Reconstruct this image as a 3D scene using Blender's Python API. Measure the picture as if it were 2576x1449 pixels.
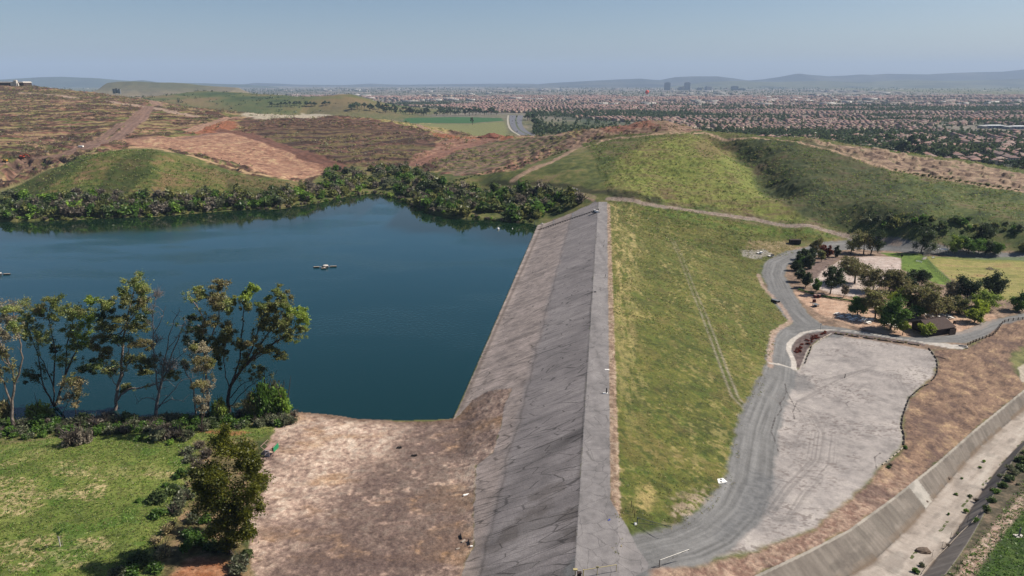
import bpy, math, random
import numpy as np
# ------------------------------------------------------------------ camera
W2, H2, FPX, CZ = 2576.0, 1449.0, 1741.0, 81.0      # reference pixel frame, focal length, camera height (lake level = 0)
VH = 207.0                                           # horizon row
PITCH = math.atan((H2/2-VH)/FPX)
CT, ST = math.cos(PITCH), math.sin(PITCH)
scene = bpy.context.scene
for o in list(bpy.data.objects): bpy.data.objects.remove(o)
cd = bpy.data.cameras.new("camera"); cam = bpy.data.objects.new("camera", cd)
scene.collection.objects.link(cam)
cam.location = (0, 0, CZ); cam.rotation_euler = (math.pi/2-PITCH, 0, 0)
cd.sensor_width = 36.0; cd.lens = FPX/W2*36.0; cd.clip_start = 0.5; cd.clip_end = 90000
scene.camera = cam
# ------------------------------------------------------------------ world, sun, exposure
SUN_EL, SUN_AZ = math.radians(44), math.radians(80)   # azimuth clockwise from +Y
wd = bpy.data.worlds.new("World"); scene.world = wd; wd.use_nodes = True
nt = wd.node_tree; nt.nodes.clear()
sky = nt.nodes.new("ShaderNodeTexSky"); sky.sky_type = 'NISHITA'; sky.sun_disc = False
sky.sun_elevation = SUN_EL; sky.sun_rotation = SUN_AZ
sky.altitude = 100; sky.air_density = 0.8; sky.dust_density = 1.3; sky.ozone_density = 0.8
bg = nt.nodes.new("ShaderNodeBackground"); bg.inputs[1].default_value = 0.064
hsv = nt.nodes.new("ShaderNodeHueSaturation"); hsv.inputs['Saturation'].default_value = 1.2
ow = nt.nodes.new("ShaderNodeOutputWorld")
nt.links.new(sky.outputs[0], hsv.inputs['Color']); nt.links.new(hsv.outputs[0], bg.inputs[0]); nt.links.new(bg.outputs[0], ow.inputs[0])
sl = bpy.data.lights.new("sun", 'SUN'); sl.energy = 5.0; sl.angle = math.radians(0.5); sl.color = (1.0, 0.93, 0.81)
so = bpy.data.objects.new("sun", sl); scene.collection.objects.link(so)
SD = np.array([math.sin(SUN_AZ)*math.cos(SUN_EL), math.cos(SUN_AZ)*math.cos(SUN_EL), math.sin(SUN_EL)])
so.rotation_euler = (math.pi/2-SUN_EL, 0, math.pi-SUN_AZ)
so.location = (0, 0, 300)
vs = scene.view_settings; vs.view_transform = 'Standard'; vs.look = 'None'; vs.exposure = 0.56; vs.gamma = 1.0
try: vs.use_curve_mapping = False
except Exception: pass
scene.cycles.max_bounces = 6; scene.cycles.transparent_max_bounces = 8; scene.cycles.volume_bounces = 0
scene.cycles.use_denoising = True
rng = np.random.default_rng(7); random.seed(7)
# ------------------------------------------------------------------ helpers
KA = 0.60                                            # albedo = photographed value x KA
def C(r, g, b, k=KA):
    v = np.array([r, g, b])/255.0
    return np.where(v <= 0.04045, v/12.92, ((v+0.055)/1.055)**2.4)*k
def sstep(a, b, x):
    t = np.clip((x-a)/(b-a), 0, 1); return t*t*(3-2*t)
def _h(ix, iy, s):
    n = ix*np.uint32(374761393)+iy*np.uint32(668265263)+np.uint32((s*1274126177) & 0xffffffff)
    n = (n ^ (n >> np.uint32(13)))*np.uint32(1274126177)
    return ((n ^ (n >> np.uint32(16))) & np.uint32(0xffff)).astype(np.float32)*np.float32(1/65535.0)
def vn(x, y, s=0):
    x = np.asarray(x, np.float32); y = np.asarray(y, np.float32); fl, gl = np.floor(x), np.floor(y); fx = x-fl; fy = y-gl
    fx = fx*fx*(3-2*fx); fy = fy*fy*(3-2*fy)
    ix = fl.astype(np.int32).astype(np.uint32); iy = gl.astype(np.int32).astype(np.uint32); o = np.uint32(1)
    a = _h(ix, iy, s); b = _h(ix+o, iy, s); c = _h(ix, iy+o, s); d = _h(ix+o, iy+o, s)
    a += (b-a)*fx; c += (d-c)*fx
    return a+(c-a)*fy
def fbm(x, y, o=4, s=0, g=0.5):
    r = 0; a = 1; t = 0
    for k in range(o):
        r = r+a*vn(x, y, s+k*17); t += a; a *= g
        x, y = x*1.93+3.1*k+y*0.31, y*1.97-1.7*k-x*0.29
    return r/t
def pdir(px, py):
    """direction of the ray through a reference pixel, per metre of Y"""
    u = np.asarray(px, float)-W2/2; v = np.asarray(py, float)-H2/2
    yy = FPX*CT-v*ST
    return u/yy, -(FPX*ST+v*CT)/yy
def PZ(px, py, z):
    dx, dz = pdir(px, py); Y = (z-CZ)/dz; return float(dx*Y), float(Y), float(z)
def PY(px, py, Y):
    dx, dz = pdir(px, py); return float(dx*Y), float(Y), float(CZ+dz*Y)
# ------------------------------------------------------------------ terrain control points (pixel row/column plus height or distance)
CPZ = [  # px, py, z
 # left foreground field
 (-300,1449,7),(0,1449,7),(200,1449,7),(400,1449,7),(0,1300,6),(200,1300,6),(400,1300,6),(0,1180,4.5),(200,1160,4.5),(400,1150,4),
 (0,1120,2.2),(150,1100,2),(300,1090,1.8),(450,1090,1.6),(600,1090,1.6),(660,1100,1.6),(-300,1140,3),(450,1250,4.5),
 (540,1440,6.5),(560,1300,4.6),(600,1200,3),(640,1120,1.8),
 # dirt flat by the dam
 (700,1110,1.5),(800,1100,1.2),(950,1090,1),(1100,1085,.9),(700,1250,3.2),(850,1250,3),(1000,1250,3),(1150,1250,3.4),
 (700,1440,6.5),(900,1440,6),(1100,1440,5.6),(1180,1400,5.0),(1150,1120,1.2),(1190,1200,3.2),
 # near end of the crest, road junction
 (1440,1500,11.5),(1300,1560,9),(1620,1420,11.6),(1600,1500,12),(1700,1500,12),(1620,1345,11.0),(1700,1380,9.8),(1760,1360,8.8),
 (1800,1330,7.2),(1845,1240,5),(1860,1160,3),(1885,1020,.3),(1930,940,-4),(1938,880,-6),(1965,822,-7.4),
 (1850,1420,8.5),(1900,1380,7),(1950,1300,4.8),(2000,1100,-.2),(1990,1000,-2.6),(2000,940,-4),(2060,860,-6.6),(2150,1020,-3),
 (2340,880,-7.2),(2270,1080,-2.6),(2210,1175,0),(2100,1280,3.2),(2350,960,-6),(2250,960,-4.6),
 # brown slope and channel edge
 (1901,1449,7),(2035,1386,5.6),(2137,1333,4),(2253,1249,0),(2359,1164,-4),(2454,1080,-7.5),(2566,990,-11),(2300,1120,-2),(2400,1000,-7),
 (2450,900,-8),(2530,830,-8.4),(2560,920,-10),(2700,940,-13),(2700,800,-9),
 (2320,1442,4),(2471,1286,0),(2576,1190,-4),(2700,1080,-9),(2500,1420,3),(2576,1350,1),(2576,1449,4),(2800,1250,-3),(2800,1449,3),
 # flats behind the dam
 (1985,800,-8),(1925,735,-8),(1910,680,-8),(1935,648,-7.6),(1990,625,-7.4),(2060,620,-7.4),(2100,700,-8),(2100,780,-8),(2200,660,-8),(2300,640,-7.8),
 (2300,750,-8),(2250,830,-8),(2400,850,-8),(2450,700,-8),(2560,660,-8),(2500,780,-8),(2600,820,-8.4),(2700,700,-8),(2800,680,-8),(2900,800,-9),
 # grass strip between dam face and trail
 (1600,528,9),(1700,560,4.6),(1800,575,1),(1900,605,-3),(2000,605,-5.6),
 # trail to the right
 (1540,503,12),(1620,512,10.4),(1700,524,8.2),(1800,538,5),(1900,552,2.2),(2000,568,-1),(2100,586,-4),(2200,602,-6.5),(2300,622,-7.4),(2450,634,-7.8),(2576,642,-8),
 # abutment, trail to the left
 (1490,497,12.6),(1430,478,13.5),(1350,473,13),(1280,470,11.5),(1200,468,9),(1400,515,6),(1300,510,5),(1200,500,5),(1350,560,.3),
 # far shore
 (1290,545,1),(1150,520,4),(1100,490,4),(1050,485,2),(930,475,1.5),(900,478,1.6),(800,495,1.5),(700,510,2),(560,512,3),(450,520,3),(330,525,3),(200,530,3),(80,535,3),(-100,535,4),
]
CPY = [  # px, py, Y distance
 # right hill
 (1150,455,500),(1240,440,500),(1434,400,520),(1434,378,560),(1350,420,500),(1515,352,610),(1640,305,640),(1590,309,650),(1700,316,625),(1760,332,600),(1900,346,580),(2050,352,560),
 (1480,324,680),(1420,336,720),(1330,341,780),(2200,374,540),(2400,404,520),(2576,440,500),(2800,480,480),
 (2150,391,515),(2246,425,490),(2350,442,480),(2576,478,455),(2800,520,440),
 (1560,440,470),(1600,400,500),(1700,400,500),(1700,460,450),(1800,480,440),(1800,400,505),(1900,440,470),(1600,480,425),
 (1780,350,560),(1830,380,530),(1870,420,497),(1900,470,455),(1950,510,425),(2020,548,402),
 (2000,440,475),(2050,500,430),(2150,480,440),(2200,540,400),(2300,560,385),(2400,560,385),(2400,500,420),(2576,560,380),(2576,600,370),(2800,600,370),
 # left hills
 (0,480,462),(100,440,482),(200,405,498),(330,381,510),(400,386,512),(470,412,510),(560,436,502),(650,456,498),(720,456,505),
 (300,450,472),(420,460,476),(200,470,462),(550,490,468),(60,500,450),
 (800,440,560),(700,425,590),(600,400,620),(500,372,660),(400,355,690),(300,352,700),(230,372,640),(150,400,600),(0,415,580),(-200,400,620),
 (850,400,640),(950,425,610),(1030,420,620),(1000,450,560),(1060,460,520),(850,350,770),(700,350,770),(950,350,790),(1080,350,820),(1040,400,650),
 (1150,400,640),(1150,360,740),(1240,347,790),(1250,400,620),(1330,370,680),(1200,430,540),(1300,420,540),
 (1180,341,860),(1100,331,880),(1000,306,930),(940,297,950),(850,292,960),(750,290,960),(650,291,950),(580,302,900),(560,330,820),(640,330,830),
 (450,300,900),(300,300,900),(150,300,880),(0,300,860),(-200,300,880),(0,350,720),(150,350,740),
 (480,275,1150),(560,278,1120),(375,265,1100),(250,250,1200),(100,240,1250),(0,230,1280),(-200,225,1300),
 (350,250,1280),(430,262,1260),(250,233,1400),(150,222,1450),(0,212,1500),(-300,205,1500),
 (-700,260,1200),(-700,400,600),(-700,220,1500),
 # green hills further off
 (420,240,2450),(500,228,2500),(600,233,2520),(700,240,2500),(800,246,2450),(880,236,2300),(930,250,2300),(990,271,2300),
 (600,262,2150),(750,270,2100),(880,265,2080),(450,262,2100),
]
CPW = [  # world x, y, z : hidden lee sides and far ground
 (-1000,1750,40),(-800,1600,20),(-600,1500,5),(-1500,1900,40),(-450,1350,5),(-300,1250,-4),(-150,1150,-6),(0,1050,-10),
 (-900,2000,-5),(-600,1900,-8),(-300,1800,-10),(0,1700,-10),(300,1600,-12),(0,1300,-10),(150,1200,-11),(-250,1500,-9),
 (20,1000,-11),(60,950,-12),(120,850,-14),(200,800,-16),(320,720,-18),(430,680,-18),(520,640,-18),(640,600,-18),(200,950,-18),(400,900,-19),(600,850,-19),(900,900,-20),(800,700,-20),(900,500,-18),
 (1200,1200,-20),(600,1200,-20),(300,1200,-17),(1500,1500,-20),(0,2100,-11),(-300,2100,-10),(-600,2080,-8),(-300,2600,-12),(-1000,2900,-15),(-700,2900,-15),(-1500,3000,-15),(-1800,2400,0),
 (0,3000,-14),(600,3000,-20),(1500,3000,-20),(600,2000,-20),(1500,2200,-20),(2500,3000,-20),(-3000,3000,0),(-200,2800,-14),
 (-500,300,6),(-700,500,15),(-600,150,10),(-300,80,10),(-200,30,12),(0,30,12.5),(100,30,12.5),(300,100,4),(300,250,-9),(500,300,-8),(500,450,2),(200,40,10),(-100,60,9),(60,60,12),
 (-1000,900,40),(-1300,1300,60),
]
_P = [PZ(*p) for p in CPZ]+[PY(*p) for p in CPY]+[tuple(map(float, p)) for p in CPW]
_P = np.array(_P); CX, CY, CV = _P[:, 0], _P[:, 1], _P[:, 2]
_S = 100.0; _c2 = (10/_S)**2
_d = np.sqrt(((CX[:, None]-CX)/_S)**2+((CY[:, None]-CY)/_S)**2+_c2)
_n = len(CX); _A = np.zeros((_n+3, _n+3)); _A[:_n, :_n] = -_d-np.eye(_n)*0.0; _A[:_n, _n] = 1; _A[:_n, _n+1] = CX/1000; _A[:_n, _n+2] = CY/1000
_A[_n:, :_n] = _A[:_n, _n:].T
_A[:_n, :_n] += np.eye(_n)*0.02
_w = np.linalg.solve(_A, np.concatenate([CV, np.zeros(3)]))
def rbf(X, Y):
    X = np.asarray(X, float).ravel(); Y = np.asarray(Y, float).ravel(); out = np.empty(len(X))
    for i in range(0, len(X), 20000):
        x = X[i:i+20000, None].astype(np.float32); y = Y[i:i+20000, None].astype(np.float32)
        d = np.sqrt(((x-CX.astype(np.float32))/_S)**2+((y-CY.astype(np.float32))/_S)**2+np.float32(_c2))
        out[i:i+20000] = -(d@_w[:_n].astype(np.float32))+_w[_n]+_w[_n+1]*x[:, 0]/1000+_w[_n+2]*y[:, 0]/1000
    return out
# ------------------------------------------------------------------ polygons / polylines in world x,y
def inpoly(x, y, P):
    r = np.zeros(x.shape, bool); n = len(P)
    for i in range(n):
        x1, y1 = P[i]; x2, y2 = P[(i+1) % n]
        c = ((y1 > y) != (y2 > y))
        with np.errstate(divide='ignore', invalid='ignore'):
            r ^= c & (x < (x2-x1)*(y-y1)/((y2-y1) if y2 != y1 else 1e-9)+x1)
    return r
def dseg(x, y, P, closed=True):
    P = np.asarray(P, float); n = len(P); m = n if closed else n-1
    best = np.full(x.shape, 1e18); al = np.zeros(x.shape); sd = np.zeros(x.shape); acc = 0.0
    for i in range(m):
        a = P[i]; b = P[(i+1) % n]; d = b-a; L = math.hypot(*d)+1e-9; u = d/L
        t = np.clip(((x-a[0])*u[0]+(y-a[1])*u[1]), 0, L)
        dx = x-a[0]-u[0]*t; dy = y-a[1]-u[1]*t; q = dx*dx+dy*dy
        k = q < best; best = np.where(k, q, best); al = np.where(k, acc+t, al); sd = np.where(k, u[0]*dy-u[1]*dx, sd); acc += L
    return np.sqrt(best), al, np.sign(sd)
LAKE_PX = [(1138,1056),(1350,568),(1335,563),(1290,559),(1230,554),(1150,550),(1100,541),(1060,527),(1030,512),(1010,503),(985,496),(960,488),(930,487),
 (890,492),(850,499),(800,511),(740,521),(700,527),(640,527),(560,532),(480,538),(400,545),(300,548),(200,553),(100,556),(0,558),(-300,562),(-900,600),(-1100,900),(-500,1110),
 (-300,1110),(0,1078),(60,1072),(130,1066),(200,1062),(330,1055),(450,1052),(560,1050),(680,1045),(760,1038),(830,1045),(900,1057),(1000,1061),(1080,1060)]
LAKE = [PZ(a, b, 0)[:2] for a, b in LAKE_PX]
DAMS = 0.13
def damp(X, Y): return X-DAMS*Y
CH = np.array([PZ(*p)[:2] for p in [(1901,1449,7),(2035,1386,5.6),(2137,1333,4),(2253,1249,0),(2359,1164,-4),(2454,1080,-7.5),(2566,990,-11)]])
CHZ = np.array([7, 5.6, 4, 0, -4, -7.5, -11.0])
_u0 = CH[1]-CH[0]; _u1 = CH[-1]-CH[-2]
CH = np.vstack([CH[0]-_u0*2.2, CH, CH[-1]+_u1*1.6]); CHZ = np.concatenate([[10.0], CHZ, [-16.0]])
CHL = np.concatenate([[0], np.cumsum(np.hypot(*np.diff(CH, axis=0).T))])
def chan(X, Y):
    d, s, sg = dseg(X, Y, CH, False)
    return -sg*d, s            # positive to the right of the wall top
def chw(s):
    k = sstep(50, 140, s); w1 = 5-2.6*k; w2 = 12-3.4*k; return w1, w2, w2+3.7-1.2*k
GULLY = [PY(1812,350,575)[:2], PY(1860,385,545)[:2], PY(1898,425,512)[:2], PY(1930,470,470)[:2], PY(1985,515,436)[:2]]
def H(X, Y, detail=True):
    X = np.asarray(X, float); shp = X.shape; X = X.ravel(); Y = np.asarray(Y, float).ravel()
    z = rbf(X, Y)
    w = sstep(2700, 3600, Y); z = z*(1-w)+(-20)*w
    ws = sstep(2200, 3200, np.abs(X)-Y*0.15); z = z*(1-ws)+(-10)*ws
    z = np.clip(z, -22, 90)
    hill = sstep(300, 480, Y)*sstep(3200, 2400, Y)*sstep(-17, 0, z)
    if detail:
        z = z+hill*((fbm(X/90, Y/60, 4, 3)-.5)*7+(fbm(X/22, Y/16, 3, 5)-.5)*3.0)*sstep(1, 10, z)
    d, s, sg = dseg(X, Y, GULLY, False)
    z = z-11*np.exp(-(d/15)**2)*sstep(425, 455, Y)
    # lake bed and shore
    dl, _, _ = dseg(X, Y, LAKE); il = inpoly(X, Y, LAKE)
    dl2 = dl+(fbm(X/9, Y/9, 3, 9)-.5)*3.0*sstep(0, 4, dl)
    z = np.where(il, np.minimum(z, -0.25-0.22*np.minimum(dl, 30)), np.where(Y < 700, np.maximum(z, 0.08+0.10*np.minimum(np.maximum(dl2, 0), 12)*((X < 80) & (Y < 540) & (damp(X, Y) < 0))-50*((damp(X, Y) > 0)|(Y > 560))), z))
    # dam
    p = damp(X, Y)
    zd = np.where(p < -1.9, 12+(p+1.9)/2.7, np.where(p > 4.6, 12-(p-4.6)/3.5, 12.0))
    zd = zd-np.maximum(0, Y-415)*0.6
    kd = (Y < 460)
    k = 0.5
    z2 = np.maximum(z, zd); bl = np.abs(z-zd) < k
    z2 = np.where(bl, (z+zd)/2+(z-zd)**2/(4*k)+k/4, z2)
    near = sstep(70, 90, Y)
    z = np.where(kd, z*(1-near)+z2*near, z)
    # channel
    dc, sc = chan(X, Y); zt = np.interp(sc, CHL, CHZ)
    inc = (sc > 1) & (sc < CHL[-1]-1)
    w1, w2, w3 = chw(sc)
    prof = np.where(dc < w1, -3.5*dc/w1, np.where(dc < w2, -3.5, -3.5+3.9*(dc-w2)/(w3-w2)))
    sel = inc & (dc > 0) & (dc < w3)
    wb = sstep(6, 0, -dc)*(dc <= 0)+sstep(w3+8, w3, dc)*(dc > 0)
    z = np.where(inc & ~sel & (wb > 0), z*(1-wb)+(zt+0.4*(dc > 0))*wb, z)
    z = np.where(sel, zt+prof, z)
    return z.reshape(shp)
def G(pts):
    """where rays through reference pixels meet the ground -> array of x,y,z"""
    pts = np.asarray(pts, float); dx, dz = pdir(pts[:, 0], pts[:, 1])
    ys = np.concatenate([np.arange(60, 700, 2.5), np.geomspace(700, 4500, 200)])
    Yg = np.repeat(ys[None], len(pts), 0); Xg = dx[:, None]*Yg
    zg = H(Xg, Yg); zr = CZ+dz[:, None]*Yg
    bel = zr <= zg; out = np.zeros((len(pts), 3))
    for i in range(len(pts)):
        if not bel[i].any():
            Y = 4500.0 if dz[i] > -0.02 else (-20-CZ)/dz[i]
            out[i] = (dx[i]*Y, Y, -20); continue
        k = max(1, int(np.argmax(bel[i]))); f0 = zr[i, k-1]-zg[i, k-1]; f1 = zr[i, k]-zg[i, k]
        t = f0/(f0-f1+1e-12) if f0 > 0 else 0; Y = ys[k-1]+(ys[k]-ys[k-1])*t
        out[i] = (dx[i]*Y, Y, CZ+dz[i]*Y)
    return out
def G1(px, py): return G([(px, py)])[0]
def Hs(x, y): return float(H(np.array([x]), np.array([y]))[0])
# ------------------------------------------------------------------ objects and materials
def link(o): scene.collection.objects.link(o); return o
def tag(o, label=None, cat=None, group=None, kind=None):
    if label: o['label'] = label
    if cat: o['category'] = cat
    if group: o['group'] = group
    if kind: o['kind'] = kind
    return o
def empty(name, loc, rz=0, label=None, cat=None, group=None):
    o = bpy.data.objects.new(name, None); o.empty_display_size = 0.2; link(o); o.location = [float(v) for v in loc]; o.rotation_euler = (0, 0, rz)
    return tag(o, label, cat, group)
def nmesh(name, V, F, cols=None, mat=None, smooth=False):
    """mesh from numpy verts and equal-sized faces"""
    V = np.asarray(V, np.float32); F = np.asarray(F, np.int32); me = bpy.data.meshes.new(name)
    k = F.shape[1]; nf = len(F)
    me.vertices.add(len(V)); me.vertices.foreach_set("co", V.ravel())
    me.loops.add(nf*k); me.loops.foreach_set("vertex_index", F.ravel())
    me.polygons.add(nf); me.polygons.foreach_set("loop_start", np.arange(0, nf*k, k, dtype=np.int32))
    try: me.polygons.foreach_set("loop_total", np.full(nf, k, np.int32))
    except Exception: pass
    if smooth: me.polygons.foreach_set("use_smooth", np.ones(nf, bool))
    me.update(calc_edges=True)
    if cols is not None:
        at = me.attributes.new("Col", 'FLOAT_COLOR', 'POINT')
        c4 = np.ones((len(V), 4), np.float32); c4[:, :3] = cols; at.data.foreach_set("color", c4.ravel())
    if mat: me.materials.append(mat)
    return me
def mobj(name, me, parent=None):
    o = bpy.data.objects.new(name, me); link(o)
    if parent: o.parent = parent
    return o
def newmat(name):
    m = bpy.data.materials.new(name); m.use_nodes = True; t = m.node_tree
    b = t.nodes["Principled BSDF"]; b.inputs['Roughness'].default_value = 0.9
    try: b.inputs['Specular IOR Level'].default_value = 0.25
    except Exception: pass
    return m, t, b
def nd(t, k, **kw):
    n = t.nodes.new(k)
    for a, v in kw.items(): setattr(n, a, v)
    return n
def mat_ground(name, scales=((0.35, .35), (1.7, .4)), bump=0.6, bscale=1.2, rough=0.92, crack=None):
    """surface colour from the painted 'Col' map, broken up by procedural noise and bump"""
    m, t, b = newmat(name); L = t.links.new
    at = nd(t, "ShaderNodeAttribute", attribute_name="Col"); tc = nd(t, "ShaderNodeTexCoord")
    cur = at.outputs['Color']
    for i, (sc, amt) in enumerate(scales):
        n = nd(t, "ShaderNodeTexNoise"); n.inputs['Scale'].default_value = sc; n.inputs['Detail'].default_value = 4; n.inputs['Roughness'].default_value = 0.65
        L(tc.outputs['Object'], n.inputs['Vector'])
        mr = nd(t, "ShaderNodeMapRange"); mr.inputs[1].default_value = 0.3; mr.inputs[2].default_value = 0.7; mr.inputs[3].default_value = 1-amt; mr.inputs[4].default_value = 1+amt
        L(n.outputs['Fac'], mr.inputs[0])
        mx = nd(t, "ShaderNodeVectorMath", operation='SCALE'); L(cur, mx.inputs[0]); L(mr.outputs[0], mx.inputs['Scale']); cur = mx.outputs[0]
    if crack:
        mp = nd(t, "ShaderNodeMapping"); mp.vector_type = 'POINT'
        mp.inputs['Rotation'].default_value = (0, 0, crack[3]); mp.inputs['Scale'].default_value = (crack[0], crack[1], 0.0)
        ns = nd(t, "ShaderNodeTexNoise"); ns.inputs['Scale'].default_value = 0.5; ns.inputs['Detail'].default_value = 5; L(tc.outputs['Object'], ns.inputs['Vector'])
        va = nd(t, "ShaderNodeVectorMath", operation='MULTIPLY_ADD'); va.inputs[1].default_value = (crack[5],)*3
        L(ns.outputs['Color'], va.inputs[0]); L(tc.outputs['Object'], va.inputs[2]); L(va.outputs[0], mp.inputs['Vector'])
        vo = nd(t, "ShaderNodeTexVoronoi", feature='DISTANCE_TO_EDGE'); vo.inputs['Scale'].default_value = 1.0; vo.inputs['Randomness'].default_value = 1.0
        L(mp.outputs[0], vo.inputs['Vector'])
        n2 = nd(t, "ShaderNodeTexNoise"); n2.inputs['Scale'].default_value = 0.09; n2.inputs['Detail'].default_value = 3; L(tc.outputs['Object'], n2.inputs['Vector'])
        wd_ = nd(t, "ShaderNodeMapRange"); wd_.inputs[1].default_value = 0.35; wd_.inputs[2].default_value = 0.65; wd_.inputs[3].default_value = 0.010; wd_.inputs[4].default_value = crack[2]
        L(n2.outputs['Fac'], wd_.inputs[0])
        dv = nd(t, "ShaderNodeMath", operation='DIVIDE'); L(vo.outputs['Distance'], dv.inputs[0]); L(wd_.outputs[0], dv.inputs[1])
        mr = nd(t, "ShaderNodeMapRange"); mr.inputs[1].default_value = 0.4; mr.inputs[2].default_value = 1.2; mr.inputs[3].default_value = crack[4]; mr.inputs[4].default_value = 1
        L(dv.outputs[0], mr.inputs[0])
        mx = nd(t, "ShaderNodeVectorMath", operation='SCALE'); L(cur, mx.inputs[0]); L(mr.outputs[0], mx.inputs['Scale']); cur = mx.outputs[0]
    L(cur, b.inputs['Base Color']); b.inputs['Roughness'].default_value = rough
    if bump:
        n = nd(t, "ShaderNodeTexNoise"); n.inputs['Scale'].default_value = bscale; n.inputs['Detail'].default_value = 3; L(tc.outputs['Object'], n.inputs['Vector'])
        bp = nd(t, "ShaderNodeBump"); bp.inputs['Strength'].default_value = bump; bp.inputs['Distance'].default_value = 0.3
        L(n.outputs['Fac'], bp.inputs['Height']); L(bp.outputs[0], b.inputs['Normal'])
    return m
def flat(name, col, rough=0.8, metal=0.0, var=0.0, scale=3.0, attr=False):
    m, t, b = newmat(name); b.inputs['Roughness'].default_value = rough; b.inputs['Metallic'].default_value = metal
    c = (float(col[0]), float(col[1]), float(col[2]), 1)
    n = nd(t, "ShaderNodeTexNoise"); n.inputs['Scale'].default_value = scale; n.inputs['Detail'].default_value = 5
    tc = nd(t, "ShaderNodeTexCoord"); t.links.new(tc.outputs['Object'], n.inputs['Vector'])
    mr = nd(t, "ShaderNodeMapRange"); v = var or 0.12
    mr.inputs[1].default_value = 0.3; mr.inputs[2].default_value = 0.7; mr.inputs[3].default_value = 1-v; mr.inputs[4].default_value = 1+v
    t.links.new(n.outputs['Fac'], mr.inputs[0])
    mx = nd(t, "ShaderNodeVectorMath", operation='SCALE'); mx.inputs[0].default_value = c[:3]; t.links.new(mr.outputs[0], mx.inputs['Scale'])
    t.links.new(mx.outputs[0], b.inputs['Base Color'])
    return m
# ------------------------------------------------------------------ terrain grid
def rows():
    ys = list(np.linspace(28, 84, 30)); y = 84.0
    while y < 300: y += 1.75e-5*y*y; ys.append(y)
    while y < 1000: y += min(0.62e-5*y*y, 1.5); ys.append(y)
    while y < 3000: y += 0.45e-5*y*y; ys.append(y)
    while y < 42000: y += 0.03*y; ys.append(y)
    return np.array(ys)
YR = rows()
aa = np.concatenate([np.linspace(-2.4, -0.95, 40)[:-1], np.arange(-0.95, 0.95, 0.00142), np.linspace(0.95, 2.4, 40)[1:]])
NR, NC = len(YR), len(aa)
X = (aa[None]*YR[:, None]).ravel(); Y = np.repeat(YR, NC)
Z = H(X, Y)
# visible skyline of the near ground, used to leave out what no one can see
SLP = np.maximum.accumulate(((Z.reshape(NR, NC)-CZ)/YR[:, None])[YR < 2700], axis=0); YS = YR[YR < 2700]
def seen(x, y, ztop, back=12):
    j = np.clip(np.searchsorted(aa, x/y), 0, NC-1); i = np.clip(np.searchsorted(YS, y-back), 1, len(YS))-1
    return (ztop-CZ)/y > SLP[i, j]
# ------------------------------------------------------------------ painting the ground: colours as functions of place
COL = np.zeros((len(X), 3)); RID = np.zeros(len(X), np.int8)
R_GROUND, R_FACE, R_CREST, R_SLOPE, R_ROAD, R_LOT, R_CHAN, R_PATH, R_PLAIN, R_CONC, R_LAWN, R_FIELD = range(12)
def lerp(a, b, t): return a+(b-a)*t[..., None]
def paint(m, col, idx=None):
    COL[...] = lerp(COL, np.broadcast_to(col, COL.shape), m)
def wpoly(pts): return G(pts)[:, :2]
def pmask(pts, soft=1.0, namp=0.0, nsc=5.0, seed=0, world=False):
    """0..1 mask inside a polygon, edge softened (m) and made ragged by noise; also the subset index"""
    P = np.asarray(pts if world else wpoly(pts)); pad = soft+namp+1
    k = np.where((X > P[:, 0].min()-pad) & (X < P[:, 0].max()+pad) & (Y > P[:, 1].min()-pad) & (Y < P[:, 1].max()+pad))[0]
    x, y = X[k], Y[k]; d, _, _ = dseg(x, y, P); ins = inpoly(x, y, P); sd = np.where(ins, d, -d)
    if namp: sd = sd+(fbm(x/nsc, y/nsc, 4, seed)-.5)*2*namp
    m = np.zeros(len(X)); m[k] = sstep(-soft/2, soft/2, sd); return m
def lmask(pts, hw, soft=1.0, namp=0.0, nsc=4.0, seed=0, world=False):
    P = np.asarray(pts if world else wpoly(pts)); pad = hw*3+soft+namp+1
    k = np.where((X > P[:, 0].min()-pad) & (X < P[:, 0].max()+pad) & (Y > P[:, 1].min()-pad) & (Y < P[:, 1].max()+pad))[0]
    x, y = X[k], Y[k]; d, s, sg = dseg(x, y, P, False); dd = hw-d
    if namp: dd = dd+(fbm(x/nsc, y/nsc, 3, seed)-.5)*2*namp
    m = np.zeros(len(X)); m[k] = sstep(-soft/2, soft/2, dd)
    S = np.zeros(len(X)); S[k] = s; D = np.full(len(X), 1e3); D[k] = sg*d
    return m, D, S
NH = fbm(X/6, Y/1.7, 4, 16); N1 = fbm(X/3, Y/3, 4, 11); N2 = fbm(X/14, Y/14, 4, 12); N3 = fbm(X/60, Y/60, 4, 13); NF = fbm(X/0.9, Y/0.9, 3, 14)
NS = fbm(X/7, Y/2.2, 4, 15)
def mixc(cols, n, lo=0.3, hi=0.7):
    cols = np.array(cols); t = np.clip((n-lo)/(hi-lo), 0, 0.9999)*(len(cols)-1); i = t.astype(int); f = (t-i)[:, None]
    return cols[i]*(1-f)+cols[i+1]*f
# --- default hill: green-brown scrub
hillg = mixc([C(62,72,38), C(84,94,48), C(104,108,58), C(128,120,76), C(122,104,82)], N2*.45+N1*.35+N3*.2)
COL[...] = hillg
# far plain
plain = mixc([C(66,80,60), C(96,98,80), C(140,128,116), C(116,112,98), C(160,146,136)], fbm(X/180, Y/320, 4, 21)*.6+fbm(X/30, Y/60, 3, 22)*.4)
fw = sstep(-9, -13, Z)*sstep(620, 700, Y+X*0.0)
COL[...] = lerp(COL, plain, fw)
# green far hills
m = pmask([(380,246),(430,238),(600,240),(800,250),(880,262),(990,282),(930,288),(700,284),(520,275)], 40, 20, 80, 4)
W_ = np.exp(-((Y-2350)/420)**2)*sstep(-12, -2, Z)*sstep(1650, 1950, Y)
paint(W_, mixc([C(62,80,42), C(84,98,50), C(108,108,62), C(132,112,76)], fbm(X/120, Y/120, 5, 31)+ (X > -620)*.15))
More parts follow.
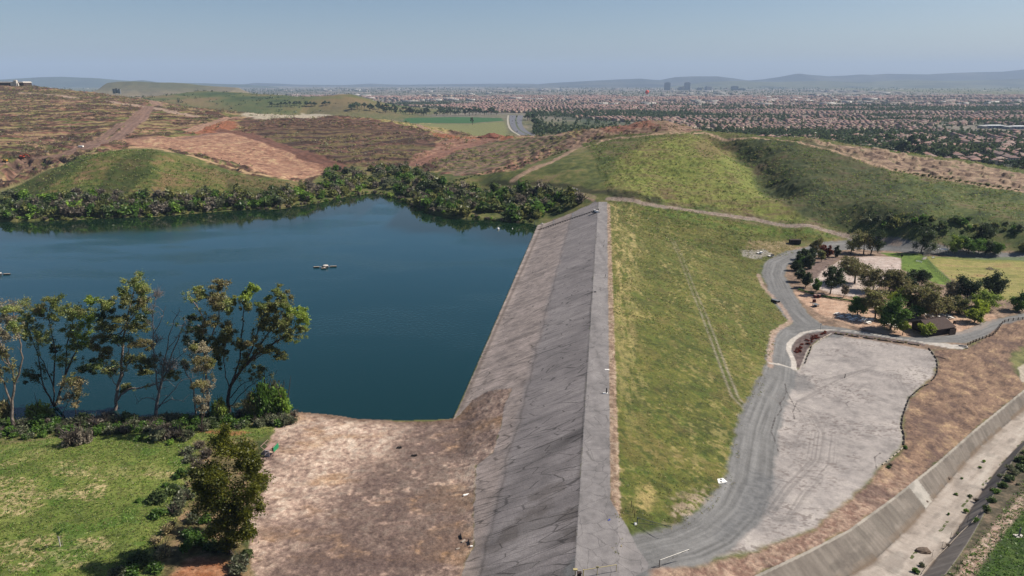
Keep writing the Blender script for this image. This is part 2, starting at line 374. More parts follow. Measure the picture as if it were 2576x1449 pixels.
# --- earthworks (left and centre hills)
EW = sstep(-40, 0, (560-0.06*X)-0)*0
earth_poly = [(-400,430),(0,480),(60,455),(140,420),(250,385),(330,372),(430,380),(520,410),(640,445),(760,462),(820,440),(900,418),(1040,430),(1110,440),(1200,440),(1300,430),(1434,372),(1500,352),(1560,338),(1650,334),(1718,334)]
Pw = wpoly(earth_poly); Pw = np.vstack([Pw, [[330, 760], [150, 1000], [0, 1150], [-500, 1500], [-1400, 1800], [-2400, 1700], [-2000, 700]]])
mE = pmask(Pw, 3, 3, 8, 41, world=True)
ZS_ = H(X, Y, False)
cont = ZS_+(fbm(X/40, Y/40, 3, 42)-.5)*1.6
strp = 0.5+0.5*np.sin(cont*2*np.pi/2.1+N2*1.2)
earth = mixc([C(84,54,46), C(124,84,70), C(150,108,90), C(174,132,108), C(190,154,126)], N1*.45+N2*.3+NS*.25, .36, .64)
grn = mixc([C(68,84,40), C(92,104,50), C(122,126,64), C(148,138,80)], N1*.6+N2*.4)
ge = sstep(.44, .60, fbm(X/60, Y/40, 4, 43)*.5+strp*.36+N1*.1+.06*sstep(-250, -420, X))
earth2 = lerp(earth, grn, ge*.85)
purple = sstep(.49, .57, fbm(X/22, Y/14, 4, 44)*.7+fbm(X/90, Y/60, 3, 45)*.3)
earth2 = lerp(earth2, np.broadcast_to(C(78,56,50), earth2.shape), purple*.8)
earth2 = lerp(earth2, np.broadcast_to(C(192,156,124), earth2.shape), sstep(.82, .93, strp)*.6*sstep(.3, .5, N2))
earth2 = lerp(earth2, np.broadcast_to(C(62,50,38), earth2.shape), sstep(.2, .07, strp)*.75*sstep(.3, .5, N2))
paint(mE, earth2)
# pink graded field
m = pmask([(290,352),(440,345),(560,328),(640,345),(740,385),(830,418),(800,445),(700,447),(640,430),(540,398),(440,376),(340,370)], 4, 3, 10, 46)
paint(m, mixc([C(126,90,74), C(154,114,94), C(172,130,108), C(190,152,122), C(204,174,138)], N1*.5+NS*.3+N2*.2))
PINK = m
# terraced centre
mT = pmask([(590,306),(650,297),(850,297),(940,303),(1000,312),(1090,345),(1096,372),(1040,392),(1030,416),(900,416),(840,418),(760,385),(650,340)], 4, 3, 10, 47)
terr = mixc([C(78,56,50), C(104,76,66), C(124,92,78), C(98,72,64)], N1*.5+NS*.5)
terr = lerp(terr, np.broadcast_to(C(54,42,34), terr.shape), sstep(.25, .08, strp)*.75)
terr = lerp(terr, grn, sstep(.42, .72, strp*.55+fbm(X/60, Y/40, 3, 48)*.5)*sstep(640, 700, Y*0+760-Y*0)*.42*(0.2+.8*sstep(900, 760, Y)))
paint(mT, terr)
# ploughed arcs right of the centre
mA = pmask([(1110,432),(1100,405),(1180,372),(1260,352),(1340,345),(1420,340),(1440,350),(1390,375),(1300,400),(1230,430),(1180,440)], 3, 3, 8, 49)
arc = 0.5+0.5*np.sin((np.hypot(X-(-60), (Y-900)*.8))*2*np.pi/9+N2*5)
paint(mA, lerp(mixc([C(92,72,64), C(128,102,88), C(150,122,104)], N1), grn*.8, sstep(.4, .7, arc)*.75))
# hump dirt (skyline)
m = pmask([(1434,376),(1500,352),(1560,338),(1650,334),(1718,334),(1760,330),(1700,312),(1640,305),(1560,311),(1480,330),(1420,360)], 3, 4, 10, 50)
paint(m, mixc([C(96,72,62), C(134,106,90), C(160,132,112), C(110,96,70)], N1*.6+N2*.4))
m = pmask([(1510,326),(1600,308),(1640,308),(1660,318),(1600,326),(1540,336)], 3, 4, 10, 51); paint(m*.7, C(150,98,80))
# orange-red earth
for pp in ([(470,336),(500,314),(550,301),(590,304),(600,318),(570,332),(540,336),(500,338)], [(1086,334),(1130,340),(1200,345),(1290,347),(1230,356),(1160,352),(1110,350)]):
    m = pmask(pp, 6, 4, 10, 52); paint(m*.9, mixc([C(150,92,66), C(172,112,82), C(156,100,78)], N1))
m = pmask([(1028,412),(1040,392),(1090,372),(1110,352),(1200,350),(1260,350),(1180,372),(1110,400),(1060,418),(1036,418)], 4, 2, 10, 53)
paint(m, mixc([C(130,92,78), C(158,118,98), C(176,140,118)], NS))
# pale crest of the far earth bank
m = pmask([(600,290),(760,286),(840,290),(800,297),(640,299)], 10, 6, 20, 54); paint(m*.9, C(196,184,164))
m = pmask([(960,303),(1060,306),(1180,325),(1240,345),(1100,334),(1020,316)], 5, 6, 12, 55); paint(m*.9, mixc([C(110,112,66), C(150,140,84), C(190,164,120)], N1))
# dirt tracks on the hills
def track(pts, w, c, seed=60, soft=1.2, a=1.0, hw2=None):
    w = w*1.5; m, D, S = lmask(pts, w, soft, w*.3, 6, seed)
    cc = mixc([np.array(c)*.8, np.array(c), np.array(c)*1.18], N1)
    rut = 1-0.25*np.exp(-((np.abs(D)-w*.45)/(w*.18+.2))**2)
    paint(m*a, cc*rut[:, None]); return m
TR = np.zeros(len(X))
for pts, w, c in [
  ([(60,234),(150,240),(260,254),(330,264),(375,269),(430,281),(490,293)], 5, C(184,158,138)),
  ([(290,229),(350,246),(400,265)], 6, C(160,130,112)),
  ([(376,268),(356,298),(310,335),(275,353),(220,372)], 5, C(152,122,108)),
  ([(368,270),(330,302),(285,325),(220,362),(170,388),(60,400),(-100,420)], 3.5, C(150,120,104)),
  ([(280,352),(430,348),(520,338),(560,334)], 4, C(150,116,100)),
  ([(560,330),(620,338),(700,365),(780,395),(850,422)], 6, C(128,90,76)),
  ([(600,294),(560,300),(480,330)], 5, C(176,140,118)),
  ([(330,371),(420,378),(480,392),(560,415),(640,438),(720,450)], 1.8, C(200,168,130)),
  ([(0,480),(70,452),(150,415),(215,388),(260,376)], 1.2, C(150,140,96)),
  ([(990,304),(1060,320),(1120,336),(1190,342),(1240,347),(1330,343),(1420,338)], 3.0, C(172,140,120)),
  ([(1240,350),(1180,366),(1100,392),(1050,412)], 5, C(150,110,94)),
  ([(1150,440),(1230,412),(1330,385),(1400,362)], 2.2, C(150,124,104)),
  ([(1290,455),(1380,410),(1434,380),(1515,352),(1560,344),(1617,341),(1718,334),(1772,332),(1873,347),(1975,354),(2009,356),(2093,376),(2144,393),(2212,417),(2246,427),(2330,440)], 1.8, C(176,146,122)),
  ([(2330,440),(2450,462),(2576,482),(2750,510)], 1.6, C(150,124,104))]:
    TR = np.maximum(TR, track(pts, w, c))
# strip beyond the ridge trail
m = pmask([(2009,357),(2093,377),(2144,394),(2212,418),(2246,428),(2350,444),(2576,484),(2760,515),(2760,470),(2576,440),(2400,406),(2200,375),(2050,353)], 3, 2, 8, 61)
m = np.maximum(m*1.0, 0)
paint(m, mixc([C(84,66,60), C(124,100,86), C(160,134,112), C(178,152,128), C(100,100,62)], NS*.6+N1*.4)); STRIP = m
# scrubby slopes of the right-hand hill; sunlit spur and shaded side put into colour
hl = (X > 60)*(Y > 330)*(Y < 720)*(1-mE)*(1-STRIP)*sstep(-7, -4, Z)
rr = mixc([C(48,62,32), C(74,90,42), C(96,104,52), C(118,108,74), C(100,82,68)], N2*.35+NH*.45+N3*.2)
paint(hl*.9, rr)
m = pmask([(1800,345),(1840,385),(1890,430),(1915,480),(1960,515),(2040,555),(2150,570),(2350,565),(2300,500),(2240,430),(2150,395),(2050,358),(1900,348)], 6, 6, 15, 59); paint(m*.8, mixc([C(40,50,28), C(58,70,36), C(78,84,46), C(92,80,58)], NH*.5+N2*.5))  # denser scrub, painted darker still for the shaded side beyond the gully
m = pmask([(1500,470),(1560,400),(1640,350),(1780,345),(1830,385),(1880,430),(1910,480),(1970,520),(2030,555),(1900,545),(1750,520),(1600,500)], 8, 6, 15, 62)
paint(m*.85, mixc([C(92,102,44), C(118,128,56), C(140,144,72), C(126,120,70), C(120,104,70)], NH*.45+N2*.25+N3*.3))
m = pmask([(1780,345),(1830,370),(1830,395),(1770,400),(1740,370)], 10, 8, 15, 63); paint(m*.5, C(130,98,80))
TR = np.maximum(TR, track([(1290,455),(1380,412),(1434,382),(1515,354),(1560,346),(1617,343),(1718,336),(1772,334),(1873,348),(1975,355),(2009,358),(2093,378),(2144,395),(2212,419),(2246,429),(2330,442),(2450,464),(2576,484),(2750,512)], 1.25, C(190,160,134), 66))
# dark brush line above the trail
m, D, S = lmask([(1180,478),(1240,462),(1330,462),(1400,466),(1450,474),(1490,484),(1560,492),(1650,505)], 3.0, 2, 2.0, 6, 64); paint(m*.75, C(46,48,30))
# left green hill
mL = pmask([(-200,520),(0,486),(70,458),(150,420),(250,385),(330,379),(400,386),(470,408),(560,430),(650,450),(720,460),(760,490),(640,520),(400,535),(0,545),(-200,545)], 4, 3, 8, 65)
gul = sstep(.5, .62, vn(X/26+N2*.6, Y/220, 66))
paint(mL, lerp(mixc([C(74,88,44), C(94,106,52), C(114,116,62), C(136,116,80), C(150,124,90)], N2*.5+NH*.5), mixc([C(50,62,34), C(70,82,42)], N1), gul*.7))
m = pmask([(430,392),(560,432),(700,456),(820,470),(760,492),(600,470),(480,425)], 4, 5, 10, 67); paint(m*.7, mixc([C(112,96,66), C(136,116,82)], N1))
# green field, bare plot and the avenue on the plain
m = pmask([(950,301),(1020,297),(1150,294),(1262,297),(1266,304),(1180,310),(1040,309)], 10, 2, 20, 68); paint(m, C(58,104,56)); FLD = m
m = pmask([(1040,311),(1180,312),(1268,306),(1275,325),(1290,345),(1180,335),(1100,320)], 12, 6, 30, 69); paint(m*.9, C(132,134,84))
# --- plain: house blocks get pale ground (streets, yards)
# --- downstream grass slope of the dam
p = damp(X, Y); zdn = 12-(p-4.6)/3.5
slope_px = [(1563,1300),(1570,1340),(1616,1325),(1690,1338),(1744,1326),(1806,1283),(1842,1234),(1846,1195),(1850,1110),(1862,1060),(1888,1022),(1924,979),(1934,945),(1937,922),(1939,865),(1944,830),(1964,822),(1979,807),(1964,784),(1944,764),(1924,736),(1905,693),(1910,667),(1938,650),(1990,640),(2010,622),(1990,606),(2070,612),(2110,600),(2060,592),(1900,566),(1700,534),(1560,512),(1532,508)]
SP = wpoly(slope_px); SP = np.vstack([SP, [[4.4+DAMS*415, 415], [4.4+DAMS*86, 86]]])
mS = pmask(SP, 1.2, 1.0, 3, 71, world=True)
gs = mixc([C(72,78,34), C(88,94,40), C(102,106,46), C(120,116,58), C(138,128,78)], N1*.3+N2*.35+NF*.35)
st1 = fbm((X-.16*Y)/2.2, Y/16, 4, 72)*.6+fbm(X/2.5, Y/5, 3, 76)*.4
gs = lerp(gs, np.broadcast_to(C(182,164,112), gs.shape), np.clip(sstep(.57, .68, st1*.62+NF*.38)*.8+.9*np.exp(-((p-8)/3.0)**2)*sstep(.45, .6, fbm((X-.13*Y)/1.2, Y/9, 3, 116))*sstep(110, 160, Y)+.8*sstep(.4, .6, fbm((X-.13*Y)/1.5, Y/12, 3, 117))*np.exp(-((p-.155*(Y-120)-16+.1*Y)/4)**2)*sstep(130, 170, Y), 0, 1)*(.45+.55*sstep(140, 300, Y))*sstep(62, 28, np.abs(p-16))*.95)
gs = lerp(gs, np.broadcast_to(C(88,108,42), gs.shape), sstep(.56, .7, fbm(X/2.5, Y/2.5, 4, 73))*.4)
gs = lerp(gs, np.broadcast_to(C(112,92,60), gs.shape), sstep(.55, .72, fbm(X/4, Y/6, 4, 74))*.3)
paint(mS, gs)
# tufts
paint(mS*sstep(.66, .74, fbm(X/1.3, Y/1.3, 2, 75))*.6, C(56,74,26))
# two-rut track down the slope
TRK = [(1690,600),(1715,650),(1740,720),(1770,790),(1800,870),(1830,950),(1850,1000),(1880,1030)]
m, D, S = lmask(TRK, 3.2, .8, .4, 2, 77)
rut = np.exp(-((np.abs(D)-.9)/.42)**2)*(m > 0); fade = sstep(0, 60, S)
paint(rut*mS*(.55+.45*sstep(60, 170, S))*.9, mixc([C(128,122,100), C(158,148,132)], NF))
paint(np.exp(-(D/.5)**2)*mS*.4*fade, C(60,80,30))
m = pmask([(1700,1260),(1760,1230),(1830,1225),(1840,1240),(1800,1285),(1740,1318),(1690,1320)], 3, 2.5, 1.6, 78); paint(m*.75*sstep(.35, .6, NF), mixc([C(150,128,112), C(186,166,148)], N1))
m = pmask([(1590,1280),(1610,1225),(1640,1215),(1650,1250),(1620,1300)], 2, 1.5, 2, 79); paint(m*.8*sstep(.42, .6, N1*.5+NF*.5), C(176,156,104))
m = pmask([(1880,606),(1990,606),(2010,622),(1960,640),(1880,632)], 3, 3, 4, 80); paint(m*.6, mixc([C(140,120,84), C(176,150,124)], N1))
m = pmask([(1863,630),(1925,628),(1945,640),(1900,652),(1870,645)], 2, 1.5, 2, 81); paint(m*.9, mixc([C(140,136,130), C(178,170,162)], NF))
# strip of fresher grass under the trail
m = pmask([(1600,515),(1800,546),(1990,575),(2100,592),(2110,602),(1950,595),(1800,575),(1680,545)], 4, 3, 6, 82); paint(m*.7, mixc([C(80,108,38), C(104,128,48), C(122,118,60)], N1))
# --- near-left meadow and bank
md = pmask([(-500,1449),(-500,1150),(0,1120),(150,1098),(300,1090),(440,1086),(600,1072),(700,1062),(690,1085),(640,1108),(560,1120),(500,1170),(500,1250),(430,1330),(380,1400),(420,1500),(400,1700),(-600,1700)], 2, 1.2, 3, 83)
paint(md, mixc([C(92,106,50), C(112,126,58), C(128,138,68), C(150,148,92)], N2*.5+N1*.3+NF*.2))
lit = sstep(.50, .58, fbm(X/9, Y/5, 3, 84)*.75+N2*.25)*sstep(.42, .56, fbm(X/.7, Y/.5, 3, 85))
m = pmask([(-300,1170),(100,1162),(300,1160),(450,1180),(440,1260),(380,1330),(320,1400),(200,1449),(-300,1470)], 6, 4, 8, 86)
paint(m*lit*.95, mixc([C(176,162,112), C(204,184,140)], NF))
paint(md*sstep(.62, .7, fbm(X/5, Y/5, 3, 87))*.5, C(70,112,34))
ms = pmask([(-500,1150),(0,1118),(150,1098),(300,1090),(440,1086),(600,1072),(700,1062),(680,1040),(400,1050),(100,1066),(-500,1080)], 1, .8, 3, 88)
paint(ms, mixc([C(70,66,42), C(104,104,60), C(134,120,92), C(118,132,62)], N1*.6+NF*.4))
# bank below the big tree
m = pmask([(500,1110),(640,1095),(650,1160),(640,1250),(620,1330),(640,1449),(640,1700),(380,1700),(400,1449),(430,1330),(490,1250),(490,1170)], 2, 1.5, 3, 89)
paint(m, mixc([C(84,74,50), C(118,108,70), C(146,122,92), C(170,140,112)], N1*.6+NF*.4))
m = pmask([(430,1449),(470,1405),(540,1400),(600,1420),(610,1480),(430,1500)], 2, 1, 2, 90); paint(m*.8, mixc([C(160,98,66), C(184,130,98)], NF))
m = pmask([(500,1085),(560,1080),(640,1088),(560,1098)], 1, 1, 2, 91); paint(m*.8, C(170,110,78))
# --- pale dirt flat beside the dam
md2 = pmask([(645,1700),(640,1449),(620,1330),(640,1250),(650,1160),(690,1085),(700,1060),(760,1036),(900,1056),(1000,1060),(1080,1060),(1138,1056),(1150,1050),(1189,1004),(1225,984),(1290,973),(1270,1025),(1262,1067),(1241,1138),(1198,1171),(1196,1220),(1192,1296),(1193,1373),(1170,1416),(1150,1700)], .8, .5, 2, 92)
N15 = fbm(X/1.6, Y/1.6, 4, 93)
dirt = mixc([C(118,98,90), C(152,128,116), C(180,154,138), C(202,178,160), C(214,194,176)], N15*.3+N2*.3+NF*.4, .33, .67)
dirt = lerp(dirt, np.broadcast_to(C(176,138,98), dirt.shape), sstep(.5, .7, fbm(X/12, Y/7, 4, 94))*.5)
dk = sstep(.50, .66, fbm(X/10, Y/8, 4, 95)*.6+N15*.4)
dirt = lerp(dirt, np.broadcast_to(C(104,86,82), dirt.shape), dk*.5)
dirt = lerp(dirt, np.broadcast_to(C(92,76,72), dirt.shape), sstep(17, 4, np.abs(p+36+0*X)-(Y < 120)*4)*sstep(.3, .55, N15+0.1)*.75)
wet = sstep(5, 0, dseg(X, Y, LAKE)[0]); dirt = lerp(dirt, np.broadcast_to(C(104,82,66), dirt.shape), wet*.8)
dirt = dirt*1.18*(.86+.28*fbm(X/.5, Y/.35, 2, 109))[:, None]; paint(md2, dirt)
# --- dam face
face_px = [(1497,506),(1440,535),(1395,553),(1352,566),(1350,572),(1140,1056),(1189,1006),(1225,985),(1290,975),(1268,1025),(1262,1067),(1241,1138),(1198,1171),(1196,1220),(1192,1296),(1193,1373),(1170,1416),(1150,1500),(1448,1700)]
FP = wpoly(face_px); FP = np.vstack([FP, [[-1.9+DAMS*60, 60], [-1.9+DAMS*418, 418]]])
mF = pmask(FP, .3, .35, 1.5, 96, world=True)
strip = sstep(-1.6, 1.6, (p+17.5+(fbm(X/4, Y/10, 3, 97)-.5)*2))      # 1 = upper, older asphalt; 0 = lower pale band
lo = mixc([C(118,110,108), C(144,134,130), C(166,154,150)], N1*.4+NF*.3+fbm((X+.15*Y)/9, (Y-.2*X)/1.2, 4, 98)*.3)
up = mixc([C(112,108,109), C(128,123,124), C(142,137,137)], N1*.3+N2*.4+fbm((X+.15*Y)/11, (Y-.2*X)/1.6, 4, 99)*.3)
fc = lerp(lo, up, strip)*1.54*np.array([1.03, 1.0, .97])
band = fbm((X)/26, (Y-.25*X)/3.4, 4, 100)
fc = fc*(1-.2*sstep(.53, .72, band))[:, None]*(.92+.16*fbm((X+.13*Y)/3, (Y-.13*X)/.28, 2, 118))[:, None]
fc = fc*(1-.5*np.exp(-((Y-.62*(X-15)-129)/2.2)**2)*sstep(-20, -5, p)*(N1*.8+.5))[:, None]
brn = sstep(.52, .66, fbm(X/5, Y/5, 4, 101)*.8+N3*.2)*sstep(125, 108, Y+(p+10)*.2)*sstep(-22, -14, p)
fc = lerp(fc, np.broadcast_to(C(104,95,90), fc.shape), brn*.5)
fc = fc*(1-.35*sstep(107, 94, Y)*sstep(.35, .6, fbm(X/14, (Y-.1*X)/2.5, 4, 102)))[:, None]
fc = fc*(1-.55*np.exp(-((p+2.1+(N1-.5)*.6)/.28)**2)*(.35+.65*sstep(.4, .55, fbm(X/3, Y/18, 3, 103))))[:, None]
fc = fc*(1-.3*np.exp(-((p+17.2+(fbm(X/6, Y/6, 3, 104)-.5)*2)/.3)**2))[:, None]
paint(mF, fc)
# darker wet line at the lake
paint(mF*np.exp(-((p+34.4)/.7)**2)*.6, C(92,80,72))
# crest
crest_r = [(1598,1700),(1598,1449),(1629,1434),(1632,1418),(1598,1370),(1580,1330),(1558,1296),(1540,1266)]
CR = wpoly(crest_r); CR = np.vstack([CR, [[3.45+DAMS*104, 104], [3.45+DAMS*414, 414], [-1.95+DAMS*419, 419], [-1.95+DAMS*60, 60]]])
mC = pmask(CR, .25, .15, 1.2, 105, world=True)
cc = 1.12*mixc([C(122,118,118), C(142,137,137), C(156,151,150)], N1*.35+NF*.3+fbm(X/1.5, Y/20, 3, 106)*.35)
paint(mC, cc)
m = pmask([(1497,505),(1500,495),(1480,488),(1430,477),(1385,474),(1380,480),(1430,487),(1470,496),(1490,508)], 1, .8, 3, 107); paint(m, mixc([C(160,132,114), C(190,164,146)], N1)); PT = m
# pinkish shoulder
m = sstep(.5, 0, np.abs(p-4.25)-.65-(NF-.5)*.6)*(Y > 96)*(Y < 408); paint(m*.95, mixc([C(140,116,100), C(172,146,126), C(190,168,148)], NF)); SHO = m
# --- roads
lot_px = [(2096,843),(2150,846),(2326,873),(2343,882),(2355,902),(2357,925),(2349,945),(2326,965),(2314,974),(2288,999),(2269,1055),(2274,1111),(2257,1140),(2211,1175),(2190,1203),(2137,1249),(2049,1330),(1926,1375),(1838,1400),(1700,1425),(1640,1400),(1700,1350),(1800,1300),(1850,1230),(1880,1150),(1900,1060),(1930,1010),(1985,940),(2012,925),(2028,900),(2040,872),(2070,852)]
mLot = pmask(lot_px, 1.5, 1.0, 3, 110)
lc = mixc([C(132,126,124), C(156,149,146), C(172,164,160), C(184,176,170)], N2*.4+N1*.35+NF*.25)
speck = sstep(.60, .68, fbm(X/.8, Y/.45, 2, 111))*sstep(.46, .6, fbm(X/12, Y/12, 3, 112))
lc = lerp(lc, np.broadcast_to(C(104,92,88), lc.shape), speck*.6)
lc = lc*1.15*(.9+.2*fbm(X/.35, Y/.35, 2, 113))[:, None]
paint(mLot, lc)
ROAD_A = [(1500,1440),(1560,1420),(1650,1388),(1720,1372),(1790,1340),(1850,1285),(1885,1215),(1895,1150),(1905,1080),(1930,1010),(1960,950),(1966,900),(1972,865),(1995,838),(2025,822)]
ROAD_B = [(2080,838),(2025,812),(1995,785),(1965,735),(1945,690),(1955,662),(2000,640),(2060,626),(2150,616),(2230,618),(2300,628),(2400,637),(2600,648),(2900,660)]
ROAD_C = [(1990,835),(2060,824),(2120,832),(2200,846),(2300,856),(2400,852),(2450,840),(2500,818),(2600,796),(2900,770)]
def gravel(pts, hw, seed, base, edge=1.2):
    m, D, S = lmask(pts, hw, edge, edge*.7, 3, seed)
    tr = fbm(D/.55, S/22, 3, seed+1)
    c = mixc([base*.72, base, base*1.3], tr*.6+N1*.2+NF*.2)
    paint(m, c); return m
gb = C(132,131,131)
mR = gravel(ROAD_A, 4.6, 120, gb*.93)
mR = np.maximum(mR, gravel(ROAD_B, 5.4, 122, gb)); mR = np.maximum(mR, gravel(ROAD_C, 3.9, 124, gb*1.02))
mR *= (1-mC)
paint(mC, cc)
# sweeping wheel tracks on the lot
for pts, w in (([(1960,1000),(2040,1040),(2070,1090),(2060,1160),(1990,1230),(1950,1290)], 3.4), ([(2060,960),(2180,930),(2260,950),(2290,1000)], 1.5), ([(2010,1010),(2100,960),(2200,920)], 1.2)):
    m, D, S = lmask(pts, w, 1.5, .5, 4, 130); tr = fbm(D/.4, S/30, 2, 131)
    paint(m*sstep(.45, .7, tr)*.45*mLot, C(120,114,112))
m = pmask([(1985,940),(2030,945),(2045,975),(2010,990),(1985,975)], 3, 2, 3, 132); paint(m*.6, C(112,112,114))
m = pmask([(1900,1190),(1960,1210),(1975,1240),(1930,1290),(1860,1330),(1800,1350)], 4, 2, 4, 133); paint(m*.55, mixc([C(96,98,102), C(128,128,130)], NF))
# erosion cracks on the lot
for pts in ([(1975,965),(1978,985),(1972,1002),(1962,1015),(1966,1030),(1955,1045)], [(1978,985),(1990,1005),(1998,1020),(2012,1035)], [(2005,1010),(1995,1035),(1998,1055)], [(2125,972),(2140,985),(2150,992)], [(2135,1010),(2128,1015),(2136,1026)], [(1950,1050),(1940,1085),(1950,1110),(1958,1135)], [(2205,1180),(2200,1150),(2215,1140)]):
    m, D, S = lmask(pts, .10, .25, .22, .7, 134); paint(np.clip(m*.85, 0, 1), C(62,54,54))
# pinkish verge between grass and road
m, D, S = lmask([(1937,922),(1939,870),(1946,836),(1975,818),(1990,806),(1965,770),(1920,722),(1908,690)], .9, .8, .7, 2, 136); paint(m*.8, mixc([C(168,140,124), C(200,176,160)], NF))
# trail from the crest to the right
mTr, D, S = lmask([(1530,500),(1620,512),(1700,524),(1800,538),(1900,552),(2000,568),(2100,586),(2200,602),(2260,612)], 2.0, .8, .5, 3, 137)
paint(mTr, mixc([C(140,122,110), C(172,152,138), C(158,146,136)], NF)*(1-.25*np.exp(-(D/.5)**2))[:, None])
mTl, D, S = lmask([(1500,500),(1470,490),(1430,480),(1380,475),(1290,470),(1200,470),(1150,478)], 1.6, 1, .8, 3, 138); paint(mTl*.7, C(140,136,84)*1.0)
# --- flats: picnic ground, pads, lawn, ball field
flats = pmask([(1938,650),(2010,622),(2100,610),(2300,618),(2900,640),(2900,840),(2560,800),(2527,813),(2480,840),(2432,872),(2343,882),(2096,843),(2030,820),(1985,790),(1925,720)], 2, 1.5, 4, 140)
paint(flats*(1-mR), mixc([C(110,92,80), C(148,124,106), C(178,152,132)], N1*.6+NF*.4))
m = pmask([(1993,733),(2010,733),(2060,736),(2142,750),(2211,761),(2320,780),(2412,793),(2498,790),(2510,805),(2470,828),(2412,842),(2297,850),(2211,836),(2125,813),(2068,793),(2033,770),(2010,750)], 1, .6, 3, 141)
paint(m*(1-mR*.8), mixc([C(186,150,126), C(204,170,146), C(214,182,158)], N1*.5+NF*.5)); PAD = m
m = pmask([(2073,678),(2119,652),(2197,644),(2268,647),(2266,678),(2240,700),(2200,730),(2154,747),(2096,739),(2039,718),(2050,693)], .8, .5, 3, 142)
paint(m, mixc([C(190,168,158), C(208,190,180), C(216,200,192)], N1*.5+NF*.5)); PAD = np.maximum(PAD, m)
m = pmask([(2030,668),(2080,648),(2110,650),(2073,678),(2055,700),(2036,705),(2030,690)], 1, .8, 3, 143); paint(m*.9, mixc([C(112,94,88), C(140,120,112)], NF))
mB = pmask([(1990,925),(1998,897),(1991,876),(2003,853),(2030,839),(2090,832),(2240,851),(2330,865),(2326,870),(2150,847),(2096,841),(2060,853),(2035,873),(2026,900),(2012,925)], .5, .2, 2, 144)
paint(mB, mixc([C(92,78,76), C(124,108,104)], NF))
mG = pmask([(2214,635),(2320,639),(2345,660),(2375,690),(2410,720),(2360,715),(2326,701),(2268,678),(2266,650),(2234,644)], .8, .4, 3, 145)
paint(mG, mixc([C(90,116,42), C(108,134,50), C(124,142,62)], N2*.5+NF*.5))
mBF = pmask([(2325,644),(2900,650),(2900,790),(2576,762),(2470,745),(2398,708),(2360,675)], .8, .4, 3, 146)
paint(mBF, mixc([C(128,130,66), C(150,146,80), C(168,156,96), C(160,134,88)], fbm(X/14, Y/5, 4, 147)*.6+N1*.25+N3*.15))
m = pmask([(2325,644),(2576,645),(2900,650),(2900,658),(2400,653)], 1.5, 1, 3, 148); paint(m*.6, C(96,124,44))
# concrete walk and kerbs
mK = np.zeros(len(X))
for pts, w in (([(1997,929),(1996,909),(1990,895),(1983,881),(1985,867),(1996,854),(2019,838),(2047,832),(2089,830)], .85), ([(2089,830),(2146,834),(2182,838),(2240,850),(2326,862),(2412,868)], .42), ([(1937,914),(1960,917),(1992,926)], .6)):
    m, D, S = lmask(pts, w, .25, .05, 2, 149); mK = np.maximum(mK, m)
m = pmask([(2300,860),(2330,862),(2408,869),(2432,874),(2418,880),(2390,877),(2340,868)], .3, .1, 2, 150); mK = np.maximum(mK, m)
paint(mK, mixc([C(190,182,174), C(214,206,198)], NF))
m, D, S = lmask([(2010,935),(2022,905),(2032,880),(2060,858),(2092,838)], .22, .2, .05, 2, 151); paint(m, C(190,180,172))
# --- brown slope towards the channel
bs_px = [(2343,882),(2432,878),(2480,846),(2527,815),(2576,803),(2760,790),(2760,960),(2576,985)]
BP = np.vstack([wpoly(bs_px), CH[::-1][1:-1], wpoly([(1600,1600),(1640,1436),(1700,1434),(1780,1420),(1838,1405),(1926,1380),(2049,1335),(2137,1254),(2192,1208),(2215,1178),(2260,1143),(2277,1111),(2272,1055),(2291,1002),(2328,968),(2352,945),(2360,925),(2358,902),(2346,884)])])
mBS = pmask(BP, 1.2, .8, 2.5, 160, world=True)
db = mixc([C(96,76,66), C(130,104,88), C(150,122,102), C(178,150,118)], fbm((X+Y)/5, (X-Y)/2, 4, 161)*.3+N1*.3+NF*.2+fbm(X/.4, Y/.4, 2, 166)*.2, .36, .64)
db = lerp(db, mixc([C(140,110,98), C(186,160,142)], NF), sstep(135, 110, Y-X*0.1)*.8)
db = lerp(db, np.broadcast_to(C(96,76,72), db.shape), sstep(.56, .7, fbm(X/9, Y/9, 4, 162))*.6)
paint(mBS, db)
m = pmask([(2535,890),(2580,870),(2800,880),(2800,970),(2580,975),(2560,940)], 2, 2, 4, 163); paint(m*.8, mixc([C(84,98,48), C(120,128,70)], N1))
m, D, S = lmask([(2640,880),(2570,930),(2578,960),(2620,985)], 1.1, .6, .3, 3, 164); paint(m*.9, C(190,178,164))
dc, sc = chan(X, Y); w1, w2, w3 = chw(sc); sw = w3+.4+5.0*sstep(60, 140, sc)
# beyond the channel
m = sstep(0, 1.5, dc-w3+(N1-.5)*2)*sstep(1, 4, sc)*(dc < 200)*(Y < 240)
paint(m, mixc([C(50,72,26), C(66,92,34), C(84,104,42)], N1*.5+NF*.5))
m = sstep(0, .4, dc-w3)*sstep(1, 0, dc-sw-2.4+(N1-.5)*2)*(Y < 240)*(sc > 1); paint(m, mixc([C(70,66,50), C(104,94,76), C(140,120,102)], N1*.5+NF*.5))
m = sstep(1.5, .6, np.abs(dc-sw-1.6+(N2-.5)*2))*(Y < 240)*(sc > 1); paint(m*.95, mixc([C(170,140,124), C(206,182,166)], NF))
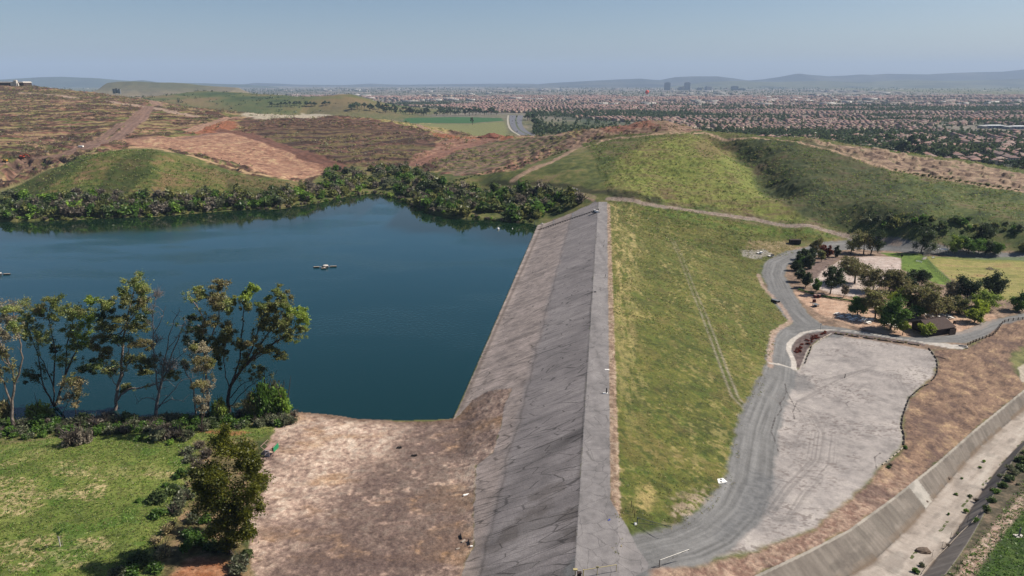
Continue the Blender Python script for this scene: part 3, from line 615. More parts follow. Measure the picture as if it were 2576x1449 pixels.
# channel concrete
chm = (dc > -0.15) & (dc < w3+.1) & (sc > 1) & (sc < CHL[-1]-1)
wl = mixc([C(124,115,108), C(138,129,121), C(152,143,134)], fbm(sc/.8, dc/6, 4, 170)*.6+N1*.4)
fl = mixc([C(170,158,148), C(192,180,170), C(206,196,186)], fbm(sc/9, dc/1.2, 4, 171)*.5+N1*.3+NF*.2)
fl = fl*(1-.3*np.exp(-((np.mod(sc, 6.1)-3)/.09)**2))[:, None]
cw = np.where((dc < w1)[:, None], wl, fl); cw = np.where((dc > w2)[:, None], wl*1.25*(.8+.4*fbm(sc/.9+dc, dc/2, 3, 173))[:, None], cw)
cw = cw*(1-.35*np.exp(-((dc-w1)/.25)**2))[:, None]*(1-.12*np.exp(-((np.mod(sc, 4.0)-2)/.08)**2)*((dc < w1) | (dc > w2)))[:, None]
cw = np.where(((dc < .25) & (dc > -.15))[:, None], C(176,168,158), cw)
rp = chm & (dc < w1) & (np.abs(sc-CHL[4]-11) < 3); cw = np.where(rp[:, None], C(190,184,176), cw)
stn = sstep(.5, .66, fbm(sc/5, dc/1.6, 4, 172)*.6+N1*.4); cw = cw*(1-.28*stn)[:, None]; edg = np.exp(-np.abs(dc-w1)/.7)+.8*np.exp(-np.abs(dc-w2)/.5); cw = lerp(cw, np.broadcast_to(C(128,110,94), cw.shape), np.clip(edg*sstep(.35, .6, N1)*.9, 0, .8)*(dc > w1*.8)*(dc < w2+.6))
COL[chm] = cw[chm]
weed = chm & (dc > w1) & (dc < w2) & ((np.abs(dc-8.6-(N1-.5)*.6) < .22) & (np.mod(sc+3, 17) < 7) & (NF > .42)); COL[weed] = C(84,92,52)
# --- fine relief
gz = np.zeros(len(X))
veg = np.clip(hl+mL+mS*.22+md*.3+ms, 0, 1)
gz += veg*(fbm(X/2.6, Y/1.7, 3, 180)-.5)*np.clip(0.12+(Y-120)*.002, .12, .55)
gz += hl*(1-mTr)*sstep(.58, .68, fbm(X/3.2, Y/2.4, 2, 181))*.7*sstep(380, 430, Y)
gz += mE*(1-TR)*((fbm(X/9, Y/6, 4, 182)-.5)*2.0+purple*sstep(.5, .62, fbm(X/4, Y/4, 2, 183))*1.2)*(1-PINK*.5)
gz += mE*(1-TR)*(1-PINK)*(strp-.5)*-0.7
gz += STRIP*(sstep(.55, .66, fbm(X/6, Y/5, 3, 184)))*1.6
gz += md2*(NF-.5)*.25+mBS*(NF-.5)*.35
gz += mLot*(NF-.5)*.04
mflat = np.clip(mC+mF+mR+mTr+mLot+PAD+mG+mBF+chm, 0, 1)
gz *= (1-np.clip(mC+mF+mR+mTr+mTl*.7+mLot*.8+chm, 0, 1))
inl = inpoly(X, Y, LAKE); gz[inl] = 0
Z = Z+gz
# raised walk
Z = Z+mK*.12
# cuts in the near-left terraces
for pts in ([(95,425),(110,415),(95,402)], [(60,430),(75,412),(62,400)], [(25,445),(45,425),(30,405)], [(150,415),(180,405),(140,398)]):
    m, D, S = lmask(pts, 4, 5, 1.5, 5, 190); Z = Z-m*4.5; paint(m*.7, mixc([C(84,64,56), C(140,112,98)], N1))
# region ids
RID[...] = R_GROUND
RID[(Y > 2700) | ((fw > .5) & (Y > 700))] = R_PLAIN
RID[mS > .5] = R_SLOPE; RID[(SHO > .5)] = R_SLOPE
RID[mLot > .5] = R_LOT; RID[mR > .5] = R_ROAD; RID[mF > .5] = R_FACE; RID[mC > .5] = R_CREST
RID[(np.maximum(mTr, np.maximum(mTl, TR)) > .5) & (RID == 0)] = R_PATH
RID[mG > .5] = R_LAWN; RID[mBF > .5] = R_FIELD; RID[mK > .5] = R_CONC; RID[chm] = R_CHAN
M_G = mat_ground("ground_soil", scales=((0.35, .22), (1.7, .25), (5.0, .38)))
M_H = mat_ground("far_ground", scales=((0.02, .25), (0.12, .25)), bump=0)
M_ASPH = mat_ground("cracked_asphalt", scales=((0.8, .10), (4, .22)), bump=.15, bscale=3, crack=(0.13, 0.55, 0.042, 0.13, 0.46, .8))
M_CREST = mat_ground("worn_asphalt", scales=((0.8, .10), (5, .12)), bump=.1, bscale=3, crack=(0.30, 0.26, 0.018, 0.13, 0.66, 1.6))
M_GRAV = mat_ground("gravel", scales=((0.9, .08), (5, .22)), bump=.2, bscale=4)
M_CON = mat_ground("concrete", scales=((0.5, .08), (3, .10)), bump=.06, bscale=3)
idx = (np.arange(NR-1)[:, None]*NC+np.arange(NC-1)[None]).ravel()
FQ = np.stack([idx, idx+1, idx+NC+1, idx+NC], 1); FR = RID[idx]
VV = np.stack([X, Y, Z], 1)
def split(rid, name, mat, smooth=True):
    f = FQ[np.isin(FR, rid)]; u, inv = np.unique(f, return_inverse=True)
    return mobj(name, nmesh(name, VV[u], inv.reshape(-1, 4), COL[u], mat, smooth))
tag(split([R_GROUND], "ground", M_G), kind='structure')
tag(split([R_PLAIN], "plain", M_H), kind='structure')
tag(split([R_ROAD], "gravel_road", M_GRAV), kind='structure')
tag(split([R_LOT], "parking_lot", M_GRAV), kind='structure')
tag(split([R_PATH], "dirt_path", M_G), kind='structure')
tag(split([R_LAWN], "lawn", M_G), kind='structure')
tag(split([R_FIELD], "sports_field", M_G), kind='structure')
tag(split([R_CONC], "pavement", M_CON), kind='structure')
dam = empty("dam", (0.75+DAMS*86, 86, 12), 0, "long straight earth dam with cracked grey asphalt face beside the lake", "dam")
for rid, nm, mt in ((R_FACE, "upstream_face", M_ASPH), (R_CREST, "crest_road", M_CREST), (R_SLOPE, "grass_slope", M_G)):
    o = split([rid], nm, mt); o.parent = dam; o.matrix_parent_inverse = dam.matrix_world.inverted()
    o.location = (-dam.location.x, -dam.location.y, -dam.location.z)
    from mathutils import Matrix
    o.matrix_parent_inverse = Matrix.Identity(4)
tag(split([R_CHAN], "drainage_channel", M_CON), "pale concrete drainage channel running down beside the gravel lot", "channel")
# ------------------------------------------------------------------ lake water
mw, t, b = newmat("lake_water"); L = t.links.new
b.inputs['Roughness'].default_value = 0.05; b.inputs['IOR'].default_value = 1.33
try: b.inputs['Specular IOR Level'].default_value = 0.5
except Exception: pass
tc = nd(t, "ShaderNodeTexCoord"); mp = nd(t, "ShaderNodeMapping"); mp.inputs['Scale'].default_value = (.012, .03, 1); L(tc.outputs['Object'], mp.inputs['Vector'])
n1 = nd(t, "ShaderNodeTexNoise"); n1.inputs['Scale'].default_value = 1; n1.inputs['Detail'].default_value = 4; L(mp.outputs[0], n1.inputs['Vector'])
sx = nd(t, "ShaderNodeSeparateXYZ"); L(tc.outputs['Object'], sx.inputs[0])
ym = nd(t, "ShaderNodeMapRange"); ym.inputs[1].default_value = 150; ym.inputs[2].default_value = 360; L(sx.outputs[1], ym.inputs[0])
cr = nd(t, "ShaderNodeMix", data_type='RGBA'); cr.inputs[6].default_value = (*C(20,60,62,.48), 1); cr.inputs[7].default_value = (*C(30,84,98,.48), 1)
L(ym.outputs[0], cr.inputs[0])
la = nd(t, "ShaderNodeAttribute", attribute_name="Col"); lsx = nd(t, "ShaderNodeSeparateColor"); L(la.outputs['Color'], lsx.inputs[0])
c2 = nd(t, "ShaderNodeMix", data_type='RGBA'); c2.inputs[7].default_value = (*C(30,56,38,.42), 1); L(lsx.outputs[0], c2.inputs[0]); L(cr.outputs[2], c2.inputs[6]); L(c2.outputs[2], b.inputs['Base Color'])  # dark olive: reflection of the far bank put into the water colour
wv = nd(t, "ShaderNodeTexNoise"); wv.inputs['Scale'].default_value = 0.9; wv.inputs['Detail'].default_value = 3; L(tc.outputs['Object'], wv.inputs['Vector'])
bs = nd(t, "ShaderNodeMapRange"); bs.inputs[1].default_value = 0.42; bs.inputs[2].default_value = 0.6; bs.inputs[3].default_value = 0.03; bs.inputs[4].default_value = 0.42; L(n1.outputs['Fac'], bs.inputs[0])
bp = nd(t, "ShaderNodeBump"); bp.inputs['Distance'].default_value = 0.4; calm = nd(t, "ShaderNodeMapRange"); calm.inputs[3].default_value = 1.0; calm.inputs[4].default_value = 0.06; L(lsx.outputs[0], calm.inputs[0]); ml = nd(t, "ShaderNodeMath", operation='MULTIPLY'); L(bs.outputs[0], ml.inputs[0]); L(calm.outputs[0], ml.inputs[1]); L(ml.outputs[0], bp.inputs['Strength']); L(wv.outputs['Fac'], bp.inputs['Height']); L(bp.outputs[0], b.inputs['Normal'])
lx = np.array(LAKE); LC = lx.mean(0)
import mathutils
tri = mathutils.geometry.tessellate_polygon([[mathutils.Vector((a[0], a[1], 0)) for a in LAKE]])
grow = []
for (a_, b_) in LAKE: grow.append((a_, b_))
x0, x1, y0, y1 = lx[:, 0].min()-30, lx[:, 0].max()+12, lx[:, 1].min()-10, lx[:, 1].max()+10
gx, gy = np.meshgrid(np.arange(x0, x1, 4.0), np.arange(y0, y1, 4.0)); 
wd0, _, _ = dseg(gx.ravel(), gy.ravel(), LAKE); wi = inpoly(gx.ravel(), gy.ravel(), LAKE) | (wd0 < 9)
wi = wi.reshape(gx.shape); nyy, nxx = gx.shape
ii = (np.arange(nyy-1)[:, None]*nxx+np.arange(nxx-1)[None]).ravel(); kk = (wi[:-1, :-1] & wi[1:, :-1] & wi[:-1, 1:] & wi[1:, 1:]).ravel()
q = np.stack([ii, ii+1, ii+nxx+1, ii+nxx], 1)[kk]; u, inv = np.unique(q, return_inverse=True)
V = np.stack([gx.ravel(), gy.ravel(), np.zeros(gx.size)], 1)[u]
refl_shore = [PZ(a, b, 0)[:2] for a, b in LAKE_PX[1:27]]; dsh, _, _ = dseg(V[:, 0], V[:, 1], refl_shore, False)
reach = np.where(V[:, 0] < -95, 62, np.where(V[:, 0] > -75, 52, 18))*(.7+.6*fbm(V[:, 0]/22, V[:, 1]/40, 3, 210)); cal = sstep(1.15, .55, dsh/reach)  # calm water off the far shore; also masks the painted reflection tint
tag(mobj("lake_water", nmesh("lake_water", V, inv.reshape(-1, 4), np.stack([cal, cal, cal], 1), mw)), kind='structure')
# ------------------------------------------------------------------ vegetation builders
def mat_leaf(name="foliage", tr=0.45):
    m = bpy.data.materials.new(name); m.use_nodes = True; t = m.node_tree; t.nodes.clear(); L = t.links.new
    at = nd(t, "ShaderNodeAttribute", attribute_name="Col"); oi = nd(t, "ShaderNodeObjectInfo")
    mr = nd(t, "ShaderNodeMapRange"); mr.inputs[3].default_value = 0.8; mr.inputs[4].default_value = 1.2; L(oi.outputs['Random'], mr.inputs[0])
    mx = nd(t, "ShaderNodeVectorMath", operation='SCALE'); L(at.outputs['Color'], mx.inputs[0]); L(mr.outputs[0], mx.inputs['Scale'])
    d = nd(t, "ShaderNodeBsdfDiffuse"); tl = nd(t, "ShaderNodeBsdfTranslucent"); ms = nd(t, "ShaderNodeMixShader"); ms.inputs[0].default_value = tr
    g = nd(t, "ShaderNodeBsdfGlossy"); g.inputs['Roughness'].default_value = .45; g.inputs['Color'].default_value = (.6, .6, .6, 1); m2 = nd(t, "ShaderNodeMixShader"); m2.inputs[0].default_value = 0.03
    L(mx.outputs[0], d.inputs[0]); L(mx.outputs[0], tl.inputs[0]); L(d.outputs[0], ms.inputs[1]); L(tl.outputs[0], ms.inputs[2])
    L(ms.outputs[0], m2.inputs[1]); L(g.outputs[0], m2.inputs[2])
    o = nd(t, "ShaderNodeOutputMaterial"); L(m2.outputs[0], o.inputs[0]); return m
M_LEAF = mat_leaf()
def mat_bark(name, c1, c2):
    m, t, b = newmat(name); n = nd(t, "ShaderNodeTexNoise"); n.inputs['Scale'].default_value = 1.6; n.inputs['Detail'].default_value = 5
    tc = nd(t, "ShaderNodeTexCoord"); mp = nd(t, "ShaderNodeMapping"); mp.inputs['Scale'].default_value = (3, 3, .8)
    t.links.new(tc.outputs['Object'], mp.inputs[0]); t.links.new(mp.outputs[0], n.inputs['Vector'])
    r = nd(t, "ShaderNodeValToRGB"); r.color_ramp.elements[0].position = .35; r.color_ramp.elements[1].position = .65
    r.color_ramp.elements[0].color = (*c1, 1); r.color_ramp.elements[1].color = (*c2, 1)
    t.links.new(n.outputs['Fac'], r.inputs[0]); t.links.new(r.outputs[0], b.inputs['Base Color']); return m
B_DARK = mat_bark("dark_bark", C(52,44,40), C(96,82,74)); B_PALE = mat_bark("pale_bark", C(104,92,84), C(176,160,150)); B_GREY = mat_bark("grey_bark", C(100,92,90), C(150,142,140))
_C0 = C
def CL(r, g, b): return _C0(r, g, b, 1.48)
PAL = dict(
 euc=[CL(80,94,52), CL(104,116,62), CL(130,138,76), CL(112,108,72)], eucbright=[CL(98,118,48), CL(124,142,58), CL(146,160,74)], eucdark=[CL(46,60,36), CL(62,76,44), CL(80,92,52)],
 grey=[CL(100,94,80), CL(120,112,94), CL(136,128,104)], olive=[CL(74,80,46), CL(96,100,58), CL(114,112,66)], brownol=[CL(88,82,58), CL(106,98,66), CL(102,106,60), CL(122,112,80)],
 dark=[CL(36,48,30), CL(48,60,36), CL(62,72,44)], green=[CL(54,78,32), CL(70,96,38), CL(88,112,48)], bright=[CL(74,98,36), CL(94,120,44), CL(112,136,54)],
 yell=[CL(104,116,38), CL(128,138,46), CL(92,104,38)], cyp=[CL(44,50,20), CL(70,74,24), CL(100,100,32), CL(56,64,24)], sage=[CL(80,84,66), CL(104,106,82), CL(64,72,52)], purp=[CL(78,72,66), CL(98,90,80), CL(114,106,92)],
 straw=[CL(130,118,86), CL(152,138,104), CL(112,106,74)], red=[CL(84,36,26), CL(112,50,34), CL(70,40,26)], willow=[CL(106,122,54), CL(128,142,66), CL(92,108,48)], plaint=[CL(46,62,42), CL(62,78,50), CL(82,94,60)])
def leaves(cl, per, size, pal, seed, up=0.0, shell=.55, flatz=1.0):
    """clumps (x,y,z,rx,ry,rz[,palette]) -> verts, quads, colours of many small leaf sprays"""
    r = np.random.default_rng(seed); VS = []; CS = []
    for c in cl:
        x, y, z, rx, ry, rz = c[:6]; pp = np.array(PAL[c[6]] if len(c) > 6 else PAL[pal]); n = max(6, int(per*(c[7] if len(c) > 7 else 1)))
        d = r.normal(size=(n, 3)); d /= np.linalg.norm(d, axis=1)[:, None]; rad = r.uniform(0, 1, n)**shell
        # ragged outline: push lobes in and out
        lob = 0.78+0.34*np.sin(d[:, 0]*5+seed)*np.cos(d[:, 2]*6+x)+r.normal(0, .08, n)
        rad = np.minimum(np.abs(r.normal(0, .36, n))+rad*.6, 1.7); ctr = np.array([x, y, z])+d*np.array([rx, ry, rz])*(rad*lob)[:, None]
        a = r.normal(size=(n, 3)); a[:, 2] *= .6; a /= np.linalg.norm(a, axis=1)[:, None]
        b = np.cross(a, r.normal(size=(n, 3))); b /= np.linalg.norm(b, axis=1)[:, None]+1e-9
        s = size*r.uniform(.55, 1.3, n)[:, None]
        q = np.stack([ctr-a*s, ctr+b*s*.45, ctr+a*s, ctr-b*s*.45], 1)
        ci = r.uniform(0, len(pp)-1, 1)[0]; k = np.clip(ci+r.normal(0, .7, n), 0, len(pp)-1.001); i = k.astype(int); f = (k-i)[:, None]
        col = (pp[i]*(1-f)+pp[i+1]*f)*r.uniform(.75, 1.25, n)[:, None]
        VS.append(q.reshape(-1, 3)); CS.append(np.repeat(col, 4, 0))
    V = np.concatenate(VS); return V, np.arange(len(V)).reshape(-1, 4), np.concatenate(CS)
def tubes(paths, n=6):
    """list of (points, radii) -> verts, quads"""
    VS = []; FS = []; o = 0
    for P, R in paths:
        P = np.asarray(P, float); R = np.asarray(R, float); m = len(P)
        T = np.gradient(P, axis=0); T /= np.linalg.norm(T, axis=1)[:, None]+1e-9
        ref = np.array([0, 1, 0.]) if abs(T[0][1]) < .9 else np.array([1, 0, 0.])
        A = np.cross(T, ref); A /= np.linalg.norm(A, axis=1)[:, None]+1e-9; B = np.cross(T, A)
        th = np.arange(n)*2*np.pi/n
        ring = P[:, None]+(A[:, None]*np.cos(th)[None, :, None]+B[:, None]*np.sin(th)[None, :, None])*R[:, None, None]
        VS.append(ring.reshape(-1, 3))
        for i in range(m-1):
            for j in range(n):
                FS.append((o+i*n+j, o+i*n+(j+1) % n, o+(i+1)*n+(j+1) % n, o+(i+1)*n+j))
        o += m*n
    return np.concatenate(VS), np.array(FS)
def smooth_path(P, k=4):
    P = np.asarray(P, float)
    if len(P) < 3: return P
    out = []; Q = np.vstack([2*P[0]-P[1], P, 2*P[-1]-P[-2]])
    for i in range(1, len(Q)-2):
        for t in np.linspace(0, 1, k, endpoint=False):
            a, b, c, d = Q[i-1], Q[i], Q[i+1], Q[i+2]
            out.append(.5*((2*b)+(-a+c)*t+(2*a-5*b+4*c-d)*t*t+(-a+3*b-3*c+d)*t**3))
    out.append(P[-1]); return np.array(out)
def tree_parts(h, cw, trunk, seed, pal, ncl=14, per=70, size=.5, bark=None, tr=.16, squash=.75, lean=(0, 0), multi=1):
    """trunk mesh + crown mesh of a free-standing tree, base at the origin"""
    r = np.random.default_rng(seed); ch = h-trunk; cl = []; br = []
    top = np.array([lean[0], lean[1], trunk+ch*.55])
    for k in range(multi):
        off = np.array([r.normal(0, tr*2*(multi > 1)), r.normal(0, tr*2*(multi > 1)), 0]); t2 = top+np.append(r.normal(0, cw*.25*(multi > 1), 2), 0)
        P = smooth_path([off, off*.6+t2*.35*np.array([.6, .6, 1])+np.append(r.normal(0, .2, 2), 0), t2]); br.append((P, np.linspace(tr, tr*.35, len(P))))
    for k in range(ncl):
        d = r.normal(size=3); d /= np.linalg.norm(d); d[2] = abs(d[2])*.9-.25
        q = r.uniform(.45, .85); c = np.array([lean[0], lean[1], trunk+ch*.42])+d*np.array([cw, cw, ch*.62])*q
        s = r.uniform(.28, .46); cl.append((*c, cw*s, cw*s, cw*s*squash))
        if k < 9:
            st = br[k % multi][0][int(len(br[k % multi][0])*.55)]
            Pb = smooth_path([st, (st+c)/2+np.array([0, 0, -.3]), c]); br.append((Pb, np.linspace(tr*.45, tr*.12, len(Pb))))
    tv, tf = tubes(br, 5); V, F, Cc = leaves(cl, per, size, pal, seed)
    return nmesh("trunk", tv, tf, None, bark or B_DARK, True), nmesh("crown", V, F, Cc, M_LEAF)
def place_tree(name, parts, loc, s=1.0, rz=0.0, label=None, cat="tree", group=None, sz=None):
    e = empty(name, loc, rz, label, cat, group); e.scale = (s, s, sz or s)
    for nm, me in zip(("trunk", "crown"), parts):
        o = bpy.data.objects.new(nm, me); link(o); o.parent = e
    return e
def shrub_mesh(w, h, seed, pal, ncl=7, per=40, size=.3, name="shrub", twig=0):
    r = np.random.default_rng(seed); cl = []
    for k in range(ncl):
        a = r.uniform(0, 6.28); q = r.uniform(0, .62); s = r.uniform(.32, .55)
        cl.append((math.cos(a)*w*q, math.sin(a)*w*q, h*(.28+r.uniform(0, .45)*(1-q*.6)), w*s, w*s, h*s*.75))
    V, F, Cc = leaves(cl, per, size, pal, seed)
    if twig:
        paths = []
        for k in range(twig):
            a = r.uniform(0, 6.28); e = np.array([math.cos(a)*w*r.uniform(.3, .95), math.sin(a)*w*r.uniform(.3, .95), h*r.uniform(.5, 1.15)])
            paths.append((np.array([[0, 0, 0], e*.5+r.normal(0, .12*w, 3), e]), np.array([.05, .035, .012])*max(1, w/2)))
        tv, tf = tubes(paths, 3); F = np.vstack([F, tf+len(V)]); V = np.vstack([V, tv]); Cc = np.vstack([Cc, np.tile(C(120,108,100), (len(tv), 1))])
    return nmesh(name, V, F, Cc, M_LEAF)
def put(name, me, loc, s=1.0, rz=0.0, label=None, cat=None, group=None, sz=None):
    o = mobj(name, me); o.location = [float(v) for v in loc]; o.rotation_euler = (0, 0, rz); o.scale = (s, s, sz or s); return tag(o, label, cat, group)
# ------------------------------------------------------------------ the eight big trees on the near shore (drawn limb by limb)
def z8(x, y): return (.3241*x, 657.4+.3241*y)
def big_tree(base, limbs, clumps, label, dy=0.0, bark=None, rb=.42, per=190, size=.23, twigs=0, name="eucalyptus_tree", seed=1, pal="euc"):
    r = np.random.default_rng(seed); bx, by = z8(*base); g = G1(bx, by); Yb = g[1]+dy
    g = np.array([pdir(bx, by)[0]*Yb, Yb, Hs(pdir(bx, by)[0]*Yb, Yb)])
    mpp = Yb/1741.0*.3241
    def W(x, y, d=0): a, b = z8(x, y); q = np.array(PY(a, b, Yb)); return q+np.array([0, d, 0])
    paths = []; offs = {}
    for L in limbs:
        pts = L[0] if isinstance(L, tuple) else L; r0 = (L[1] if isinstance(L, tuple) else rb*.5)
        dep = r.normal(0, 1.0); n = len(pts); Wp = []
        for i, (x, y) in enumerate(pts):
            k = (x//12, y//12)
            if k in offs: d = offs[k]
            else: d = dep*(i/(n-1))*2.2; offs[k] = d
            Wp.append(W(x, y, d))
        Wp[0][2] = Wp[0][2]-(0.5 if pts[0] == base else 0)
        P = smooth_path(Wp, 4); P[1:-1] += r.normal(0, .10, (len(P)-2, 3)); paths.append((P, np.linspace(r0, max(.035, r0*.22), len(P))))
        for k in range(max(2, len(P)//2)):       # side twigs
            i = r.integers(len(P)//3, len(P)); q = P[i]+r.normal(0, 1.1, 3)+np.array([0, 0, 1.0]); paths.append((np.array([P[i], (P[i]+q)/2+r.normal(0, .15, 3), q]), np.array([.06, .04, .02])))
    for k in range(twigs):
        P = paths[r.integers(0, len(limbs))][0]; i = r.integers(len(P)//3, len(P)); a = P[i]; q = a+r.normal(0, 1.1, 3)+np.array([.1, 0, 1.5])
        paths.append((np.array([a, (a+q)/2+r.normal(0, .2, 3), q]), np.array([.055, .04, .02])))
        for j in range(4): q2 = (a+q)/2+r.normal(0, .7, 3)+np.array([0, 0, .6]); paths.append((np.array([(a+q)/2, q2]), np.array([.035, .016])))
    cl = []
    for c in clumps:
        x, y, rx, ry = c[:4]; w = W(x, y, r.normal(0, rx*mpp*.7)); p_ = c[4] if len(c) > 4 else pal; f = c[5] if len(c) > 5 else 1.0
        for k in range(9):
            o = np.clip(r.normal(0, .45, 3), -.95, .95)*np.array([rx*mpp, rx*mpp, ry*mpp]); s = r.uniform(.34, .66)
            cl.append((w[0]+o[0], w[1]+o[1], w[2]+o[2], rx*mpp*s, rx*mpp*s, ry*mpp*s*.95, p_, f))
    if cl:
        cc0 = np.array([c[:3] for c in cl])
        for P, R in (paths[:] if not twigs else []):
            for q in P[len(P)//3:]:
                dm = np.abs(cc0-q); near_ = (dm[:, 0] < 1.9) & (dm[:, 2] < 1.9)
                if near_.any():
                    k_ = int(np.argmax(near_)); a_ = r.normal(0, .55, 3); cl.append((q[0]+a_[0], q[1]+a_[1], q[2]+a_[2], .75, .75, .95, cl[k_][6], .16))
    e = empty(name, g, 0, label, "tree"); tv, tf = tubes(paths, 6)
    o = mobj("trunk", nmesh("trunk", tv-g, tf, None, bark or B_DARK, True), e)
    if cl:
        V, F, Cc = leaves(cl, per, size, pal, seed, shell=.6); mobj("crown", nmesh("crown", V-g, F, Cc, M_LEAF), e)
    return e
BT = "eucalyptus_tree"
big_tree((95,1300), [([(95,1300),(90,1120),(110,960),(95,850),(20,760)], .42), ([(110,960),(170,800),(150,600),(110,480),(100,330)], .25), ([(90,1120),(40,900),(0,860),(-40,700)], .25), ([(95,850),(40,640),(30,500)], .2)],
 [(100,370,110,80,'grey',.6),(60,450,80,80,'grey',.5),(160,340,80,50,'euc',.6),(20,560,70,80,'grey',.6),(180,470,60,70,'euc',.6),(30,690,60,60,'brownol',.7),(-60,600,90,110,'grey',.8),(0,830,50,60,'brownol',.8)],
 "tall thin grey eucalyptus at the left edge of the near shore", seed=11, bark=B_PALE)
big_tree((430,1195), [([(430,1195),(422,1130),(440,1100)], .5), ([(422,1130),(380,1050),(330,900),(300,700),(230,500)], .26), ([(422,1130),(410,950),(350,800),(320,700),(260,450)], .2), ([(415,1000),(430,700),(390,480),(390,340)], .22), ([(430,1120),(490,900),(560,720),(640,560),(680,400)], .32), ([(490,900),(520,650),(560,450),(600,330)], .2), ([(360,1000),(280,900),(220,870)], .1)],
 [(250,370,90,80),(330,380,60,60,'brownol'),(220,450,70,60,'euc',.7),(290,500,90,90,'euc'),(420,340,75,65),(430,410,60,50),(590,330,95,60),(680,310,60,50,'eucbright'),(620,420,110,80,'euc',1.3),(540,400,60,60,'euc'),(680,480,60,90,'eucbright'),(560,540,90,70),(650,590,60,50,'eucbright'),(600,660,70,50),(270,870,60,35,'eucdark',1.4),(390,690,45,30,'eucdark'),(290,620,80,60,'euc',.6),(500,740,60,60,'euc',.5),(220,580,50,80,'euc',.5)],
 "wide eucalyptus with three spreading green plumes on the near shore, second from the left", seed=12)
big_tree((895,1200), [([(895,1200),(892,1050),(912,900),(920,700),(932,520),(960,350),(990,200)], .48), ([(900,1000),(960,880),(1010,780),(1090,710)], .2), ([(1005,790),(1000,640),(1010,560)], .14), ([(932,560),(1040,420),(1100,330)], .2), ([(925,660),(850,560),(800,500),(770,400)], .18), ([(895,1090),(1000,990),(1150,960),(1280,910),(1400,900)], .3), ([(900,960),(840,860),(780,800)], .1), ([(900,880),(800,760),(690,820)], .12)],
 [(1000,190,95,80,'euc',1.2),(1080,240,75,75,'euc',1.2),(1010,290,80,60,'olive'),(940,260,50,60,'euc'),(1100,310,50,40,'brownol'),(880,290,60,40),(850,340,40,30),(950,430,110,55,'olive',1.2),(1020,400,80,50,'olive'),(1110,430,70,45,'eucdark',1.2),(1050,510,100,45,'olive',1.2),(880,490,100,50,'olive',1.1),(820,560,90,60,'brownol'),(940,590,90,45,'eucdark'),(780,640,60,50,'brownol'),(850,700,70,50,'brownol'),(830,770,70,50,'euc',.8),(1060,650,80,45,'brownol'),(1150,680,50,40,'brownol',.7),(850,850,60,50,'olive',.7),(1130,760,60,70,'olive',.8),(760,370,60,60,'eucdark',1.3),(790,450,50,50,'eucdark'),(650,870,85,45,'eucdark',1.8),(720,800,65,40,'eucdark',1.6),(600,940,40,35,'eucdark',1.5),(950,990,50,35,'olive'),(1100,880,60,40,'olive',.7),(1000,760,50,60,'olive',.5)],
 "tallest eucalyptus of the near shore, pale straight trunk and round dark topknot", seed=13, bark=B_PALE)
big_tree((1210,1215), [([(1210,1215),(1208,1080),(1250,920),(1290,860)], .5), ([(1225,1000),(1205,820),(1195,600),(1190,400),(1215,270)], .2), ([(1245,950),(1290,700),(1330,500),(1380,400)], .18), ([(1255,900),(1370,650),(1440,480),(1500,440)], .18), ([(1290,870),(1350,780),(1440,700)], .14), ([(1205,1090),(1120,1060),(1060,1110)], .12), ([(1230,1120),(1330,1080),(1420,1110)], .14), ([(1215,1150),(1290,1060),(1380,960),(1480,940)], .14), ([(1195,560),(1260,440),(1290,340)], .1), ([(1290,700),(1400,560),(1460,540)], .1)],
 [(1150,800,50,60,'olive',.7),(1200,750,50,60,'sage',.5),(1340,880,60,35,'olive',.8),(1420,830,50,50,'sage',.6),(1090,870,40,50,'olive',.6)],
 "leafless pale grey dead eucalyptus in the middle of the near-shore row", seed=14, bark=B_GREY, twigs=150)
big_tree((1620,1200), [([(1620,1200),(1610,950),(1600,700),(1595,560),(1610,430),(1540,290),(1500,220)], .36), ([(1600,660),(1680,480),(1700,300),(1720,180)], .2), ([(1600,600),(1540,480),(1480,430)], .14), ([(1520,1180),(1505,950),(1470,850),(1440,740)], .24), ([(1605,800),(1680,690),(1760,560)], .14)],
 [(1520,225,55,35,'euc'),(1565,265,55,35,'euc'),(1690,210,75,55,'brownol'),(1745,260,75,65,'brownol'),(1650,290,60,50,'grey',.8),(1680,360,90,50,'brownol'),(1780,340,65,55,'euc',.8),(1810,320,40,40),(1490,450,70,45,'eucdark',1.3),(1570,520,60,45,'brownol'),(1700,430,80,55,'brownol',.8),(1650,610,80,60,'olive'),(1560,590,70,55,'eucdark',1.1),(1700,680,70,60,'olive',1.1),(1480,550,60,50,'grey',.5),(1780,500,60,80,'brownol',.9),(1440,620,60,60,'sage',.4),(1750,620,50,70,'olive',.8),(1680,780,50,60,'eucdark',.8)],
 "tall brownish eucalyptus with two open tops between the dead tree and the leaning tree", seed=15, bark=B_PALE)
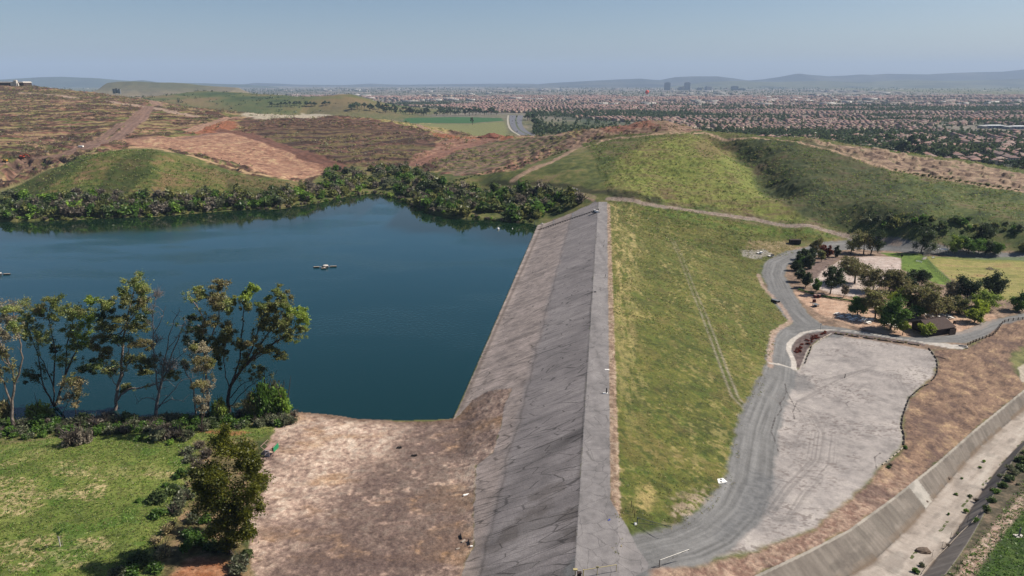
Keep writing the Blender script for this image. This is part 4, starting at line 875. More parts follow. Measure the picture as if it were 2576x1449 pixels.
big_tree((1780,1195), [([(1780,1195),(1772,1060),(1800,950),(1900,820),(2000,720),(2120,640),(2250,550),(2330,480)], .5), ([(1800,950),(1850,800),(1870,600),(1880,400),(1930,220)], .26), ([(1785,1000),(1760,850),(1760,700),(1800,560)], .16), ([(1860,870),(1950,700),(2020,500),(2090,300)], .26), ([(1900,820),(2020,640),(2150,450),(2220,330)], .24), ([(1950,770),(2100,700),(2180,720)], .14), ([(2050,690),(2200,600),(2350,580)], .12), ([(1790,1060),(1880,950),(1990,900)], .14), ([(1800,1120),(1900,1000),(2040,900),(2150,860)], .12)],
 [(1960,200,45,45,'eucbright',1.3),(1915,255,55,50,'eucbright'),(1900,370,40,55,'olive'),(1930,330,30,30,'euc'),(2110,250,75,50,'euc'),(2180,290,60,50,'brownol'),(2060,330,75,65),(2140,360,80,60,'olive',1.2),(2230,330,60,70,'euc'),(2280,370,50,50,'eucbright'),(2060,420,70,60,'olive',1.2),(2150,450,80,60,'olive',1.1),(2250,430,70,60,'euc'),(2350,400,60,45,'eucbright',1.3),(2370,470,50,45,'eucbright',1.2),(2330,540,60,35,'euc',1.2),(2270,590,70,35),(2060,520,100,55,'olive',1.2),(2190,550,80,50,'olive'),(1980,600,60,50,'brownol'),(2110,650,70,35,'olive'),(1900,620,45,60,'olive'),(2180,740,60,30,'olive'),(2030,700,70,35,'brownol',.8),(1790,540,60,70,'olive',.8),(1760,680,40,80,'olive',.6),(1990,860,60,50,'olive',.7),(1900,760,60,50,'olive',.6)],
 "leaning many-stemmed eucalyptus at the right end of the near-shore row", seed=16, per=210)
big_tree((1566,1330), [([(1566,1330),(1560,1150),(1558,900),(1550,700)], .16), ([(1555,1320),(1545,1180),(1545,1000)], .12), ([(1560,850),(1500,760),(1460,700)], .06)],
 [(1550,690,65,45,'grey',1.5),(1510,670,40,30,'olive'),(1560,760,75,50,'brownol',1.5),(1570,840,75,50,'grey',1.6),(1590,910,65,50,'brownol',1.5),(1590,980,55,50,'grey',1.4),(1580,1060,55,50,'grey',1.3),(1620,800,45,50,'olive'),(1600,1120,45,30,'grey')],
 "slim grey-brown eucalyptus standing in front of the row on a bare orange patch", seed=17, size=.2, per=190)
big_tree((585,1240), [([(585,1240),(580,1100),(560,960),(520,900)], .12), ([(582,1120),(600,980),(620,930)], .07), ([(480,1230),(500,1120),(560,1030)], .1)],
 [(500,940,50,40,'straw',.9),(570,970,55,45,'straw',.9),(600,1040,50,45,'brownol',.9),(510,1040,50,50,'grey',.8),(560,900,50,30,'olive',.7),(600,1100,40,30,'straw',.6)],
 "small straw-coloured tree in front of the second eucalyptus", seed=18, size=.2, per=120, name="small_tree")
# ------------------------------------------------------------------ big dark evergreen beside the dirt flat
gb_ = G1(577, 1392); bx, by, bz = gb_; r_ = np.random.default_rng(31); cl = []; t_ = by/1741.0
for (dx, dy, rx, ry) in [(0,-175,28,30),(-10,-140,48,40),(20,-120,45,40),(-30,-100,50,42),(35,-85,55,40),(-45,-55,55,45),(5,-60,60,45),(55,-45,48,45),(-35,-10,60,45),(25,0,65,45),(-55,25,40,40),(0,45,60,42),(50,40,42,40),(-25,80,45,30),(20,85,45,30),(45,90,30,25),(0,115,45,25),(-60,-25,35,40)]:
    c = np.array(PY(577+dx, 1255+dy*.93, by-.5)); c[1] += r_.normal(0, 1.6)
    for k in range(4):
        o_ = r_.uniform(-.6, .6, 3)*np.array([rx, rx, ry])*t_; s_ = r_.uniform(.5, .75)
        cl.append((c[0]+o_[0]*.92, c[1]+o_[1]*.92, c[2]+o_[2], rx*t_*s_*.95, rx*t_*s_*.95, ry*t_*s_*1.1, 'cyp', 1))
e = empty("evergreen_tree", gb_, 0, "large dense dark olive evergreen standing between the green meadow and the dirt flat", "tree")
V, F, Cc = leaves(cl, 560, .22, 'cyp', 33, shell=.45); mobj("crown", nmesh("crown", V-gb_, F, Cc, M_LEAF), e)
tv, tf = tubes([(np.array([[0, 0, -.5], [.1, 0, 6], [0, 0, 15]]), np.array([.45, .32, .1]))]+[(np.array([[0, 0, 2+k], [r_.normal(0, 1.6), r_.normal(0, 1.4), 4.5+k*1.1]]), np.array([.14, .04])) for k in range(8)], 6)
mobj("trunk", nmesh("trunk", tv, tf, None, B_DARK, True), e)
g2 = G1(628, 1330); cl = []
for (dx, dy, rx, ry) in [(0,-130,22,25),(8,-100,26,28),(-6,-75,26,28),(14,-60,26,26),(18,-30,22,22),(-4,-40,26,26),(26,-5,24,18),(0,0,24,24)]:
    c = np.array(PY(628+dx, 1225+dy*.8+8, g2[1])); cl += [(c[0]+r_.normal(0, .4), c[1]+r_.normal(0, .8), c[2]+r_.normal(0, .3), rx*t_*.62, rx*t_*.62, ry*t_*.62, 'olive') for k in range(3)]
e = empty("evergreen_tree", g2, 0, "smaller dull olive evergreen tucked behind the right side of the large dark one", "tree")
V, F, Cc = leaves(cl, 260, .19, 'olive', 35, shell=.5); mobj("crown", nmesh("crown", V-g2, F, Cc, M_LEAF), e)
tv, tf = tubes([(np.array([[0, 0, -.5], [0, .1, 5], [0, 0, 10]]), np.array([.25, .18, .06]))], 6); mobj("trunk", nmesh("trunk", tv, tf, None, B_DARK, True), e)
# young staked tree on the meadow
gy = G1(152, 1374); ps = tree_parts(4.2, 1.0, 1.9, 41, 'green', 7, 60, .13, B_PALE, .05)
e = place_tree("young_tree", ps, gy, 1, 0, "small young tree with white trunk guard alone on the meadow")
tv, tf = tubes([(np.array([[0, 0, 0], [0, 0, .9], [0, 0, 1.9]]), np.array([.09, .09, .09]))], 8); mobj("trunk_guard", nmesh("trunk_guard", tv, tf, None, flat("white_guard", C(214,208,206))), e)
tv, tf = tubes([(np.array([[.3, .1, 0], [.3, .1, 2.1]]), np.array([.035, .035]))], 5); mobj("stake", nmesh("stake", tv, tf, None, B_GREY), e)
SHQ = []
# ------------------------------------------------------------------ near shrubs
SP_ = {}
def shp(kind, k):
    key = (kind, k)
    if key not in SP_:
        q = dict(green=('green', 9, 110, .16, 0), dark=('eucdark', 9, 110, .16, 0), bright=('bright', 9, 110, .15, 0), sage=('sage', 8, 90, .15, 16), bare=('purp', 6, 50, .14, 60), straw=('straw', 7, 80, .14, 30), willow=('willow', 10, 120, .16, 0))[kind]
        SP_[key] = shrub_mesh(1.0, 1.1, 500+k*7+len(kind), q[0], q[1], q[2], q[3], "shrub", q[4])
    return SP_[key]
def shrubs(lst, where, group, r0=None):
    r = np.random.default_rng(len(lst)*13+7)
    W_ = {'green':'leafy mid-green', 'dark':'dark green', 'bright':'bright fresh green', 'sage':'dull grey-green', 'bare':'leafless grey-brown', 'straw':'dry straw-coloured', 'willow':'pale yellow-green'}
    g = G([(a[0], a[1]) for a in lst])
    for (px, py, wpx, kind), q in zip(lst, g):
        s = wpx*q[1]/1741.0*1.0; SHQ.append((shp(kind, int(r.integers(0, 3))), (q[0], q[1], q[2]-.05*s), s, r.uniform(0, 6.28), W_[kind]+" shrub "+where, group+", "+W_[kind], s*r.uniform(.85, 1.2)))
near = []; r_ = np.random.default_rng(77)
for x in range(-10, 740, 12):
    yb = 1098-(x/700)*35+r_.uniform(-10, 10); k = r_.choice(['dark','olive','green','bare','sage','green','straw'] if False else ['dark','green','green','bare','sage','green','sage'])
    near.append((x, yb, r_.uniform(14, 27), k))
for x in range(-10, 700, 17):
    near.append((x+r_.uniform(-5, 5), 1074-(x/700)*24+r_.uniform(-4, 4), r_.uniform(14, 28), r_.choice(['dark','bare','green','sage'])))
shrubs(near, "in the undergrowth below the near-shore eucalyptus row", "shrubs under the near-shore trees")
shrubs([(98,1062,40,'willow'),(88,1040,34,'willow'),(15,1065,36,'willow'),(15,1030,26,'straw'),(250,1075,36,'bare'),(270,1060,28,'bare'),(200,1070,26,'sage')], "growing among the trunks at the left of the near-shore row", "shrubs among the left trunks")
shrubs([(545,1050,26,'green'),(650,1050,30,'bright'),(690,1045,34,'bright'),(725,1040,30,'bright'),(700,1010,36,'green'),(655,1020,34,'green'),(620,1050,26,'green'),(740,1048,18,'bare'),(600,1035,26,'sage'),(700,1052,22,'sage')], "at the water's edge under the leaning eucalyptus", "shrubs at the right end of the near shore")
shrubs([(185,1118,42,'bare'),(215,1112,30,'bare'),(398,1108,34,'sage'),(440,1102,36,'bare'),(470,1108,28,'sage'),(500,1128,20,'bare'),(425,1118,16,'bright'),(470,1143,26,'sage'),(350,1108,16,'green')], "along the upper edge of the green meadow", "shrubs along the upper meadow edge")
shrubs([(455,1200,24,'green'),(440,1240,30,'dark'),(400,1262,32,'dark'),(470,1255,34,'sage'),(395,1300,28,'green'),(450,1290,36,'sage'),(425,1340,30,'straw'),(395,1365,24,'straw'),(410,1395,34,'straw'),(480,1355,34,'green'),(505,1372,36,'green'),(540,1340,30,'sage'),(470,1385,28,'green'),(528,1385,30,'dark'),(350,1418,36,'dark'),(385,1438,34,'green'),(330,1445,34,'green'),(300,1452,30,'sage'),(605,1425,36,'sage'),(620,1405,26,'dark'),(600,1445,30,'sage'),(500,1180,26,'bare'),(480,1160,24,'sage'),(520,1150,26,'bare'),(478,1222,18,'straw'),(600,1372,24,'straw'),(565,1385,28,'dark'),(645,1150,10,'straw'),(418,1225,14,'green'),(350,1262,12,'green'),(490,1310,30,'sage'),(520,1310,30,'green')], "on the bank around the large dark evergreen", "shrubs round the large evergreen")
shrubs([(2456,1311,15,'green'),(2481,1286,15,'dark'),(2494,1263,17,'dark'),(2508,1241,16,'green'),(2521,1226,17,'dark'),(2536,1209,17,'dark'),(2551,1193,18,'sage'),(2564,1181,18,'dark'),(2578,1166,18,'dark'),(2591,1151,18,'sage'),(2516,1201,14,'sage'),(2541,1181,15,'sage'),(2561,1161,15,'dark'),(2581,1141,15,'dark'),(2496,1236,12,'sage'),(2572,1185,16,'dark'),(2455,1262,11,'bare'),(2410,1345,10,'sage'),(2385,1375,10,'bare'),(2300,1440,16,'green'),(2318,1425,12,'sage'),(2430,1290,11,'bright'),(2560,1220,8,'sage')], "on the right bank of the concrete channel", "shrubs beside the channel")
shrubs([(2475,1163,7,'bright'),(2465,1178,7,'green'),(2405,1245,8,'green'),(2440,1250,8,'dark'),(2420,1205,5,'green'),(2385,1295,6,'green'),(2276,1128,9,'green'),(2235,1178,9,'dark'),(2240,1172,8,'bare')], "small weed clump in or beside the concrete channel", "weed clumps near the channel")
for (px, py, wp, k, zs, lab) in ((712,1046,42,'bright',2.1,"tall fresh green bush at the right end of the near shore, on the water's edge"),(668,1050,44,'green',2.5,"tall mid-green bush under the leaning eucalyptus"),(700,1044,34,'sage',3.0,"tall grey-green bush behind the fresh green one"),(640,1052,30,'straw',2.6,"tall straw-coloured bush at the foot of the leaning eucalyptus"),(560,1054,30,'willow',2.2,"tall pale green bush left of the leaning eucalyptus"),(100,1062,38,'willow',1.7,"tall pale yellow-green bush between the first two eucalyptus trunks"),(14,1066,34,'straw',2.4,"tall tan bush at the left edge of the near shore")):
    q = G1(px, py); s_ = wp*q[1]/1741; me = shrub_mesh(1.0, 1.1, 4000+px, dict(bright='bright', green='green', sage='sage', straw='brownol', willow='willow')[k], 14, 230, .10, "foliage_mesh", 10); put("tall_bush", me, q-np.array([0, 0, .2]), s_, 0, lab, "bush", None, s_*zs)
# far-shore shrub belts
FS_ = {}
for kd_, pl in (('green','green'),('dark','eucdark'),('bright','bright'),('bare','purp'),('olive','olive'),('sage','sage')):
    for k in range(3): FS_[(kd_, k)] = shrub_mesh(1.0, 1.15, 900+k*5+len(pl), pl, 8, 34, .2, "shrub", 14 if kd_ == 'bare' else 0)
WN = {'green':'leafy green', 'dark':'dark green', 'bright':'fresh light green', 'bare':'leafless grey-brown', 'olive':'dull olive', 'sage':'greyish green'}
def belt(poly, n, smin, smax, kinds, where, group, seed):
    r = np.random.default_rng(seed); P = np.array(poly, float); out = []
    while len(out) < n:
        c = r.uniform(P.min(0), P.max(0), (200, 2)); k = inpoly(c[:, 0], c[:, 1], P); out += list(c[k])
    out = np.array(out[:n]); g = G(out)
    for q in g:
        if q[2] < 0.05 or q[1] > 640: continue
        kd_ = r.choice(kinds); s = r.uniform(smin, smax)
        SHQ.append((FS_[(kd_, int(r.integers(0, 3)))], (q[0], q[1], q[2]-.1), s, r.uniform(0, 6.28), WN[kd_]+" shrub "+where, group+", "+WN[kd_], s*r.uniform(.8, 1.25)))
belt([(0,500),(120,498),(240,495),(330,500),(450,500),(560,490),(660,485),(740,480),(800,470),(880,462),(930,470),(900,488),(800,505),(700,522),(560,528),(400,540),(200,548),(0,554)], 330, 3.0, 6.6, ['green','dark','bare','bare','olive','bright','olive','sage','sage','bare'], "in the belt along the left far shore", "shrubs of the left far shore", 101)
belt([(800,435),(900,420),(1000,420),(1060,430),(1100,450),(1080,475),(1000,480),(900,475),(820,465)], 90, 3, 6, ['green','dark','bare','sage','olive'], "at the head of the lake cove", "shrubs at the head of the cove", 102)
belt([(990,490),(1040,472),(1110,468),(1200,475),(1300,482),(1400,490),(1480,498),(1470,510),(1400,540),(1350,558),(1290,556),(1150,545),(1060,522)], 190, 3.4, 7.5, ['green','dark','green','bare','sage','olive','olive'], "on the steep wooded bank left of the far end of the dam", "shrubs of the wooded bank", 103)
belt([(2110,560),(2300,548),(2570,560),(2576,612),(2300,606),(2150,592)], 70, 1.5, 4.0, ['green','dark','olive','olive','sage'], "on the foot of the right-hand hill above the road", "shrubs on the foot of the right-hand hill", 104)
shrubs([(350,528,26,'green'),(372,534,24,'bright'),(745,500,26,'bright'),(770,505,26,'bright'),(760,492,24,'bright'),(700,517,14,'willow'),(620,520,14,'bright'),(985,495,14,'willow'),(1020,508,12,'willow')], "standing out of the far-shore belt", "bright shrubs of the far shore")
_r = np.random.default_rng(55); FR_ = np.array([PZ(a, b, 0)[:2] for a, b in LAKE_PX[1:27]]); _s = np.hypot(*np.diff(FR_, axis=0).T); _c = np.concatenate([[0], np.cumsum(_s)])
for s_ in np.arange(6, _c[-1]-40, 2.6):
    x = np.interp(s_, _c, FR_[:, 0])+_r.normal(0, 1.0); y = np.interp(s_, _c, FR_[:, 1])+_r.uniform(.2, 3.2)
    kd_ = _r.choice(['bare','olive','green','bare','dark','olive','bright']); SHQ.append((FS_[(kd_, int(_r.integers(0, 3)))], (x, y, max(0, Hs(x, y))-.2), _r.uniform(1.1, 2.6), _r.uniform(0, 6), WN[kd_]+" shrub leaning over the water on the far shore", "fringe shrubs on the far shore, "+WN[kd_], _r.uniform(1.0, 2.4)))
def flush_shrubs(lim=290):
    SHQ.sort(key=lambda a: -a[2]/math.hypot(a[1][0], a[1][1]))
    for me, loc, sc_, rz, lab, grp, sz in SHQ[:lim]: put("shrub", me, loc, sc_, rz, lab, "shrub", grp, sz)
    VS = []; FS = []; CS = []; o = 0; cache = {}
    for me, loc, sc_, rz, lab, grp, sz in SHQ[lim:]:
        if me.name not in cache:
            v = np.empty(len(me.vertices)*3, np.float32); me.vertices.foreach_get("co", v); f = np.empty(len(me.loops), np.int32); me.loops.foreach_get("vertex_index", f)
            c = np.empty(len(me.vertices)*4, np.float32); me.attributes["Col"].data.foreach_get("color", c); cache[me.name] = (v.reshape(-1, 3), f.reshape(-1, 4), c.reshape(-1, 4)[:, :3])
        v, f, c = cache[me.name]; ca, sa = math.cos(rz), math.sin(rz)
        w = np.stack([(v[:, 0]*ca-v[:, 1]*sa)*sc_, (v[:, 0]*sa+v[:, 1]*ca)*sc_, v[:, 2]*sz], 1)+np.array(loc)
        VS.append(w); FS.append(f+o); CS.append(c); o += len(v)
    tag(mobj("shrubbery", nmesh("shrubbery", np.concatenate(VS), np.concatenate(FS), np.concatenate(CS), M_LEAF)), "smaller mixed brush filling the gaps in the shore belts", "brush", kind='stuff')
# dotted bushes along the ridge trail and on the far green hills
dots = [(1150+i*9.5+random.uniform(-3, 3), 456-(i*9.5)*.27+random.uniform(-1, 1)) for i in range(30)]+[(2250+i*12+random.uniform(-4, 4), 430+i*1.9+random.uniform(-1, 2)) for i in range(27)]
for q in G(dots):
    put("bush", FS_[('dark', 1)], q, random.uniform(.9, 1.7), random.uniform(0, 6), "small dark bush dotted along the ridge trail", "bush", "small bushes along the ridge trail")
flush_shrubs()
# ------------------------------------------------------------------ scrub and grass tufts as ground cover
def cover(name, pts, h, per, size, pals, seed, label, cat):
    r = np.random.default_rng(seed); V = []; Cc = []
    n = len(pts); o = np.repeat(pts, per, 0); d = r.normal(size=(n*per, 3)); d[:, 2] = np.abs(d[:, 2])
    hh = np.repeat(h, per)[:, None]; ctr = o+d*hh*np.array([.55, .55, .45])
    a = r.normal(size=ctr.shape); a /= np.linalg.norm(a, axis=1)[:, None]; b = np.cross(a, r.normal(size=ctr.shape)); b /= np.linalg.norm(b, axis=1)[:, None]+1e-9
    s = size*hh*r.uniform(.6, 1.3, (len(ctr), 1)); q = np.stack([ctr-a*s, ctr+b*s*.5, ctr+a*s, ctr-b*s*.5], 1).reshape(-1, 3)
    pc = np.array([p_ for k in pals for p_ in PAL[k]]); col = np.repeat(pc[r.integers(0, len(pc), n)], per, 0)*r.uniform(.75, 1.25, (n*per, 1))
    o_ = mobj(name, nmesh(name, q, np.arange(len(q)).reshape(-1, 4), np.repeat(col, 4, 0), M_LEAF)); tag(o_, label, cat, kind='stuff'); return o_
def scatter(mask, n, seed, w=None):
    r = np.random.default_rng(seed); k = np.where(mask > .5)[0]
    # weight by cell area so the cover is even on the ground
    ar = YR[np.clip(k//NC, 0, NR-2)+1]-YR[np.clip(k//NC, 0, NR-2)]; ar = ar*YR[k//NC]
    pr = ar/ar.sum(); k = r.choice(k, n, p=pr); return np.stack([X[k]+r.uniform(-.6, .6, n), Y[k]+r.uniform(-.6, .6, n), Z[k]], 1)
infr = (np.abs(X/Y) < .95)
hm = (hl > .5)*(mTr < .1)*(mTl < .1)*(TR < .1)*infr*(Y > 345)*(Z < 60)
pts = scatter(hm*(vn(X/12, Y/12, 300) > .25), 20000, 301); cover("scrub", pts, np.random.default_rng(1).uniform(.35, 1.0, len(pts)), 9, .42, ['green','olive','euc','brownol'], 302, "low mixed scrub covering the right-hand hill", "scrub")
pts = scatter(mL*(TR < .1)*infr, 4500, 303); cover("scrub", pts, np.random.default_rng(2).uniform(.4, 1.2, len(pts)), 8, .42, ['green','euc','olive'], 304, "low scrub on the green knoll across the lake", "scrub")
pts = scatter(mE*(TR < .1)*(PINK < .2)*infr*(Y < 1500)*(purple > .4), 9000, 305); cover("scrub", pts, np.random.default_rng(3).uniform(.8, 2.4, len(pts)), 8, .42, ['purp','brownol','olive'], 306, "heaps of dark cut brush on the graded hills", "brush")
pts = scatter(W_*1.0, 600, 307); cover("scrub", pts, np.random.default_rng(4).uniform(3, 7, len(pts)), 10, .4, ['dark','plaint'], 308, "scattered dark bushes on the distant green hills", "scrub")
gm = mS*infr*(m*0+1)*(vn(X/5, Y/5, 309) > .35)
pts = scatter(gm, 22000, 310); cover("grass", pts, np.random.default_rng(5).uniform(.10, .28, len(pts))*(1+.5*(pts[:, 1] > 200)), 6, .5, ['olive','olive','euc','brownol','straw'], 311, "rough grass tufts on the downstream slope of the dam", "grass")
pts = scatter(np.clip(md+ms, 0, 1)*infr*(Y < 260), 22000, 312); cover("grass", pts, np.random.default_rng(6).uniform(.12, .32, len(pts)), 6, .5, ['green','olive','euc','bright'], 313, "fresh green grass on the near-left meadow", "grass")
pts = scatter(sstep(15, 17, dc)*(Y < 230)*(X > 60)*infr, 7000, 314); cover("grass", pts, np.random.default_rng(7).uniform(.15, .4, len(pts)), 6, .5, ['green','eucdark','green'], 315, "dark green ground cover beyond the concrete channel", "ground cover")
# ------------------------------------------------------------------ distant mountains
def ridge(name, prof, Y0, depth, seed, col, base=-25, rough=.05):
    """a mountain range: crest heights follow prof [(px,py)] at distance Y0, falling away in front and behind"""
    px = np.array([p_[0] for p_ in prof], float); py = np.array([p_[1] for p_ in prof], float)
    us = np.arange(px.min(), px.max(), 3.0); crest = np.interp(us, px, py)
    hh = np.array([PY(u, v, Y0)[2] for u, v in zip(us, crest)]); _e = np.minimum(np.arange(len(us)), np.arange(len(us))[::-1])/(len(us)*.1); hh = base+(hh-base)*np.clip(_e, 0, 1)**.7; ks = np.linspace(-1, 1, 34); VV_ = []
    for k in ks:
        Yk = Y0+k*depth; Xk = pdir(us, np.full_like(us, VH))[0]*Y0*(1+k*depth/Y0*.15)
        nz = fbm(Xk/(depth*.35), np.full_like(us, Yk)/(depth*.35), 5, seed)
        f = (1-abs(k))**.85; zz = base+(hh-base)*f*(1-(1-f)*(1-nz)*.9)+(nz-.5)*(hh-base)*rough*5*f*(1-f)
        VV_.append(np.stack([Xk, np.full_like(us, Yk), zz], 1))
    V = np.concatenate(VV_); n = len(us); i = (np.arange(len(ks)-1)[:, None]*n+np.arange(n-1)[None]).ravel()
    cc = mixc(col, fbm(V[:, 0]/700, V[:, 1]/700, 4, seed+3))
    tag(mobj(name, nmesh(name, V, np.stack([i, i+1, i+n+1, i+n], 1), cc, M_H, True)), kind='structure')
MC = [C(30,38,38), C(44,50,46), C(60,62,54), C(84,82,70)]
ridge("mountains", [(1200,214),(1330,212),(1430,206),(1500,202),(1560,199),(1610,197),(1640,200),(1660,201),(1700,193),(1740,191),(1800,191),(1840,196),(1880,202),(1920,199),(1960,193),(1985,188),(2005,184),(2030,187),(2080,191),(2130,189),(2160,186),(2190,187),(2230,184),(2270,185),(2330,186),(2400,182),(2470,180),(2520,179),(2576,173),(2700,166),(3000,150)], 17000, 3200, 401, MC)
ridge("mountains", [(1650,216),(1760,206),(1850,203),(1950,206),(2060,203),(2170,206),(2280,201),(2400,203),(2500,200),(2600,196),(2900,190)], 13500, 2200, 405, [C(70,76,54), C(104,106,74), C(60,66,50)])
ridge("hills", [(-300,203),(0,200),(60,196),(110,193),(160,192),(230,195),(290,200),(330,203),(360,201),(400,207),(450,208),(520,209),(560,211),(720,215)], 14000, 1200, 409, [C(52,66,50), C(76,88,60)], rough=.12)
ridge("hills", [(560,212),(640,208),(700,210),(760,213),(860,214),(930,210),(1010,213),(1150,211),(1300,210),(1430,212)], 19000, 2000, 411, MC)
ridge("hills", [(230,214),(270,208),(300,204),(340,203),(390,206),(430,206),(470,209),(500,213),(540,216),(640,222)], 4700, 500, 413, [C(110,98,76), C(136,122,92), C(104,104,72)], rough=.08)
# ------------------------------------------------------------------ houses
M_HOUSE = bpy.data.materials.new("house_paint"); M_HOUSE.use_nodes = True
_t = M_HOUSE.node_tree; _b = _t.nodes["Principled BSDF"]; _aa = nd(_t, "ShaderNodeAttribute", attribute_name="Col"); _b.inputs['Roughness'].default_value = .85
_nn = nd(_t, "ShaderNodeTexNoise"); _nn.inputs['Scale'].default_value = .8; _nn.inputs['Detail'].default_value = 4; _tc = nd(_t, "ShaderNodeTexCoord"); _t.links.new(_tc.outputs['Object'], _nn.inputs['Vector'])
_mr = nd(_t, "ShaderNodeMapRange"); _mr.inputs[1].default_value = .3; _mr.inputs[2].default_value = .7; _mr.inputs[3].default_value = .85; _mr.inputs[4].default_value = 1.15; _t.links.new(_nn.outputs['Fac'], _mr.inputs[0])
_v = nd(_t, "ShaderNodeVectorMath", operation='SCALE'); _t.links.new(_aa.outputs['Color'], _v.inputs[0]); _t.links.new(_mr.outputs[0], _v.inputs['Scale']); _t.links.new(_v.outputs[0], _b.inputs['Base Color'])
def boxq(x0, x1, y0, y1, z0, z1):
    v = [(x0,y0,z0),(x1,y0,z0),(x1,y1,z0),(x0,y1,z0),(x0,y0,z1),(x1,y0,z1),(x1,y1,z1),(x0,y1,z1)]
    return v, [(0,3,2,1),(4,5,6,7),(0,1,5,4),(1,2,6,5),(2,3,7,6),(3,0,4,7)]
def hipq(x0, x1, y0, y1, z, h, o=.6):
    x0 -= o; x1 += o; y0 -= o; y1 += o; w = min(x1-x0, y1-y0)/2
    if x1-x0 > y1-y0: a, b_ = (x0+w, (y0+y1)/2, z+h), (x1-w, (y0+y1)/2, z+h); v = [(x0,y0,z),(x1,y0,z),(x1,y1,z),(x0,y1,z), a, b_]; f = [(0,1,5,4),(1,2,5,5),(2,3,4,5),(3,0,4,4),(3,2,1,0)]
    else: a, b_ = ((x0+x1)/2, y0+w, z+h), ((x0+x1)/2, y1-w, z+h); v = [(x0,y0,z),(x1,y0,z),(x1,y1,z),(x0,y1,z), a, b_]; f = [(0,1,4,4),(1,2,5,4),(2,3,5,5),(3,0,4,5),(3,2,1,0)]
    return v, f
def joinq(parts):
    V = []; F = []; Cc = []; o = 0
    for (v, f), c in parts:
        V += v; F += [tuple(i+o for i in q) for q in f]; Cc += [c]*len(v); o += len(v)
    return np.array(V, float), np.array(F), np.array(Cc)
def tri_safe(name, V, F, Cc, mat):
    """quads where some are degenerate (triangle written as 4 indices)"""
    me = bpy.data.meshes.new(name); fs = [tuple(dict.fromkeys(int(i) for i in q)) for q in F]
    me.from_pydata([tuple(map(float, v)) for v in V], [], fs); me.update()
    at = me.attributes.new("Col", 'FLOAT_COLOR', 'POINT'); c4 = np.ones((len(V), 4), np.float32); c4[:, :3] = Cc; at.data.foreach_set("color", c4.ravel())
    me.materials.append(mat); return me
ROOFS = [C(172,128,116), C(186,144,130), C(156,122,116), C(184,156,142), C(146,118,112)]
WALLS = [C(206,186,160), C(190,168,146), C(214,200,180), C(176,156,138)]
def house(k):
    r = np.random.default_rng(700+k); w = r.uniform(10, 13); d = r.uniform(9, 12); h = r.uniform(5.4, 6.2); rc = ROOFS[k % 5]; wc = WALLS[k % 4]; win = C(70,74,80)
    W = [(boxq(-w/2, w/2, -d/2, d/2, -.5, h), wc), (boxq(-w/2+1, w/2-4, -d/2-3.2, -d/2, -.5, h-2.6), wc*.95), (boxq(w/2-4.2, w/2+2.4, -d/2+1, d/2-2, -.5, 3.0), wc)]
    R = [(hipq(-w/2, w/2, -d/2, d/2, h, 2.3), rc), (hipq(-w/2+1, w/2-4, -d/2-3.2, -d/2+.5, h-2.6, 1.3), rc*1.05), (hipq(w/2-4.2, w/2+2.4, -d/2+1, d/2-2, 3.0, 1.4), rc*.95)]
    G_ = []
    for zc in (1.0, 3.6):
        for xc in np.linspace(-w/2+1.4, w/2-2.6, 3): G_.append((boxq(xc, xc+1.2, -d/2-.05 if zc > 3 else -d/2-3.25, -d/2-.0 if zc > 3 else -d/2-3.2, zc, zc+1.2), win))
        for yc in np.linspace(-d/2+1.4, d/2-2.4, 3): G_.append((boxq(-w/2-.05, -w/2, yc, yc+1.1, zc, zc+1.2), win)); G_.append((boxq(w/2, w/2+.05, yc, yc+1.1, zc+.1, zc+1.2), win))
    return W, R, G_
HP = []
for k in range(10):
    W, R, G_ = house(k); HP.append((tri_safe("wall", *joinq(W+G_), M_HOUSE), tri_safe("roof", *joinq(R), M_HOUSE), None, joinq(W+R+G_[:6])))
def infield(x, y):
    """places on the plain that carry no houses: the field, the avenue, the far hills"""
    u = x/y; return ((u < .02) & (y > 1150) & (y < 2250)) | (u < -.1) & (y < 2900) | ((u > -.02) & (u < .045) & (y < 2000))
AVE_PX = [(1284,292),(1282,300),(1284,317),(1292,332),(1313,342),(1340,342),(1316,332),(1311,313),(1319,297),(1309,291)]
AVE = [PZ(a, b, -11)[:2] for a, b in AVE_PX]; mAv = None
TN = lambda x, y: fbm(x/460, y/170, 4, 801)
hx = []; 
r_ = np.random.default_rng(81)
for ky in range(0, 40):
    for kx in range(-14, 34):
        cx, cy = kx*170.0, 760+ky*120.0
        if cy > 5200: continue
        if not (-.30*cy < cx < .84*cy): continue
        th = [0, .25, -.35, .6, -.12, .9, 1.2][(kx*7+ky*13+kx*ky) % 7]; cx += 40*math.sin(ky*1.7); cy += 30*math.sin(kx*2.3); ca, sa = math.cos(th), math.sin(th)
        for i in range(11):
            for j in range(4):
                lx_, ly_ = -85+i*16+r_.uniform(-1, 1), -45+(j//2)*58+(j % 2)*24+r_.uniform(-1, 1)
                hx.append((cx+lx_*ca-ly_*sa, cy+lx_*sa+ly_*ca, th+(0 if j % 2 else math.pi)+(math.pi/2 if r_.random() < .15 else 0)))
hx = np.array(hx); zz = H(hx[:, 0], hx[:, 1], False); uu = hx[:, 0]/hx[:, 1]
tn = TN(hx[:, 0], hx[:, 1])
school = (np.abs(hx[:, 0]-1165) < 230) & (np.abs(hx[:, 1]-1590) < 120)
ok = (zz < -13) & ~infield(hx[:, 0], hx[:, 1]) & (tn < np.where(hx[:, 1] < 1350, .72, np.where(hx[:, 1] < 2300, .555, .51))) & seen(hx[:, 0], hx[:, 1], zz+9) & (uu < .8) & ~school & ((uu > .06) | (hx[:, 1] > 2300)) & (r_.random(len(hx)) > .10) & ~((hx[:, 1] < 900) & (vn(hx[:, 0]/20, hx[:, 1]/20, 9) > .45))
